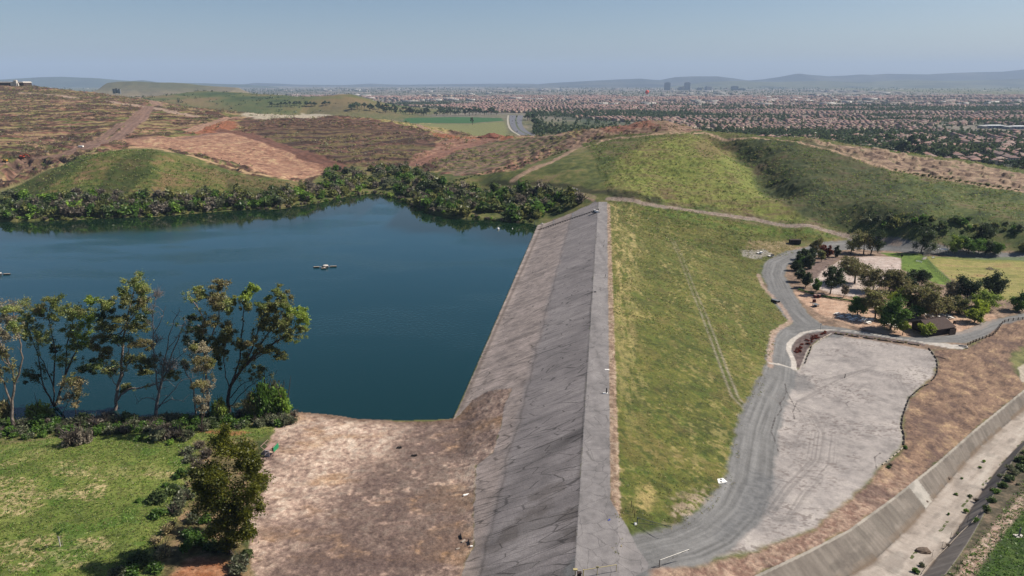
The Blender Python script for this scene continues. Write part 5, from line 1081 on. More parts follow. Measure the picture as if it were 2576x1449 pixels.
hx = hx[ok]; zz = zz[ok]; o_ = np.argsort(np.hypot(hx[:, 0], hx[:, 1])); hx = hx[o_]; zz = zz[o_]
print("houses", len(hx))
NIND = 290; RN = ["rosy", "tan-pink", "greyish-mauve", "beige-pink", "brown-mauve"]
for n, ((x, y, th), z) in enumerate(zip(hx[:NIND], zz[:NIND])):
    k = int(r_.integers(0, 10)); s = r_.uniform(.92, 1.1)
    band = "just beyond the right-hand hill" if y < 950 else ("in the nearest rows of the housing estate" if y < 1250 else "further back in the housing estate")
    e = empty("house", (x, y, z), th, "two-storey house with "+RN[k % 5]+" hipped roof "+band, "house", "houses "+band+", "+RN[k % 5]+" roofs"); e.scale = (s, s, s)
    for nm, me in zip(("wall", "roof"), HP[k][:2]):
        o = bpy.data.objects.new(nm, me); link(o); o.parent = e
def merged(name, items, label, cat, mat):
    VS = []; FS = []; CS = []; o = 0
    for (V, F, Cc), x, y, z, th, s in items:
        ca, sa = math.cos(th)*s, math.sin(th)*s
        VS.append(np.stack([V[:, 0]*ca-V[:, 1]*sa+x, V[:, 0]*sa+V[:, 1]*ca+y, V[:, 2]*s+z], 1)); FS.append(F+o); CS.append(Cc); o += len(V)
    V = np.concatenate(VS); F = np.concatenate(FS); Cc = np.concatenate(CS)
    deg = (F[:, 2] == F[:, 3]) | (F[:, 0] == F[:, 3]) | (F[:, 1] == F[:, 2])
    if deg.any():
        Q = F[~deg]; T = []
        for q in F[deg]: T.append(list(dict.fromkeys(q)))
        T = np.array(T); F3 = np.vstack([Q[:, [0, 1, 2]], Q[:, [0, 2, 3]], T]); me = nmesh(name, V, F3, Cc, mat)
    else: me = nmesh(name, V, F, Cc, mat)
    return tag(mobj(name, me), label, cat, kind='stuff')
items = [(HP[int(r_.integers(0, 10))][3], x, y, z, th, r_.uniform(.9, 1.1)*(1+max(0, y-2500)/4000)) for (x, y, th), z in zip(hx[NIND:], zz[NIND:]) if y < 3000 or r_.random() < .6]
merged("housing_estate", items, "wide estate of pink-roofed houses covering the plain", "houses", M_HOUSE)
# pale commercial blocks far out
cb = []
for n in range(1500):
    y = 3200*math.exp(r_.uniform(0, 1.35)); x = y*r_.uniform(-.78, .82); dn = fbm(np.array([x/900]), np.array([y/900]), 3, 805)[0]
    if dn < .5: continue
    w, d, h = r_.uniform(14, 60)*(1+y/9000), r_.uniform(14, 40), r_.uniform(6, 13); c = [C(200,194,186), C(222,216,208), C(180,168,158), C(168,150,140)][int(r_.integers(0, 4))]
    cb.append((joinq([(boxq(-w/2, w/2, -d/2, d/2, -.5, h), c), (boxq(-w/2, w/2, -d/2, d/2, h, h+.6), c*1.1)]), x, y, -20, r_.uniform(-.3, .3), 1))
merged("far_town", cb, "pale commercial and apartment buildings scattered over the far plain", "town", M_HOUSE)
# school buildings with white roofs at the right edge
for px, py, w, d, lab in ((2500,322,46,22,"left one of the two long white school buildings by the green sports ground"),(2560,324,40,20,"right one of the two long white school buildings by the green sports ground")):
    g = PZ(px, py, -20); e = empty("school_building", g, .05, lab, "school building")
    mobj("wall", tri_safe("wall", *joinq([(boxq(-w/2, w/2, -d/2, d/2, -.5, 6), C(150,160,176)), (boxq(-w/2-9, -w/2, -d/2, d/2, -.5, 5), C(190,186,178))]), M_HOUSE), e)
    mobj("roof", tri_safe("roof", *joinq([(hipq(-w/2, w/2, -d/2, d/2, 6, 1.6), C(224,226,228)), (hipq(-w/2-9, -w/2, -d/2, d/2, 5, 1.0), C(214,212,208))]), M_HOUSE), e)
    for k in range(5): mobj("window", tri_safe("window", *joinq([(boxq(-w/2+4+k*8, -w/2+8+k*8, -d/2-.06, -d/2, 1.2, 3.6), C(52,60,72))]), M_HOUSE), e)
g = PZ(2470, 306, -20); e = empty("school_hall", g, 0, "low hall with terracotta hipped roof behind the white school buildings", "building")
mobj("wall", tri_safe("wall", *joinq([(boxq(-28, 28, -10, 10, -.5, 5), C(190,176,160))]), M_HOUSE), e); mobj("roof", tri_safe("roof", *joinq([(hipq(-28, 28, -10, 10, 5, 4, 1.5), C(186,116,92))]), M_HOUSE), e)
# towers of the far city centre
for i, (px, y0, y1, wpx, lab) in enumerate(((1678,229,208,14,"tallest slab tower of the hazy far city centre, leftmost"),(1728,229,208,13,"second tall slab tower of the far city centre"),(1711,229,219,8,"short dark tower left of the second tall one"),(1719,229,218,9,"pale cream tower touching the second tall one"),(1759,230,221,11,"low tower right of the two tall ones"),(1781,229,218,15,"broad mid-height tower in the far city centre"),(1847,229,217,16,"broad tower at the right of the far city centre"),(1866,229,223,16,"lowest block at the right end of the far city centre"))):
    Yt = 9500.0; a = PY(px, y0, Yt); b_ = PY(px, y1, Yt); w = wpx*Yt/1815; h = b_[2]+20; c = C(196,188,172) if i == 3 else C(128,132,142)
    e = empty("office_tower", (a[0], Yt, -20), .2*(i % 3), lab, "tower")
    mobj("facade", tri_safe("facade", *joinq([(boxq(-w/2, w/2, -w*.3, w*.3, 0, h), c)]), M_HOUSE), e)
    for k in range(3): mobj("window_band", tri_safe("window_band", *joinq([(boxq(-w/2+1, w/2-1, -w*.3-.3, -w*.3, h*(.2+.25*k), h*(.2+.25*k)+3), c*.5)]), M_HOUSE), e)
    mobj("roof", tri_safe("roof", *joinq([(boxq(-w*.3, w*.3, -w*.18, w*.18, h, h+4), c*.8)]), M_HOUSE), e)
# orange balloon
Yb_ = 4200.0; c_ = PY(1628, 231.5, Yb_); e = empty("balloon", (c_[0], Yb_, c_[2]-14), 0, "round orange tethered balloon above the far plain", "balloon")
th = np.linspace(-1.5, 1.57, 13); ph = np.arange(20)*2*np.pi/20
V = np.array([(11*math.cos(t)*math.cos(p_)*(1 if t > -.6 else 1+.1*(t+.6)), 11*math.cos(t)*math.sin(p_), 14+11*math.sin(t)-(1.5 if t < -1.2 else 0)) for t in th for p_ in ph])
F = np.array([(i*20+j, i*20+(j+1) % 20, (i+1)*20+(j+1) % 20, (i+1)*20+j) for i in range(12) for j in range(20)])
mobj("envelope", nmesh("envelope", V, F, np.tile(C(226,84,48,.9), (len(V), 1)), M_HOUSE, True), e)
mobj("gondola", tri_safe("gondola", *joinq([(boxq(-3, 3, -3, 3, -2, 0), C(120,110,100))]), M_HOUSE), e)
tv, tf = tubes([(np.array([(a*3, b__*3, 0), (a*6, b__*6, 5)]), np.array([.2, .2])) for a in (-1, 1) for b__ in (-1, 1)], 4); mobj("rigging", nmesh("rigging", tv, tf, np.tile(C(80,70,60), (len(tv), 1)), M_HOUSE), e)
# ------------------------------------------------------------------ plain trees
FT = []
for k in range(6):
    pal = ['plaint', 'dark', 'plaint', 'eucdark', 'dark', 'green'][k]; h = [9, 11, 8, 22, 14, 8][k]; cw = [4, 4, 3.6, 5, 2.4, 4][k]; tk = [1.5, 2, 1.5, 6, 1.5, 1.5][k]
    FT.append(tree_parts(h, cw, tk, 820+k, pal, 10, 26, 1.0, B_DARK, .3))
def lowtree(k):
    V, F, Cc = leaves([(0, 0, 5.0, 3.8, 3.8, 4.2)] if k != 2 else [(0, 0, 8.5, 2.4, 2.4, 7.5)], 26, 2.1, ['plaint', 'dark', 'dark', 'plaint'][k], 840+k, shell=.4); return V, F, Cc
LT = [lowtree(k) for k in range(4)]
tx = []
for n in range(60000):
    y = 800*math.exp(r_.uniform(0, 1.5)); x = y*r_.uniform(-.32, .82); tx.append((x, y))
tx = np.array(tx); tz = H(tx[:, 0], tx[:, 1], False); tn = TN(tx[:, 0], tx[:, 1]); u_ = tx[:, 0]/tx[:, 1]
dense = tn > np.where(tx[:, 1] < 1350, .66, np.where(tx[:, 1] < 2300, .55, .50))
sch2 = (np.abs(tx[:, 0]-1165) < 170) & (tx[:, 1] > 1480) & (tx[:, 1] < 1640)
fieldz = ((u_ < .0) & (tx[:, 1] > 1150) & (tx[:, 1] < 2120)) | ((u_ > -.03) & (u_ < .03) & (tx[:, 1] < 1900)) | ((u_ < -.1) & (tx[:, 1] < 2300))
ok = (tz < -9) & (dense | (r_.random(len(tx)) < .08)) & ~fieldz & seen(tx[:, 0], tx[:, 1], tz+8, 25) & ~sch2
ok &= ~((tx[:, 1] > 1150) & (tx[:, 1] < 2260) & (u_ < .02))
tx = tx[ok]; tz = tz[ok]; print("plain trees", len(tx))
o_ = np.argsort(np.hypot(tx[:, 0], tx[:, 1])); tx = tx[o_]; tz = tz[o_]
TREQ = []     # individual trees wanted by hand first
def ptree(px, py, z, hpx, k, lab, grp=None):
    g = PZ(px, py, z); base_h = [9, 11, 8, 22, 14, 8][k]; s = hpx*g[1]/1815/base_h; z0 = Hs(g[0], g[1]); place_tree("tree", FT[k], (g[0], g[1], z0-.3), s, px*.7, lab, "tree", grp)
ptree(1188, 315, -11, 27, 4, "single tall dark conifer at the near edge of the green field")
for i in range(54):                       # row behind the green field
    px = 880+i*7.0+random.uniform(-4, 4); ptree(px, 291-(i*.05)+random.uniform(-1, 2), -11, random.uniform(11, 24), random.choice([0, 1, 3]), "dark tree in the row behind the green field", "row of trees behind the green field")
for i in range(34):
    px = 690+i*10+random.uniform(-5, 5); py = 283-i*.1; g = PZ(px, py, -2); 
    if Hs(g[0], g[1]) < 8: ptree(px, py+3, -8, random.uniform(10, 16), random.choice([0, 1]), "dark tree at the foot of the distant green hills", "trees at the foot of the distant green hills")
for i in range(26):                       # right side of the avenue
    t = i/25; px = 1330+t*50+random.uniform(-7, 7); py = 300+t*36+random.uniform(-3, 3); ptree(px, py, -12, random.uniform(13, 24), random.choice([0, 1, 3]), "dark tree on the right verge of the avenue", "trees along the avenue")
for (px, py, hp) in ((1474,303,22),(1462,303,12),(1486,303,14),(1300,300,10),(1323,292,14)): ptree(px, py, -14, hp, 4, "pointed dark conifer near the first pink roofs", "pointed conifers near the first pink roofs")
for i in range(36):                       # eucalypts between the hill and the estate at the right
    px = random.uniform(2235, 2590); py = 372+(px-2235)*.17+random.uniform(-14, 26); g = PZ(px, py, -20); ptree(px, py, -20, random.uniform(22, 52) if i % 3 else random.uniform(50, 66), random.choice([3, 3, 1]), "tall dark eucalyptus between the right-hand hill and the estate", "tall eucalyptus trees behind the right-hand hill")
for (px, py) in ((2080,302),(2088,302),(2095,302)): ptree(px, py, -20, 16, 3, "dark tall tree in the group sticking up amid the estate", "tree group amid the estate")
nI = 170
for n, ((x, y), z) in enumerate(zip(tx[:nI], tz[:nI])):
    k = int(r_.integers(0, 3)); place_tree("tree", FT[k], (x, y, z-.2), r_.uniform(.7, 1.15), r_.uniform(0, 6), "round dark garden tree among the nearest houses", "tree", "garden trees among the nearest houses")
items = [(LT[int(r_.integers(0, 4))], x, y, z-.3, r_.uniform(0, 6), r_.uniform(.7, 1.25)) for (x, y), z in zip(tx[nI:], tz[nI:])]
for n in range(9000):
    y = 3500*math.exp(r_.uniform(0, 1.2)); x = y*r_.uniform(-.78, .84)
    if fbm(np.array([x/700]), np.array([y/700]), 3, 803)[0] > .46: items.append((LT[int(r_.integers(0, 4))], x, y, -20, r_.uniform(0, 6), r_.uniform(1.0, 1.7)*(y/6500)))
merged("woodland", items, "dark belts of street and garden trees across the plain", "trees", M_LEAF)
# ------------------------------------------------------------------ avenue with cars
def sheet(name, pts, z, col, mat, label=None, kind='structure', lift=.05):
    """thin sheet laid on the ground following its height"""
    P = np.array(pts); me = bpy.data.meshes.new(name)
    zz = H(P[:, 0], P[:, 1], False)+lift
    me.from_pydata([(float(a), float(b), float(c)) for (a, b), c in zip(P, zz)], [], [tuple(range(len(P)))]); me.update()
    at = me.attributes.new("Col", 'FLOAT_COLOR', 'POINT'); at.data.foreach_set("color", np.tile(np.append(col, 1), len(P)).astype(np.float32)); me.materials.append(mat)
    return tag(mobj(name, me), label, None, kind=kind)
def ribbon(name, pts, hw, col, mat, lift=.25, n=60, kind='structure'):
    P = smooth_path(np.array(pts), 8); T = np.gradient(P, axis=0); T /= np.linalg.norm(T, axis=1)[:, None]; N = np.stack([-T[:, 1], T[:, 0]], 1)
    ks = np.linspace(-hw, hw, 5); V = []
    for k in ks: q = P+N*k; V.append(np.stack([q[:, 0], q[:, 1], H(q[:, 0], q[:, 1], False)+lift], 1))
    V = np.concatenate(V); m_ = len(P); i = (np.arange(4)[:, None]*m_+np.arange(m_-1)[None]).ravel()
    o = mobj(name, nmesh(name, V, np.stack([i, i+1, i+m_+1, i+m_], 1), np.tile(col, (len(V), 1)), mat, True)); return tag(o, None, None, kind=kind)
A1 = [PZ(a, b, -11)[:2] for a, b in ((1290,290),(1290,300),(1293,313),(1302,327),(1322,340),(1350,350))]
A2 = [PZ(a, b, -11)[:2] for a, b in ((1310,290),(1306,300),(1305,313),(1313,327),(1335,340),(1365,350))]
ribbon("road", A1, 9, C(122,122,130), M_GRAV); ribbon("road", A2, 8, C(122,122,130), M_GRAV)
ribbon("pavement", [((a[0]*.0+a[0]-13), a[1]) for a in A1], 2.2, C(190,182,168), M_CON, .22); ribbon("median", [((a[0]+b_[0])/2, (a[1]+b_[1])/2) for a, b_ in zip(A1, A2)], 1.6, C(96,104,70), M_G, .3)
def car_parts(col):
    body = joinq([(boxq(-2.2, 2.2, -.9, .9, .35, .95), col), (boxq(-2.0, 2.0, -.85, .85, .95, 1.02), col*.95)])
    cab = joinq([(([(-1.5,-.8,1.02),(1.2,-.8,1.02),(1.2,.8,1.02),(-1.5,.8,1.02),(-1.1,-.65,1.5),(.6,-.65,1.5),(.6,.65,1.5),(-1.1,.65,1.5)], [(4,5,6,7),(0,1,5,4),(1,2,6,5),(2,3,7,6),(3,0,4,7)]), C(40,44,52))])
    roof = joinq([(boxq(-1.1, .6, -.66, .66, 1.5, 1.55), col)])
    return tri_safe("body", *body, M_HOUSE), tri_safe("window", *cab, M_HOUSE), tri_safe("roof", *roof, M_HOUSE)
tvw, tfw = tubes([(np.array([(0, -.1, 0), (0, .1, 0)]), np.array([.34, .34]))], 12)
_cap = [(0, k, k+1, k+2) for k in (1, 3, 5, 7, 9)]
WHL = nmesh("wheel", tvw, np.vstack([tfw, _cap, [tuple(12+a for a in q) for q in _cap]]), np.tile(C(36,36,38), (len(tvw), 1)), M_HOUSE)
def car(loc, rz, col, lab, grp=None, z=None):
    e = empty("car", loc, rz, lab, "car", grp)
    for nm, me in zip(("body", "window", "roof"), car_parts(col)): mobj(nm, me, e)
    for sx_ in (-1.35, 1.35):
        for sy_ in (-.82, .82): w = mobj("wheel", WHL, e); w.location = (sx_, sy_, .34)
for px, py, c, l in ((1290,294,C(40,42,50),"dark"),(1296,302,C(200,200,200),"pale"),(1289,306,C(36,40,52),"dark"),(1297,305,C(44,44,50),"dark"),(1288,312,C(222,222,222),"white"),(1304,313,C(226,224,220),"white"),(1301,311,C(40,40,44),"dark"),(1301,332,C(46,50,60),"dark")):
    g = PZ(px, py, -11); car((g[0], g[1], Hs(g[0], g[1])+.35), 1.5, c, l+" car driving on the avenue beyond the graded hills", "cars on the avenue, "+l)
# ------------------------------------------------------------------ small materials
MW = flat("white_paint", C(232,229,224,.95)); MGR = flat("galvanised_steel", C(150,154,156), .45, .3); MYE = flat("yellow_paint", C(206,190,140), .5); MBR = flat("brown_paint", C(74,58,54)); MRF = flat("brown_shingle", C(84,68,64), .9, 0, .2, 2.0)
MBK = flat("red_brick", C(120,62,54), .9, 0, .25, 4); MWD = flat("weathered_wood", C(84,70,62), .9, 0, .25, 2); MDK = flat("dark_steel", C(44,44,48), .5, .3); MCO = flat("cast_concrete", C(204,196,188,.75), .9, 0, .15, 2); MOR = flat("orange_paint", C(214,92,60), .5); MYO = flat("machine_yellow", C(232,170,70), .5); MPK = flat("pinkish_deck", C(196,160,152), .85); MGN = flat("green_panel", C(48,150,104), .6); MLOG = flat("old_log", C(66,56,52), .9, 0, .3, 3); MLOG2 = flat("pale_log", C(186,172,158), .9, 0, .2, 3); MGL = flat("dark_glass", C(40,46,54), .2)
def mk(name, parts, mat, parent=None):
    """boxes/tubes joined into one mesh: parts are (verts, faces)"""
    me = bpy.data.meshes.new(name); V = []; F = []; o = 0
    for v, f in parts:
        V += [tuple(map(float, a)) for a in v]; F += [tuple(dict.fromkeys(int(i)+o for i in q)) for q in f]; o += len(v)
    me.from_pydata(V, [], F); me.update(); me.materials.append(mat); return mobj(name, me, parent)
def tb(P, r, n=6):
    P = np.array(P, float); v, f = tubes([(P, np.full(len(P), r) if np.isscalar(r) else np.array(r))], n); m_ = len(v)
    caps = [tuple(range(n-1, -1, -1)), tuple(range(m_-n, m_))]
    return [tuple(a) for a in v], [tuple(q) for q in f]+caps
def bx(cx, cy, z0, w, d, h, rz=0.0, tap=1.0):
    v, f = boxq(-w/2, w/2, -d/2, d/2, 0, h); ca, sa = math.cos(rz), math.sin(rz)
    return [((x*ca-y*sa)*(tap if z > 0 else 1)+cx, (x*sa+y*ca)*(tap if z > 0 else 1)+cy, z+z0) for x, y, z in v], f
def gz_(x, y): return Hs(x, y)
# ------------------------------------------------------------------ picnic-ground trees
def z4(x, y): return (1838+.287*x, 563.5+.287*y)
PT_ = [ # base, crown centre, rx, ry, palette, density, label
 ((1050,265),(1085,165),60,75,'olive',.6,"leaning sparse tree, leftmost of the three beside the curve of the road"),
 ((1165,265),(1170,130),85,110,'brownol',.7,"tall brownish tree, middle of the three beside the curve of the road"),
 ((1225,270),(1290,130),80,105,'dark',.7,"leaning dark tree, rightmost of the three beside the curve of the road"),
 ((735,270),(758,190),50,62,'brownol',1,"brown-green tree rising above the dark young trees"),
 ((640,315),(640,265),45,50,'dark',1.4,"dark young tree at the back of the clump inside the road bend"),
 ((700,300),(712,262),38,48,'dark',1.4,"dark young tree at the right back of the clump inside the road bend"),
 ((610,350),(608,305),42,50,'dark',1.4,"dark young tree in the middle of the clump inside the road bend"),
 ((572,410),(572,360),36,50,'dark',1.4,"dark young tree at the left of the clump inside the road bend"),
 ((690,395),(695,335),45,60,'dark',1.4,"dark young tree at the right front of the clump inside the road bend"),
 ((640,385),(645,330),40,50,'green',1.3,"mid-green young tree at the front of the clump inside the road bend"),
 ((615,505),(622,435),42,48,'dark',1.4,"left one of two small dark trees by the end of the hedge"),
 ((655,558),(664,488),46,55,'dark',1.4,"right one of two small dark trees by the end of the hedge"),
 ((748,592),(755,530),34,50,'green',1.2,"small open green tree behind the hedge"),
 ((870,618),(910,470),85,95,'dark',1.2,"dark round tree with a clear trunk behind the middle of the hedge"),
 ((1087,522),(1088,375),140,85,'brownol',.9,"large spreading brown-green tree on the pale sand pad"),
 ((935,292),(935,240),24,45,'dark',1.2,"small pointed dark tree beside the road"),
 ((793,335),(795,275),30,48,'olive',1,"slim olive tree between the clump and the red-leaved tree"),
 ((832,300),(830,235),38,42,'red',1,"left red-leaved small tree by the road"),
 ((862,305),(866,240),26,48,'red',1,"right red-leaved small tree by the road"),
 ((990,642),(1005,570),28,50,'grey',.5,"thin sparse sapling behind the hedge"),
 ((1250,585),(1230,470),100,80,'brownol',.9,"brown-green tree just right of the spreading one"),
 ((1390,600),(1385,470),110,95,'brownol',1,"broad brown-green tree at the heart of the grove"),
 ((1640,565),(1665,450),90,65,'dark',1.2,"dark round tree in front of the ball field corner"),
 ((1540,590),(1560,520),60,70,'dark',1,"dark tree left of the ball field corner"),
 ((1110,800),(1120,718),88,72,'green',1.2,"fresh green tree over the left picnic tables"),
 ((1265,830),(1270,660),115,90,'brownol',1,"wide brown-green tree behind the picnic tables"),
 ((1400,925),(1430,765),135,145,'green',1.5,"largest dense green tree of the grove, over the picnic tables"),
 ((1480,760),(1480,625),110,45,'yell',.7,"yellow-green topped tree behind the largest green one"),
 ((1805,832),(1790,690),130,95,'brownol',1,"brown-green tree behind the brown building"),
 ((1680,780),(1690,590),130,75,'brownol',.9,"wide brownish tree between the grove and the ball field"),
 ((1640,830),(1640,760),70,50,'green',1.1,"low green tree left behind the brown building"),
 ((2060,700),(2090,560),100,115,'dark',1.3,"big dark evergreen beyond the brown building"),
 ((1950,690),(1930,580),70,90,'grey',.7,"thin greyish tree left of the big dark evergreen"),
 ((2320,640),(2320,520),105,120,'dark',1.3,"big dark evergreen at the edge of the ball field"),
 ((2300,400),(2300,430),60,45,'grey',.5,"thin tall treetop above the big dark evergreen"),
 ((2270,745),(2260,660),115,65,'willow',1,"spreading light green tree between the two dark evergreens"),
 ((2205,805),(2195,720),75,58,'yell',1.3,"bright yellow-green round tree, the further of two"),
 ((2135,865),(2140,800),68,58,'yell',1.3,"bright yellow-green round tree, the nearer of two"),
 ((1505,975),(1525,895),42,38,'yell',1.1,"small yellow-green tree beside the road left of the brown building"),
 ((1725,975),(1720,915),62,55,'yell',1.1,"yellow-green tree against the front of the brown building"),
 ((2510,765),(2530,680),75,75,'green',1.2,"green tree at the right edge beside the road"),
 ((1665,255),(1715,130),90,120,'dark',1,"tall leaning dark tree behind the corner of the lawn"),
 ((1962,262),(1980,165),52,75,'willow',1.2,"green willow-like tree, leftmost of the row behind the ball field"),
 ((2075,265),(2105,165),85,80,'green',1.4,"broad green tree, second of the row behind the ball field"),
 ((2165,268),(2185,190),50,65,'green',1.3,"green tree, third of the row behind the ball field"),
 ((2235,268),(2240,200),50,60,'dark',1.2,"darker green tree, fourth of the row behind the ball field"),
 ((2312,270),(2335,205),55,55,'green',1.2,"small green tree, rightmost of the row behind the ball field"),
 ((2230,150),(2235,80),85,75,'dark',1.2,"dark tree on the foot of the hill above the row"),
 ((2560,250),(2575,205),40,45,'olive',1,"olive tree at the right edge behind the ball field"),
 ((1330,840),(1330,760),70,60,'olive',1.1,"olive tree behind the left picnic tables, filling the gap beside the largest green one"),
 ((1600,760),(1600,690),90,65,'brownol',1.1,"brown-green tree behind the right shoulder of the largest green one"),
 ((1900,800),(1905,720),85,70,'brownol',1,"brownish tree directly behind the ridge of the brown building"),
 ((2010,790),(2010,700),75,75,'olive',1,"olive tree between the brown building and the yellow-green trees"),
 ((1480,600),(1475,520),85,70,'brownol',1,"brown-green tree at the back of the grove near the lawn"),
 ((1560,850),(1560,790),60,50,'dark',1.1,"dark low tree between the largest green one and the brown building"),
]
gb2 = G([z4(*p_[0]) for p_ in PT_])
for i, (b0, c0, rx, ry, pal, dn, lab) in enumerate(PT_):
    g = gb2[i]; t = g[1]/1741.0*.287; cpx = z4(*c0); cc_ = np.array(PY(cpx[0], cpx[1], g[1]))-g; rxm, rym = rx*t, ry*t/.93; r = np.random.default_rng(1000+i); rxm *= 1.3; rym *= 1.15
    cl = []; ncl = 22; br = []
    top = np.array([cc_[0], 0, cc_[2]]); P0 = smooth_path([(0, 0, -.3), (top[0]*.25, 0, top[2]*.4), (top[0]*.8, .2, top[2]*.9)]); trr = max(.1, .045*rxm+.08)
    br.append((P0, np.linspace(trr, trr*.45, len(P0))))
    for k in range(ncl):
        d = r.normal(size=3); d /= np.linalg.norm(d); c = cc_+d*np.array([rxm, rxm*.8, rym])*r.uniform(.3, .85); s = r.uniform(.3, .5)
        cl.append((*c, rxm*s, rxm*s, min(rym, rxm*1.1)*s*.9, pal, dn))
        if k < 8: Pb = smooth_path([P0[len(P0)*2//3], (P0[-1]+c)/2, c]); br.append((Pb, np.linspace(trr*.4, trr*.1, len(Pb))))
    e = empty("tree", g, 0, lab, "tree"); tv, tf = tubes(br, 5); mobj("trunk", nmesh("trunk", tv, tf, None, B_DARK, True), e)
    V, F, Cc = leaves(cl, 170+rxm*14, .27+.02*rxm, pal, 1100+i, shell=.6); mobj("crown", nmesh("crown", V, F, Cc, M_LEAF), e)
# ------------------------------------------------------------------ brown toilet building
def zb(x, y): return (2079.5+.1406*x, 724.5+.1406*y)
N_ = G1(*zb(1870, 860)); R_ = G1(*zb(2235, 812)); ax = math.atan2(R_[1]-N_[1], R_[0]-N_[0]); Lb = math.hypot(R_[0]-N_[0], R_[1]-N_[1])
e = empty("restroom_building", N_, ax, "brown gabled restroom building with low pitched roof beside the road", "building"); w_, d_, h_ = Lb, 8.5, 2.7
mk("wall", [bx(w_/2, d_/2, -.4, w_, d_, h_+.4), ([(0,0,h_),(0,d_,h_),(0,d_/2,h_+1.9),(w_,0,h_),(w_,d_,h_),(w_,d_/2,h_+1.9)], [(0,2,1),(3,4,5),(0,3,5,2),(1,2,5,4)])], MBR, e)
ro = mk("roof", [([(-1.4,-1.0,h_-.32),(w_+.5,-1.0,h_-.32),(w_+.5,d_/2,h_+2.1),(-1.4,d_/2,h_+2.1),(-1.4,d_+1,h_-.32),(w_+.5,d_+1,h_-.32),(-1.4,-1.0,h_-.12),(w_+.5,-1.0,h_-.12),(w_+.5,d_/2,h_+2.3),(-1.4,d_/2,h_+2.3),(-1.4,d_+1,h_-.12),(w_+.5,d_+1,h_-.12)],
 [(0,1,2,3)[::-1],(3,2,5,4)[::-1],(6,7,8,9),(9,8,11,10),(0,1,7,6),(4,10,11,5),(0,6,9,3),(3,9,10,4),(1,2,8,7),(2,5,11,8)])], MRF, e)
mk("ridge_cap", [bx(w_/2-.45, d_/2, h_+2.28, w_+1.9, .4, .12)], MBR, ro)
mk("screen_wall", [bx(w_-1.4, -1.3, -.2, 3.2, .18, 2.3), bx(w_+.2, -.6, -.2, .18, 1.5, 2.3)], MBR, e)
dr = mk("door", [bx(-.05, d_/2+1.2, 0, .08, 1.0, 2.1)], MDK, e); mk("vent", [bx(-.06, d_/2-1.6, 1.9, .08, 1.2, .4)], MDK, e)
# ------------------------------------------------------------------ dark storage container on the verge
g = G1(1999, 614); e = empty("storage_container", g, .05, "dark brown storage container standing alone in the grass below the trail", "container")
mk("body", [bx(0, 0, .1, 6.0, 2.4, 2.4)], MDK, e); mk("roof", [bx(0, 0, 2.5, 6.15, 2.5, .1)], MBR, e); mk("door", [bx(-3.03, -.6, .2, .06, 1.1, 2.2)], MBR, e); mk("door", [bx(-3.03, .6, .2, .06, 1.1, 2.2)], MBR, e)
for k in range(9): pass
mk("rib", [bx(-2.7+k*.6, -1.23, .15, .12, .06, 2.3) for k in range(10)], MDK, e)
# ------------------------------------------------------------------ picnic tables
def table_me():
    return [("table_top", mk_me([bx(0, 0, .74, 2.4, .82, .06)])), ("bench", mk_me([bx(0, -.72, .42, 2.4, .28, .05)])), ("bench", mk_me([bx(0, .72, .42, 2.4, .28, .05)])),
            ("leg", mk_me([tb([(-.85, -.75, 0), (-.85, -.2, .74)], .05), tb([(-.85, .75, 0), (-.85, .2, .74)], .05), bx(-.85, 0, .36, .07, 1.6, .07)])), ("leg", mk_me([tb([(.85, -.75, 0), (.85, -.2, .74)], .05), tb([(.85, .75, 0), (.85, .2, .74)], .05), bx(.85, 0, .36, .07, 1.6, .07)]))]
def mk_me(parts, mat=None):
    o = mk("tmp", parts, mat or MW); me = o.data; bpy.data.objects.remove(o); return me
TBM = table_me()
for i, (x, y) in enumerate([(190,478),(250,532),(390,500),(400,548),(528,522),(520,562),(640,556),(618,604),(700,590),(780,598),(812,572),(450,590),(740,640),(1120,668),(1185,690),(1300,692),(1285,715),(880,330),(830,360),(1920,445),(1870,470),(2070,505),(2180,515),(2215,548),(2100,560),(2030,548),(1860,520),(1760,500)]):
    p_ = zb(x, y); q = G1(*p_); grp = "stored picnic tables" if x < 900 and y > 400 else "picnic tables under the grove"
    lab = "white picnic table in the crowded rows at the left of the grove" if grp[0] == "s" else "white picnic table standing in the shade of the grove"
    e = empty("picnic_table", q, [.5, .45, .6][i % 3]+(1.2 if x > 1700 else 0), lab, "picnic table", grp)
    for nm, me in TBM: o = bpy.data.objects.new(nm, me); link(o); o.parent = e
def zq(x, y): return (1985.6+.07406*x, 697.6+.07406*y)
# brick barbecues and the grey-topped table
def bbq(px, w, d, h, lab):
    q = G1(*zq(*px)); e = empty("brick_barbecue", q, .1, lab, "barbecue"); mk("brick_base", [bx(-w*.36, 0, 0, w*.28, d, h), bx(w*.36, 0, 0, w*.28, d, h), bx(0, d*.36, 0, w*.45, d*.28, h)], MBK, e); mk("cap", [bx(-w*.36, 0, h, w*.3, d*1.04, .08), bx(w*.36, 0, h, w*.3, d*1.04, .08), bx(0, d*.36, h, w*.42, d*.3, .08)], MPK, e); mk("grill", [tb([(-w*.22, -d*.5+k*d*.14, h*.8), (w*.22, -d*.5+k*d*.14, h*.8)], .025) for k in range(6)], MDK, e)
bbq((935,690), 2.4, 1.6, 1.25, "wide red brick barbecue close to the hedge"); bbq((840,850), 1.0, 1.0, 1.35, "narrow red brick barbecue block in front of the wide one")
bbq((1020,690), .8, .8, 1.3, "small brick barbecue at the right of the wide one")
q = G1(*zq(900, 1000)); e = empty("serving_table", q, .35, "grey flat-topped serving table on the tan pad", "table"); mk("table_top", [bx(0, .2, 1.05, 1.9, 2.2, .1)], MGR, e)
for a_ in (-.8, .8):
    for b__ in (-.7, 1.1): mk("leg", [bx(a_, b__, 0, .1, .1, 1.05)], MDK, e)
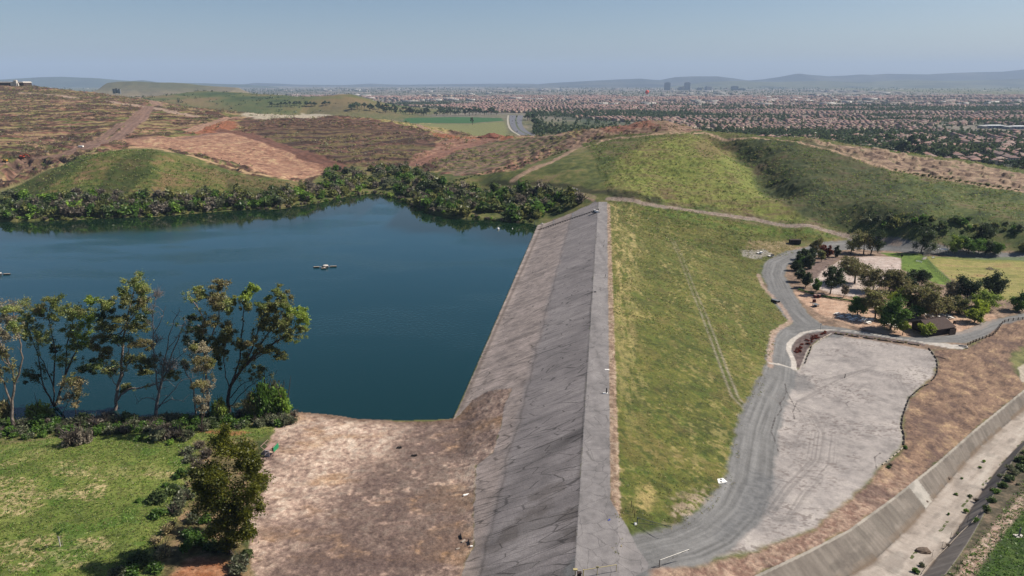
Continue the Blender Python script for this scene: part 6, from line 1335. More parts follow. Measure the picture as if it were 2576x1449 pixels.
mk("shelf", [bx(0, .2, .35, 1.7, 1.9, .06)], MDK, e)
# hedge
HP_ = [G1(2010, 731)[:2], G1(2050, 743)[:2], G1(2095, 752)[:2], G1(2140, 759)[:2], G1(2168, 763)[:2]]; P = smooth_path(np.array(HP_), 10); cl = []
for q in P: cl.append((q[0], q[1], Hs(*q)+.55, .75, .62, .55))
V, F, Cc = leaves(cl, 240, .12, 'green', 61, shell=.3); base = np.array([P[0][0], P[0][1], Hs(*P[0])]); h_o = mobj("hedge", nmesh("hedge", V-base, F, Cc, M_LEAF)); h_o.location = base; tag(h_o, "long clipped dark green hedge along the back of the tan pad", "hedge")
# chalk marks on the pad
# ------------------------------------------------------------------ log wheel stops round the gravel lot
LOGM = {}
def logs(pts, L, gap, grp, lab, mat=None, start=0.0, r=.17):
    P = np.array(G(pts))[:, :2]; seg = np.hypot(*np.diff(P, axis=0).T); cum = np.concatenate([[0], np.cumsum(seg)]); s = start; n = 0
    while s+L < cum[-1]:
        a = np.array([np.interp(s, cum, P[:, 0]), np.interp(s, cum, P[:, 1])]); b_ = np.array([np.interp(s+L, cum, P[:, 0]), np.interp(s+L, cum, P[:, 1])]); c = (a+b_)/2; za, zb_ = Hs(*a), Hs(*b_)
        l = math.hypot(*(b_-a)); key = (round(L, 1), (mat or MLOG).name)
        if key not in LOGM: LOGM[key] = mk_me([tb([(-L/2, 0, r), (-L/6, .01, r+.01), (L/6, -.01, r), (L/2, 0, r)], [r, r*1.06, r*.98, r*.95], 8)], mat or MLOG)
        o = bpy.data.objects.new("parking_log", LOGM[key]); link(o); o.location = (c[0], c[1], (za+zb_)/2); o.rotation_euler = (0, -math.atan2(zb_-za, L), math.atan2(b_[1]-a[1], b_[0]-a[0])); tag(o, lab, "log", grp); s += L+gap; n += 1
    return n
logs([(2098,840.5),(2150,847.5),(2210,856),(2279,865),(2326,872)], 3.4, 1.35, "logs along the far edge of the lot", "long dark log in the straight row along the far edge of the gravel lot", r=.2)
logs([(2336,877),(2348,893),(2355,903),(2358,920),(2357,938),(2350,952),(2336,966)], 2.3, 1.3, "logs round the top right curve of the lot", "short dark log in the curved row at the upper right of the gravel lot", r=.2)
logs([(2334,968),(2317,975),(2300,990),(2288,1000),(2280,1020),(2270,1050),(2267,1075),(2274,1095),(2274,1111),(2272,1126)], 2.3, 1.1, "logs down the right edge of the lot", "short log in the row down the right edge of the gravel lot", r=.17)
logs([(2270,1128),(2257,1140),(2235,1158),(2213,1175)], 1.6, .9, "logs at the lower right end of the lot", "pale short log at the lower right end of the row", MLOG2, r=.15)
logs([(2084,844),(2071,851),(2056,859)], 2.4, .6, "pale logs at the upper left corner of the lot", "pale log at the upper left corner of the gravel lot", MLOG2, r=.2)
logs([(2041,872),(2036,888),(2030,900),(2026,913),(2021,920)], 2.2, 1.5, "dark logs down the left edge of the lot", "dark log in the short row beside the mulch bed", r=.18)
# timber steps off the lot
for k in range(4):
    q = G1(2361+k*3.2, 898+k*1.2); o = mk("timber_step", [bx(0, 0, -.05, .25, 2.0, .2)], MWD); o.location = q; o.rotation_euler = (0, 0, .9); tag(o, "timber step in the short flight leading off the lot's upper right edge", "step", "timber steps off the lot")
# post lying with its shadow, pale stone and bollard on the lot
for px, py, nm, lab, mt_, prt in ((2125,951,"bollard","short dark post standing alone in the middle of the gravel lot",MDK,[bx(0,0,0,.16,.16,1.3)]),(2083,940,"rubble_slab","pale broken slab lying on the gravel lot",MCO,[bx(0,0,0,1.4,.5,.12,.1),bx(.9,.2,0,.6,.4,.1,.6)])):
    o = mk(nm, prt, mt_); o.location = G1(px, py); tag(o, lab, nm.replace("_", " "))
o = bpy.data.objects.new("sign_post", None); bpy.data.objects.remove(o)
q = G1(2063, 831.5); e = empty("sign_post", q, 0, "thin post with a small pale sign at the top of the curved concrete walk", "sign"); mk("post", [tb([(0, 0, 0), (0, 0, 2.6)], .05)], MDK, e); mk("sign_plate", [bx(0, 0, 2.3, .5, .05, .45)], MW, e)
# ------------------------------------------------------------------ dark red plants in the mulch bed
r_ = np.random.default_rng(5)
for (px, py, w, n) in ((2052,848,2.2,7),(2068,840,1.6,5),(2012,877,1.8,5),(2004,884,1.6,5),(2025,868,1.2,3),(2036,858,1.5,4)):
    for k in range(n):
        q = G1(px+r_.uniform(-9, 9), py+r_.uniform(-4, 4)); me = SP_.setdefault(("red", k % 3), shrub_mesh(1, .7, 600+k % 3, 'red', 7, 60, .16, "red_shrub")); put("red_shrub", me, q, r_.uniform(.6, 1.1), r_.uniform(0, 6), "dark red low shrub in the mulch bed beside the curved walk", "shrub", "dark red shrubs of the mulch bed")
for k in range(16):
    px = 2100+k*14+r_.uniform(-4, 4); q = G1(px, 836+(px-2100)*.148+r_.uniform(0, 4)); me = SP_.setdefault(("low", k % 3), shrub_mesh(1, .7, 640+k % 3, 'brownol', 6, 50, .15, "shrub")); put("shrub", me, q, r_.uniform(.5, 1.0), 0, "low brown-green shrub in the strip between the road and the lot", "shrub", "low shrubs in the strip between road and lot")
# kerb ring outside the lot (sunken pit of the drain)
q = G1(2418, 874); o = mk("drain_inlet", [bx(0, 0, -.4, 4.2, .25, .7, -.35), bx(1.2, 1.6, -.4, 3.4, .25, .7, -.35), bx(2.2, .3, -.4, .25, 1.8, .7, -.35), bx(.6, .8, -.1, 3.2, 1.3, .12, -.35)], MCO); o.location = q; tag(o, "concrete drain inlet box at the right end of the concrete strip", "drain")
mkp = mk("grating", [bx(1.0, .9, .05, 2.4, .9, .1, -.35)], MDK, None); mkp.parent = o
# ------------------------------------------------------------------ wooden rail fence above the brown slope
FP_ = [z4(*p_) for p_ in ((2075,1068),(2110,1050),(2150,1032),(2200,1012),(2250,995),(2295,980),(2325,955),(2345,925),(2362,900),(2378,876),(2400,862),(2440,852),(2490,846),(2540,840),(2590,832),(2650,826))]; GG = G(FP_)
e = empty("wooden_fence", GG[0], 0, "low brown post-and-rail fence above the dry brown slope", "fence"); b0 = GG[0]; cum = 0; posts = []
P = np.array(GG); seg = np.hypot(*np.diff(P[:, :2], axis=0).T); cumv = np.concatenate([[0], np.cumsum(seg)])
for s in np.arange(0, cumv[-1], 2.6): x = np.interp(s, cumv, P[:, 0]); y = np.interp(s, cumv, P[:, 1]); posts.append((x, y, Hs(x, y)))
for a_ in posts: mk("post", [bx(a_[0]-b0[0], a_[1]-b0[1], a_[2]-b0[2]-.1, .2, .2, 1.25)], MWD, e)
mk("rail", [tb([(a_[0]-b0[0], a_[1]-b0[1], a_[2]-b0[2]+hh) for a_ in posts], .07, 5) for hh in (.55, .98)], MWD, e)
# ------------------------------------------------------------------ ball field: backstop, chain-link fence, benches
m_cl = bpy.data.materials.new("chain_link"); m_cl.use_nodes = True; t = m_cl.node_tree; t.nodes.clear(); d1 = nd(t, "ShaderNodeBsdfDiffuse"); d1.inputs[0].default_value = (*C(150,150,150), 1); tp = nd(t, "ShaderNodeBsdfTransparent"); mx = nd(t, "ShaderNodeMixShader"); ck = nd(t, "ShaderNodeTexChecker"); ck.inputs['Scale'].default_value = 14; tc = nd(t, "ShaderNodeTexCoord"); oo = nd(t, "ShaderNodeOutputMaterial")
mp2 = nd(t, "ShaderNodeMath", operation='MULTIPLY'); mp2.inputs[1].default_value = .45; t.links.new(tc.outputs['Object'], ck.inputs['Vector']); t.links.new(ck.outputs['Fac'], mp2.inputs[0]); t.links.new(mp2.outputs[0], mx.inputs[0]); t.links.new(tp.outputs[0], mx.inputs[1]); t.links.new(d1.outputs[0], mx.inputs[2]); t.links.new(mx.outputs[0], oo.inputs[0])
def zf(x, y): return (2280.7+.11457*x, 590.3+.11457*y)
def linkfence(name, pts, h, sp, lab, cat="fence"):
    P = G(pts); b0 = P[0]; seg = np.hypot(*np.diff(P[:, :2], axis=0).T); cv = np.concatenate([[0], np.cumsum(seg)]); e = empty(name, b0, 0, lab, cat); ps = []
    for s in np.linspace(0, cv[-1], max(2, int(cv[-1]/sp)+1)): x = np.interp(s, cv, P[:, 0]); y = np.interp(s, cv, P[:, 1]); ps.append(np.array([x, y, Hs(x, y)])-b0)
    for q in ps: mk("post", [tb([q, q+np.array([0, 0, h])], .06, 6)], MGR, e)
    mk("rail", [tb([q+np.array([0, 0, h]) for q in ps], .04, 5)], MGR, e)
    V = []; F = []
    for i, q in enumerate(ps): V += [tuple(q+np.array([0, 0, .05])), tuple(q+np.array([0, 0, h-.05]))]
    F = [(2*i, 2*i+2, 2*i+3, 2*i+1) for i in range(len(ps)-1)]; mk("wire_mesh", [(V, F)], m_cl, e); return e
linkfence("chain_link_fence", [zf(430, 565), zf(640, 830), zf(900, 1050)], 1.8, 3.0, "grey chain-link fence running diagonally between the lawn and the ball field")
linkfence("chain_link_fence", [zf(525, 445), zf(1000, 462), zf(1500, 470), zf(2000, 500)], 2.0, 6, "chain-link fence along the back edge of the ball field")
bsx = linkfence("backstop", [zf(345, 570), zf(430, 500), zf(525, 470)], 5.2, 2.6, "tall chain-link backstop at the corner of the ball field", "backstop")
q0 = G1(*zf(430, 500)); mk("pad_board", [bx(1.6, 1.2, .3, 4.2, .12, 1.1, .55)], MCO, bsx)
for (x, y, rz, lab, nm) in ((262,610,-.9,"white slatted bench on the green lawn","bench"),(590,522,.1,"small white bench on the ball field near the backstop","bench")):
    e = empty(nm, G1(*zf(x, y)), rz, lab, "bench"); mk("seat", [bx(0, k*.16, .42, 3.0 if x < 300 else 1.6, .12, .05) for k in range(3)], MW, e); mk("backrest", [bx(0, .55, .6+k*.16, 3.0 if x < 300 else 1.6, .05, .12) for k in range(2)], MW, e)
    for s_ in (-1, 1): mk("leg", [bx(s_*(1.2 if x < 300 else .6), .15, 0, .08, .5, .42), bx(s_*(1.2 if x < 300 else .6), .55, 0, .08, .05, .95)], MGR, e)
e = empty("shade_shelter", G1(*zf(780, 420)), 0, "small shelter with flat white roof behind the ball field fence", "shelter"); mk("roof", [bx(0, 0, 2.5, 4.6, 2.6, .15)], MW, e)
for a_ in (-2, 2):
    for b__ in (-1, 1): mk("post", [bx(a_, b__, 0, .12, .12, 2.5)], MGR, e)
mk("bench", [bx(0, 0, .4, 3.4, .5, .08)], MWD, e)
# small things round the picnic ground
for (x, y, nm, prt, mt_, lab) in ((1960,872,"trash_bin",[bx(0,0,0,.7,.7,1.0,0,.92),bx(0,0,1.0,.78,.78,.1)],MBR,"brown square litter bin right of the brown building"),(1497,300,"notice_board",[bx(0,0,0,.15,.15,1.6),bx(0,0,.9,1.2,.12,.9)],MDK,"small dark notice board at the corner of the pale pad")):
    o = mk(nm, prt, mt_); o.location = G1(*z4(x, y)); tag(o, lab, nm.replace("_", " "))
e = empty("lamp_post", G1(*z4(2085, 918)), 0, "thin post beside the road right of the brown building", "post"); mk("pole", [tb([(0, 0, 0), (0, 0, 3.4)], .05)], MGR, e); mk("head", [bx(.2, 0, 3.3, .5, .2, .12)], MGR, e)
for (x, y, rz, lab) in ((1990,850,.2,"left one of two dark shade canopies by the yellow-green trees"),(2040,905,.1,"right one of two dark shade canopies by the yellow-green trees")): pass
for (x, y, lab, rz) in ((355,288,"white and dark utility cart with gear parked on the pale rubble patch",.2),(255,262,"white trailer frame lying on the pale rubble patch",.1)):
    e = empty("utility_cart", G1(*z4(x, y)), rz, lab, "cart"); mk("bed", [bx(0, 0, .5, 3.0, 1.5, .18)], MW, e); mk("box", [bx(.7, 0, .68, 1.2, 1.3, .6)], MDK if x > 300 else MW, e); mk("frame", [tb([(-1.5, 0, .5), (-2.4, 0, .35)], .06)], MDK, e)
    for s_ in (-.75, .75): w = mobj("wheel", WHL, e); w.location = (-.4, s_, .34)
e = empty("utility_cart", G1(*z4(390, 690)), -1.1, "dark trailer parked on the edge of the bend in the gravel road", "trailer"); mk("bed", [bx(0, 0, .5, 3.4, 1.7, .7)], MDK, e); mk("cover", [bx(0, 0, 1.2, 3.3, 1.6, .12)], MGR, e); mk("drawbar", [tb([(1.7, 0, .5), (2.7, 0, .4)], .05)], MDK, e)
for s_ in (-.95, .95): w = mobj("wheel", WHL, e); w.location = (-.2, s_, .34)
# ------------------------------------------------------------------ on the dam
def Cr(px, py): q = G1(px, py); return q
e = empty("survey_marker", Cr(1524, 990), 0, "tall dark marker post on a white block near the middle of the crest", "marker"); mk("post", [bx(.15, 0, 0, .22, .22, 1.35)], MDK, e); mk("base", [bx(-.1, 0, 0, 1.1, .5, .16)], MW, e)
for px, py, lab in ((1518,610,"furthest thin marker post on the crest edge"),(1517,622,"second furthest thin marker post on the crest edge"),(1521,697,"third thin marker post on the crest edge")):
    e = empty("survey_marker", Cr(px, py), 0, lab, "marker"); mk("post", [bx(.3, 0, 0, .12, .12, 1.2)], MDK, e); mk("base", [bx(-.1, 0, 0, 1.5, .3, .1)], MCO, e)
o = mk("cover_plate", [bx(0, 0, 0, 1.1, .5, .06), bx(0, 0, .06, .9, .36, .02)], MW); o.location = Cr(1527, 930); tag(o, "small white plate lying on the right side of the crest", "plate")
o = mk("scrap", [bx(0, 0, 0, .7, .4, .25, .3), bx(-.8, 0, 0, .5, .15, .1, .1)], MDK); o.location = Cr(1497, 735); tag(o, "small dark scrap lying on the crest", "scrap")
def zd(x, y): return (1341.6+.10416*x, 456.1+.10416*y)
e = empty("outlet_control", Cr(*zd(1545, 755)), 0, "white valve boxes with dark handwheel at the far end of the crest", "valve control"); mk("cabinet", [bx(0, 0, 0, 1.3, 1.0, 1.1)], MW, e); mk("cabinet", [bx(-1.3, 1.5, 0, 1.0, .9, 1.3)], MW, e); mk("post", [bx(.6, 1.2, 0, .5, .4, 2.0)], MDK, e); mk("handwheel", [tb([(-2.0, 0, .8), (-2.0, .1, .8)], .45, 14)], MDK, e); mk("base", [bx(-.8, .5, -.1, 4.4, 2.8, .2)], MDK, e)
A_, B_ = Cr(*zd(1440, 735)), Cr(*zd(165, 1165)); e = empty("outlet_pipe", A_, 0, "dark pipe on brackets running down the far end of the dam face to the lake", "pipe"); D_ = B_-A_
mk("pipe", [tb([(0, 0, .35), D_*.5+np.array([0, 0, .35]), D_*1.06+np.array([0, 0, .3])], .14, 8)], MDK, e)
for k in range(22):
    q = D_*(k+.5)/22; mk("bracket", [bx(q[0], q[1], Hs(A_[0]+q[0], A_[1]+q[1])-A_[2]-.05, .35, .5, .62)], MDK, e)
for px, py, hpx, lab in ((1441,546,11,"upper white depth gauge staff on the far dam face"),(1393,562,11,"lower white depth gauge staff on the far dam face"),(1344,572,14,"thin grey depth gauge staff standing at the water's edge by the dam")):
    q = G1(px, py); h = hpx*q[1]/1741/.93; e = empty("depth_gauge", q, 0, lab, "depth gauge"); mk("staff", [bx(0, 0, -.2, .32, .08, h)], MW if px > 1350 else MGR, e); mk("foot", [bx(0, 0, -.1, .6, .5, .25)], MCO, e)
q = G1(1444.7, 479.5); car((q[0], q[1], q[2]+.05), 0.1, C(216,208,204), "white vehicle parked on the dirt path left of the far end of the dam")
q = G1(1363, 564); o = mk("boulder", [([(-.9,-.5,0),(.8,-.6,0),(1.0,.5,0),(-.6,.6,0),(-.5,-.3,.7),(.5,-.4,.6),(.6,.3,.75),(-.4,.4,.6)], [(4,5,6,7),(0,1,5,4),(1,2,6,5),(2,3,7,6),(3,0,4,7)])], MCO); o.location = q; tag(o, "pale boulder at the corner where the dam meets the wooded bank", "boulder")
# ------------------------------------------------------------------ lake: aerators, buoys
def float_unit(px, py, lab, s=1.0, rz=.12):
    q = PZ(px, py, 0); e = empty("floating_aerator", q, rz, lab, "floating platform"); e.scale = (s, s, s)
    for (x, y, w, d) in ((-3.9, .2, 2.6, 1.0), (3.6, .5, 2.9, 1.0), (-.3, -2.6, 2.2, .9)): fl_ = mk("float", [bx(x, y, -.1, w, d, .55, 0, .97)], MDK, e); mk("deck", [bx(x, y, .45, w*.96, d*.9, .08)], MLOG2, fl_)
    mk("hub", [tb([(0, 0, -.1), (0, 0, .9)], [1.5, 1.2], 8)], MDK, e); mk("hub_cover", [tb([(.2, .1, .9), (.2, .1, 1.15)], [1.35, 1.0], 8)], MCO, e); mk("arm", [bx(-1.9, .1, .35, 2.2, .3, .14), bx(1.9, .3, .35, 2.2, .3, .14), bx(-.1, -1.5, .35, .6, 2.0, .14)], MCO, e)
float_unit(818, 673, "white and dark cross-shaped floating platform in the open lake"); float_unit(-4, 692, "floating platform cut by the left edge of the picture", .9)
for px, py, s, lab in ((1253,577,1.0,"larger white buoy on the dark water near the dam"),(1289,576,.45,"smaller white buoy nearer the dam")):
    q = PZ(px, py, 0); e = empty("buoy", q, 0, lab, "buoy"); e.scale = (s,)*3; mk("float", [tb([(0, 0, -.2), (0, 0, .25), (0, 0, .7), (0, 0, 1.0)], [.6, .75, .65, .3], 12)], MW, e); mk("mast", [tb([(0, 0, 1.0), (0, 0, 1.7)], .08)], MW, e)
# ------------------------------------------------------------------ gates in the foreground
def gate(name, hinge_px, end_px, zt, lab, mat, legs=(), brace=True, h=1.25, extra=None):
    a = G1(*hinge_px); q = np.array(PY(end_px[0], end_px[1], 1.0)); dx, dz = pdir(*end_px); zt_ = a[2]+h
    Yb = (zt_-CZ)/dz; b_ = np.array([dx*Yb, Yb, zt_]); D = b_-np.array([a[0], a[1], zt_]); e = empty(name, a, 0, lab, "gate")
    mk("post", [tb([(0, 0, -.1), (0, 0, h+.08)], .09, 8)], mat, e); mk("top_rail", [tb([(0, 0, h), (D[0], D[1], h)], .055)], mat, e)
    if brace: mk("brace", [tb([(0, 0, .25), (D[0]*.88, D[1]*.88, h-.04)], .04)], mat, e); mk("upright", [tb([(D[0]*.45, D[1]*.45, .68), (D[0]*.45, D[1]*.45, h)], .035)], mat, e); mk("upright", [tb([(D[0]*.98, D[1]*.98, h-.28), (D[0]*.98, D[1]*.98, h)], .035)], mat, e)
    for f in legs: gx_, gy_ = a[0]+D[0]*f, a[1]+D[1]*f; mk("leg", [tb([(D[0]*f, D[1]*f, Hs(gx_, gy_)-a[2]-.05), (D[0]*f, D[1]*f, h)], .05)], mat, e)
    return e, D
MGG = flat("gate_grey_green", C(116,124,112), .5)
gate("swing_gate", (1602.8,1319), (1688,1325), 0, "open grey-green swing gate at the near corner of the grass slope", MGG)
g1 = G1(1598, 1319); o = mk("stone", [bx(0, 0, 0, .5, .4, .3, .4, .7)], MW); o.location = g1; tag(o, "white stone at the foot of the grey-green gate post", "stone")
gate("swing_gate", (1658.4,1427), (1733.6,1382), 0, "open galvanised swing gate beside the gravel road junction", flat("gate_steel", C(150,148,146), .4, .4))
a = G1(1467, 1452); e, D = gate("barrier_gate", (1467,1453), (1551,1420.5), 0, "pale yellow barrier gate across the near end of the crest road", MYE, legs=(.42, 1.0), brace=False, h=1.3)
mk("hazard_plate", [bx(D[0]*.42, D[1]*.42, 1.28, .4, .06, .28)], MYE, e)
o = mk("valve_box", [bx(0, 0, 0, .6, .5, .75, 0, .85), bx(0, 0, .75, .7, .6, .06)], MBR); o.location = G1(1457, 1452); tag(o, "brown ribbed box standing left of the yellow barrier gate", "box")
e = empty("mailbox_post", G1(1447, 1447), 0, "yellow-capped post left of the brown box", "post"); mk("post", [bx(0, 0, 0, .14, .14, .9)], MYE, e); mk("cap", [bx(0, 0, .9, .62, .4, .16)], MYE, e)
# posts in the grass beside the crest end
for px, py, h in ((1588,1276,1.3),(1592,1289,1.3),(1596,1302,1.4)):
    o = mk("fence_post", [tb([(0, 0, -.1), (0, 0, h)], .05)], MWD); o.location = G1(px, py); tag(o, "thin dark post in the grass above the grey-green gate", "post", "thin posts above the grey-green gate")
# utility slab with two manholes
q = G1(1813.6, 1211); e = empty("utility_slab", q, .3, "square white concrete slab with two dark covers in the grass by the road", "slab"); mk("slab", [bx(0, 0, -.1, 1.9, 1.5, .28)], MW, e)
for s_ in (-.4, .4): mk("cover", [tb([(s_*.6, s_, .18), (s_*.6, s_, .2)], .22, 14)], MDK, e)
o = mk("tarp_scrap", [bx(0, 0, .02, .35, .12, .05, .4), bx(.12, .2, .02, .2, .18, .05)], flat("blue_plastic", C(40,80,210))); o.location = G1(1532, 1309); tag(o, "tiny blue scrap on the crest road", "scrap")
# rubble and planks at the edge of the dirt flat
for px, py, w, d, h, rz, mt_, lab in ((1173,1245,1.3,.45,.12,.35,MW,"white broken slab lying at the edge of the dam face"),(1160,1352,.15,1.6,.3,.25,MDK,"long dark timber in the debris at the lower edge of the dirt flat"),(1166,1362,.9,.35,.15,.8,MLOG2,"pale slab in the debris at the lower edge of the dirt flat"),(1180,1366,.15,1.4,.3,.25,MDK,"second dark timber, right of the first in the debris"),(1152,1381,.7,.3,.12,.4,MLOG2,"small pale chip left of the dark timbers"),(1190,1361,.9,.15,.12,.7,MLOG2,"thin pale plank right of the dark timbers"),(1186,1375,.5,.3,.15,.1,MW,"white chip below the second dark timber")):
    o = mk("debris", [bx(0, 0, 0, w, d, h, rz, .9)], mt_); o.location = G1(px, py); tag(o, lab, "debris")
for px, py in ((1005,1127),(1042,1147)):
    o = mk("brush_pile", [tb([(r_.uniform(-.7, .7), r_.uniform(-.5, .5), .05), (r_.uniform(-.7, .7), r_.uniform(-.5, .5), .3)], .04, 4) for k in range(26)], MDK); o.location = G1(px, py); tag(o, ("left" if px < 1020 else "right")+" small dark brush pile on the dirt flat", "brush pile")
# ------------------------------------------------------------------ gangway platform at the edge of the dirt flat
q = G1(672, 1146); e = empty("gangway", q, -.18, "steel gangway platform with pink deck and green panel at the dirt flat", "gangway")
mk("deck", [bx(-.2+k*.17, 1.2, 1.55, .15, 3.0, .08) for k in range(6)], MPK, e)
sp = lambda x0, x1: [tb([(x0, -.3, 1.55), (x1, -.3, 2.3)], .05), tb([(x0, 2.7, 1.55), (x1, 2.7, 2.3)], .05), tb([(x1, -.3, 2.3), (x1, 2.7, 2.3)], .05), tb([(x0, 1.2, 1.55), (x1, 1.2, 2.3)], .05), tb([(x0, -.3, 1.55), (x0, 2.7, 1.55)], .05)]
mk("side_frame", sp(-.25, -1.15), MPK, e); sf = mk("side_frame", sp(.75, 1.75), MPK, e); mk("panel", [([(1.45,-.2,2.0),(1.78,-.2,2.3),(1.78,1.9,2.3),(1.78,1.9,2.26),(1.45,1.9,1.4),(1.45,-.2,1.2)], [(0,1,2,4),(0,4,5)]), bx(1.8, .9, 1.1, .06, 2.2, 1.2)], MGN, sf)
mk("leg", [tb([(-.2, -.3, 0), (-.2, -.3, 1.55)], .06)], MW, e); mk("leg", [tb([(.75, -.3, 0), (.75, -.3, 1.55)], .06)], MW, e); mk("leg", [tb([(-.2, 2.7, 0), (-.2, 2.7, 1.55)], .06)], MBR, e); mk("leg", [tb([(.75, 2.7, 0), (.75, 2.7, 1.55)], .06)], MBR, e); mk("ladder", [tb([(-.2, -.36, .15+k*.45), (.75, -.36, .15+k*.45)], .05) for k in range(4)], MW, e); mk("cross_rail", [tb([(.75, -.3, .2), (1.6, -.1, .2)], .06), tb([(1.6, -.1, .2), (1.7, 2.4, .3)], .05), tb([(1.6, -.1, .2), (1.78, -.2, 2.3)], .04)], MPK, e)
# ------------------------------------------------------------------ machines and trailer on the graded hill
def machine(px, py, mat, lab, boom, rz, s=1.0):
    q = G1(px, py); e = empty("excavator", q, rz, lab, "excavator" if boom else "bulldozer"); e.scale = (s, s, s)
    for y in (-1.25, 1.25): tk = mk("track", [bx(0, y, .05, 4.0, .55, .75, 0, 1), tb([(-2.0, y-.27, .43), (-2.0, y+.27, .43)], .38, 10), tb([(2.0, y-.27, .43), (2.0, y+.27, .43)], .38, 10)], MDK, e)
    bd = mk("body", [bx(-.4, 0, .95, 3.4, 2.5, 1.1), bx(-1.6, 0, 1.9, 1.2, 2.3, .5)], mat, e); cb_ = mk("cab", [bx(.7, .75, 1.1, 1.4, 1.0, 1.9, 0, .9)], mat, e); mk("window", [bx(.75, .75, 1.9, 1.46, 1.04, .7)], MGL, cb_)
    if boom:
        mk("boom", [tb([(.8, -.2, 1.6), (3.0, -.2, 3.6), (5.2, -.2, 2.8)], [.35, .32, .22], 6)], mat, e); mk("stick", [tb([(5.0, -.2, 3.0), (5.9, -.2, .9)], [.22, .18], 6)], mat, e); mk("bucket", [bx(5.9, -.2, .1, .9, 1.2, .9, 0, .75)], MDK, e)
    else: mk("blade", [bx(2.7, 0, .2, .25, 3.4, 1.1)], MDK, e); mk("push_arm", [bx(1.6, -1.55, .45, 2.2, .15, .2), bx(1.6, 1.55, .45, 2.2, .15, .2)], mat, e)
machine(57, 398, MOR, "orange excavator with lowered boom on the terraced slope at the far left", True, .1); machine(14, 407, MYO, "yellow bulldozer left of the orange excavator", False, 3.0, .8)
o = mk("trailer", [bx(0, 0, .5, 4.2, 2.0, 1.2), bx(0, 0, 0, .8, 2.0, .5)], MW); o.location = G1(204, 371); tag(o, "small white trailer on the dirt road above the green knoll", "trailer")
for px, py, w, h, lab in ((33,213,6,9,"white stepped tank building on the left skyline"),(40,209,5,9,"white tower beside the stepped building on the left skyline")):
    Yt = 1420.0; q = np.array(PY(px, py, Yt)); zg = Hs(q[0], Yt); e = empty("tank_tower", (q[0], Yt, zg), 0, lab, "tower"); hh = max(6, q[2]-zg+5)
    mk("body", [bx(0, 0, 0, w, w, hh), bx(w*.7, 0, 0, w*.5, w*.6, hh*.5)], MCO, e); mk("roof", [bx(0, 0, hh, w*1.05, w*1.05, .6, 0, .7)], MCO, e)
e = empty("warehouse", (-1010, 1460, Hs(-1010, 1460)), 0, "long pale warehouse roof at the left edge of the skyline", "warehouse"); mk("wall", [bx(0, 0, -1, 60, 25, 7)], MWD, e); mk("roof", [bx(0, 0, 6, 62, 27, 2, 0, .92)], MCO, e)
for i_, (px, py) in enumerate(((286,224),(293,223),(300,224))):
    q = np.array(PY(px, py, 2300)); e = empty("silo_building", (q[0], 2300, q[2]-14), 0, ["left", "middle", "right"][i_]+" dark tower block of the three behind the left skyline", "tower"); mk("facade", [bx(0, 0, 0, 6, 6, 14)], MGR, e); mk("roof", [bx(0, 0, 14, 6.4, 6.4, .6)], MDK, e)
# mound of red earth and brush
q = G1(1238, 347); th = np.arange(18)*2*np.pi/18; V = [(0, 0, 5.2)]; F = []
for k, (rr_, hh) in enumerate(((3, 4.6), (7, 2.9), (11, 1.1), (14, -1.0))):
    for a_ in th: j = .75+.5*vn(np.array([a_*2+k]), np.array([k*3.3]), 5)[0]; V.append((math.cos(a_)*rr_*j*1.3, math.sin(a_)*rr_*j, hh*(.8+.4*j)))
F = [(0, 1+i, 1+(i+1) % 18) for i in range(18)]+[(1+k*18+i, 1+(k+1)*18+i, 1+(k+1)*18+(i+1) % 18, 1+k*18+(i+1) % 18) for k in range(3) for i in range(18)]
me = bpy.data.meshes.new("earth_mound"); me.from_pydata([tuple(map(float, v)) for v in V], [], F); me.materials.append(flat("red_earth", C(138,88,72), .95, 0, .3, .4)); o = mobj("earth_mound", me); o.location = q; tag(o, "heap of red-brown earth on the saddle beside the dirt road", "earth mound")
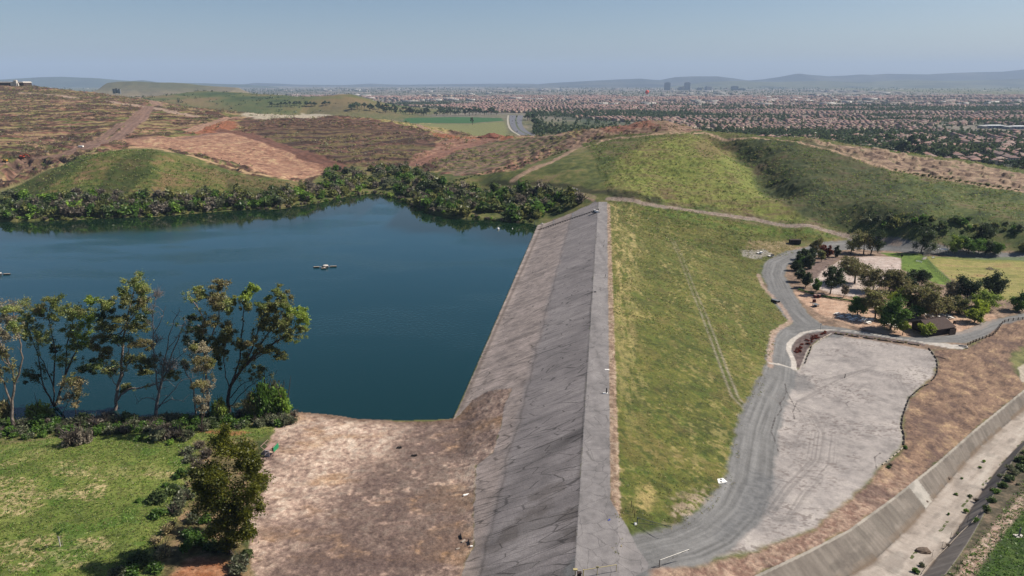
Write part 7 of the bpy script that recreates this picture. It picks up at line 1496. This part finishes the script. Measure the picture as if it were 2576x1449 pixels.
# ------------------------------------------------------------------ pipe and posts beside the channel, boulders, bits in the channel
def z5(x, y): return (1838+.3519*x, 939+.3519*y)
PP = G([z5(*p_) for p_ in ((1365,1440),(1400,1390),(1470,1320),(1540,1255),(1600,1190),(1660,1130),(1720,1075),(1795,990))]); b0 = PP[0]
o = mk("water_pipe", [tb([tuple(a_-b0+np.array([0, 0, .25])) for a_ in PP], .055, 7)], MLOG2); o.location = b0; tag(o, "thin white pipe laid along the bank of the concrete channel", "pipe")
for k, a_ in enumerate(PP[1:7]):
    o = mk("marker_post", [tb([(0, 0, 0), (0, 0, 1.5)], .03)], MDK); o.location = a_+np.array([-.6, .3, -.1]); tag(o, "thin dark stake beside the white pipe on the channel bank", "stake", "stakes along the white pipe")
def rock(px, py, s, lab, mt_=None):
    r = np.random.default_rng(int(px)); V = []; F = []
    for k, (rr_, hh) in enumerate(((.9, 0), (1.0, .3), (.75, .62), (.3, .8))):
        for i in range(9): a_ = i*2*np.pi/9; j = r.uniform(.8, 1.2); V.append((math.cos(a_)*rr_*j*1.4, math.sin(a_)*rr_*j*.8, hh))
    F = [(k*9+i, k*9+(i+1) % 9, (k+1)*9+(i+1) % 9, (k+1)*9+i) for k in range(3) for i in range(9)]+[tuple(range(27, 36))]
    o = mk("boulder", [(V, F)], mt_ or flat("brown_rock", C(128,112,100), .95, 0, .3, 2)); o.location = G1(px, py)-np.array([0, 0, .1]); o.scale = (s, s, s); tag(o, lab, "boulder")
rock(*z5(1372, 1275), 1.1, "large brown boulder on the lower floor of the channel"); rock(*z5(1560, 750), .45, "small dark boulder high up on the channel floor"); rock(*z5(1403, 915), .3, "dark stone at the foot of the left channel wall"); rock(*z5(1615, 875), .35, "dark stone in the middle of the channel floor")
for (x, y, lab) in ((1258,1035,"lower white lime patch on the left channel wall"),(1300,990,"upper white lime patch on the left channel wall")): pass
e = empty("utility_post", G1(*z5(2060, 1165)), 0, "grey post on a pale slab in the dark grass beyond the channel", "post"); mk("post", [bx(0, 0, 0, .2, .2, 1.8)], MGR, e); mk("slab", [bx(0, 0, -.05, 1.6, 1.0, .15)], MCO, e)
# ------------------------------------------------------------------ haze
me = bpy.data.meshes.new("haze"); v, f = boxq(-30000, 30000, -400, 33000, -26, 900); me.from_pydata(v, [], f); me.update()
hz = mobj("haze", me); tag(hz, None, None, kind='stuff')
mh = bpy.data.materials.new("haze"); mh.use_nodes = True; t = mh.node_tree; t.nodes.clear(); pv = nd(t, "ShaderNodeVolumePrincipled"); ho = nd(t, "ShaderNodeOutputMaterial")
pv.inputs['Color'].default_value = (.55, .72, 1.0, 1); pv.inputs['Density'].default_value = 0.000052; pv.inputs['Anisotropy'].default_value = 0.0
t.links.new(pv.outputs[0], ho.inputs['Volume']); me.materials.append(mh)
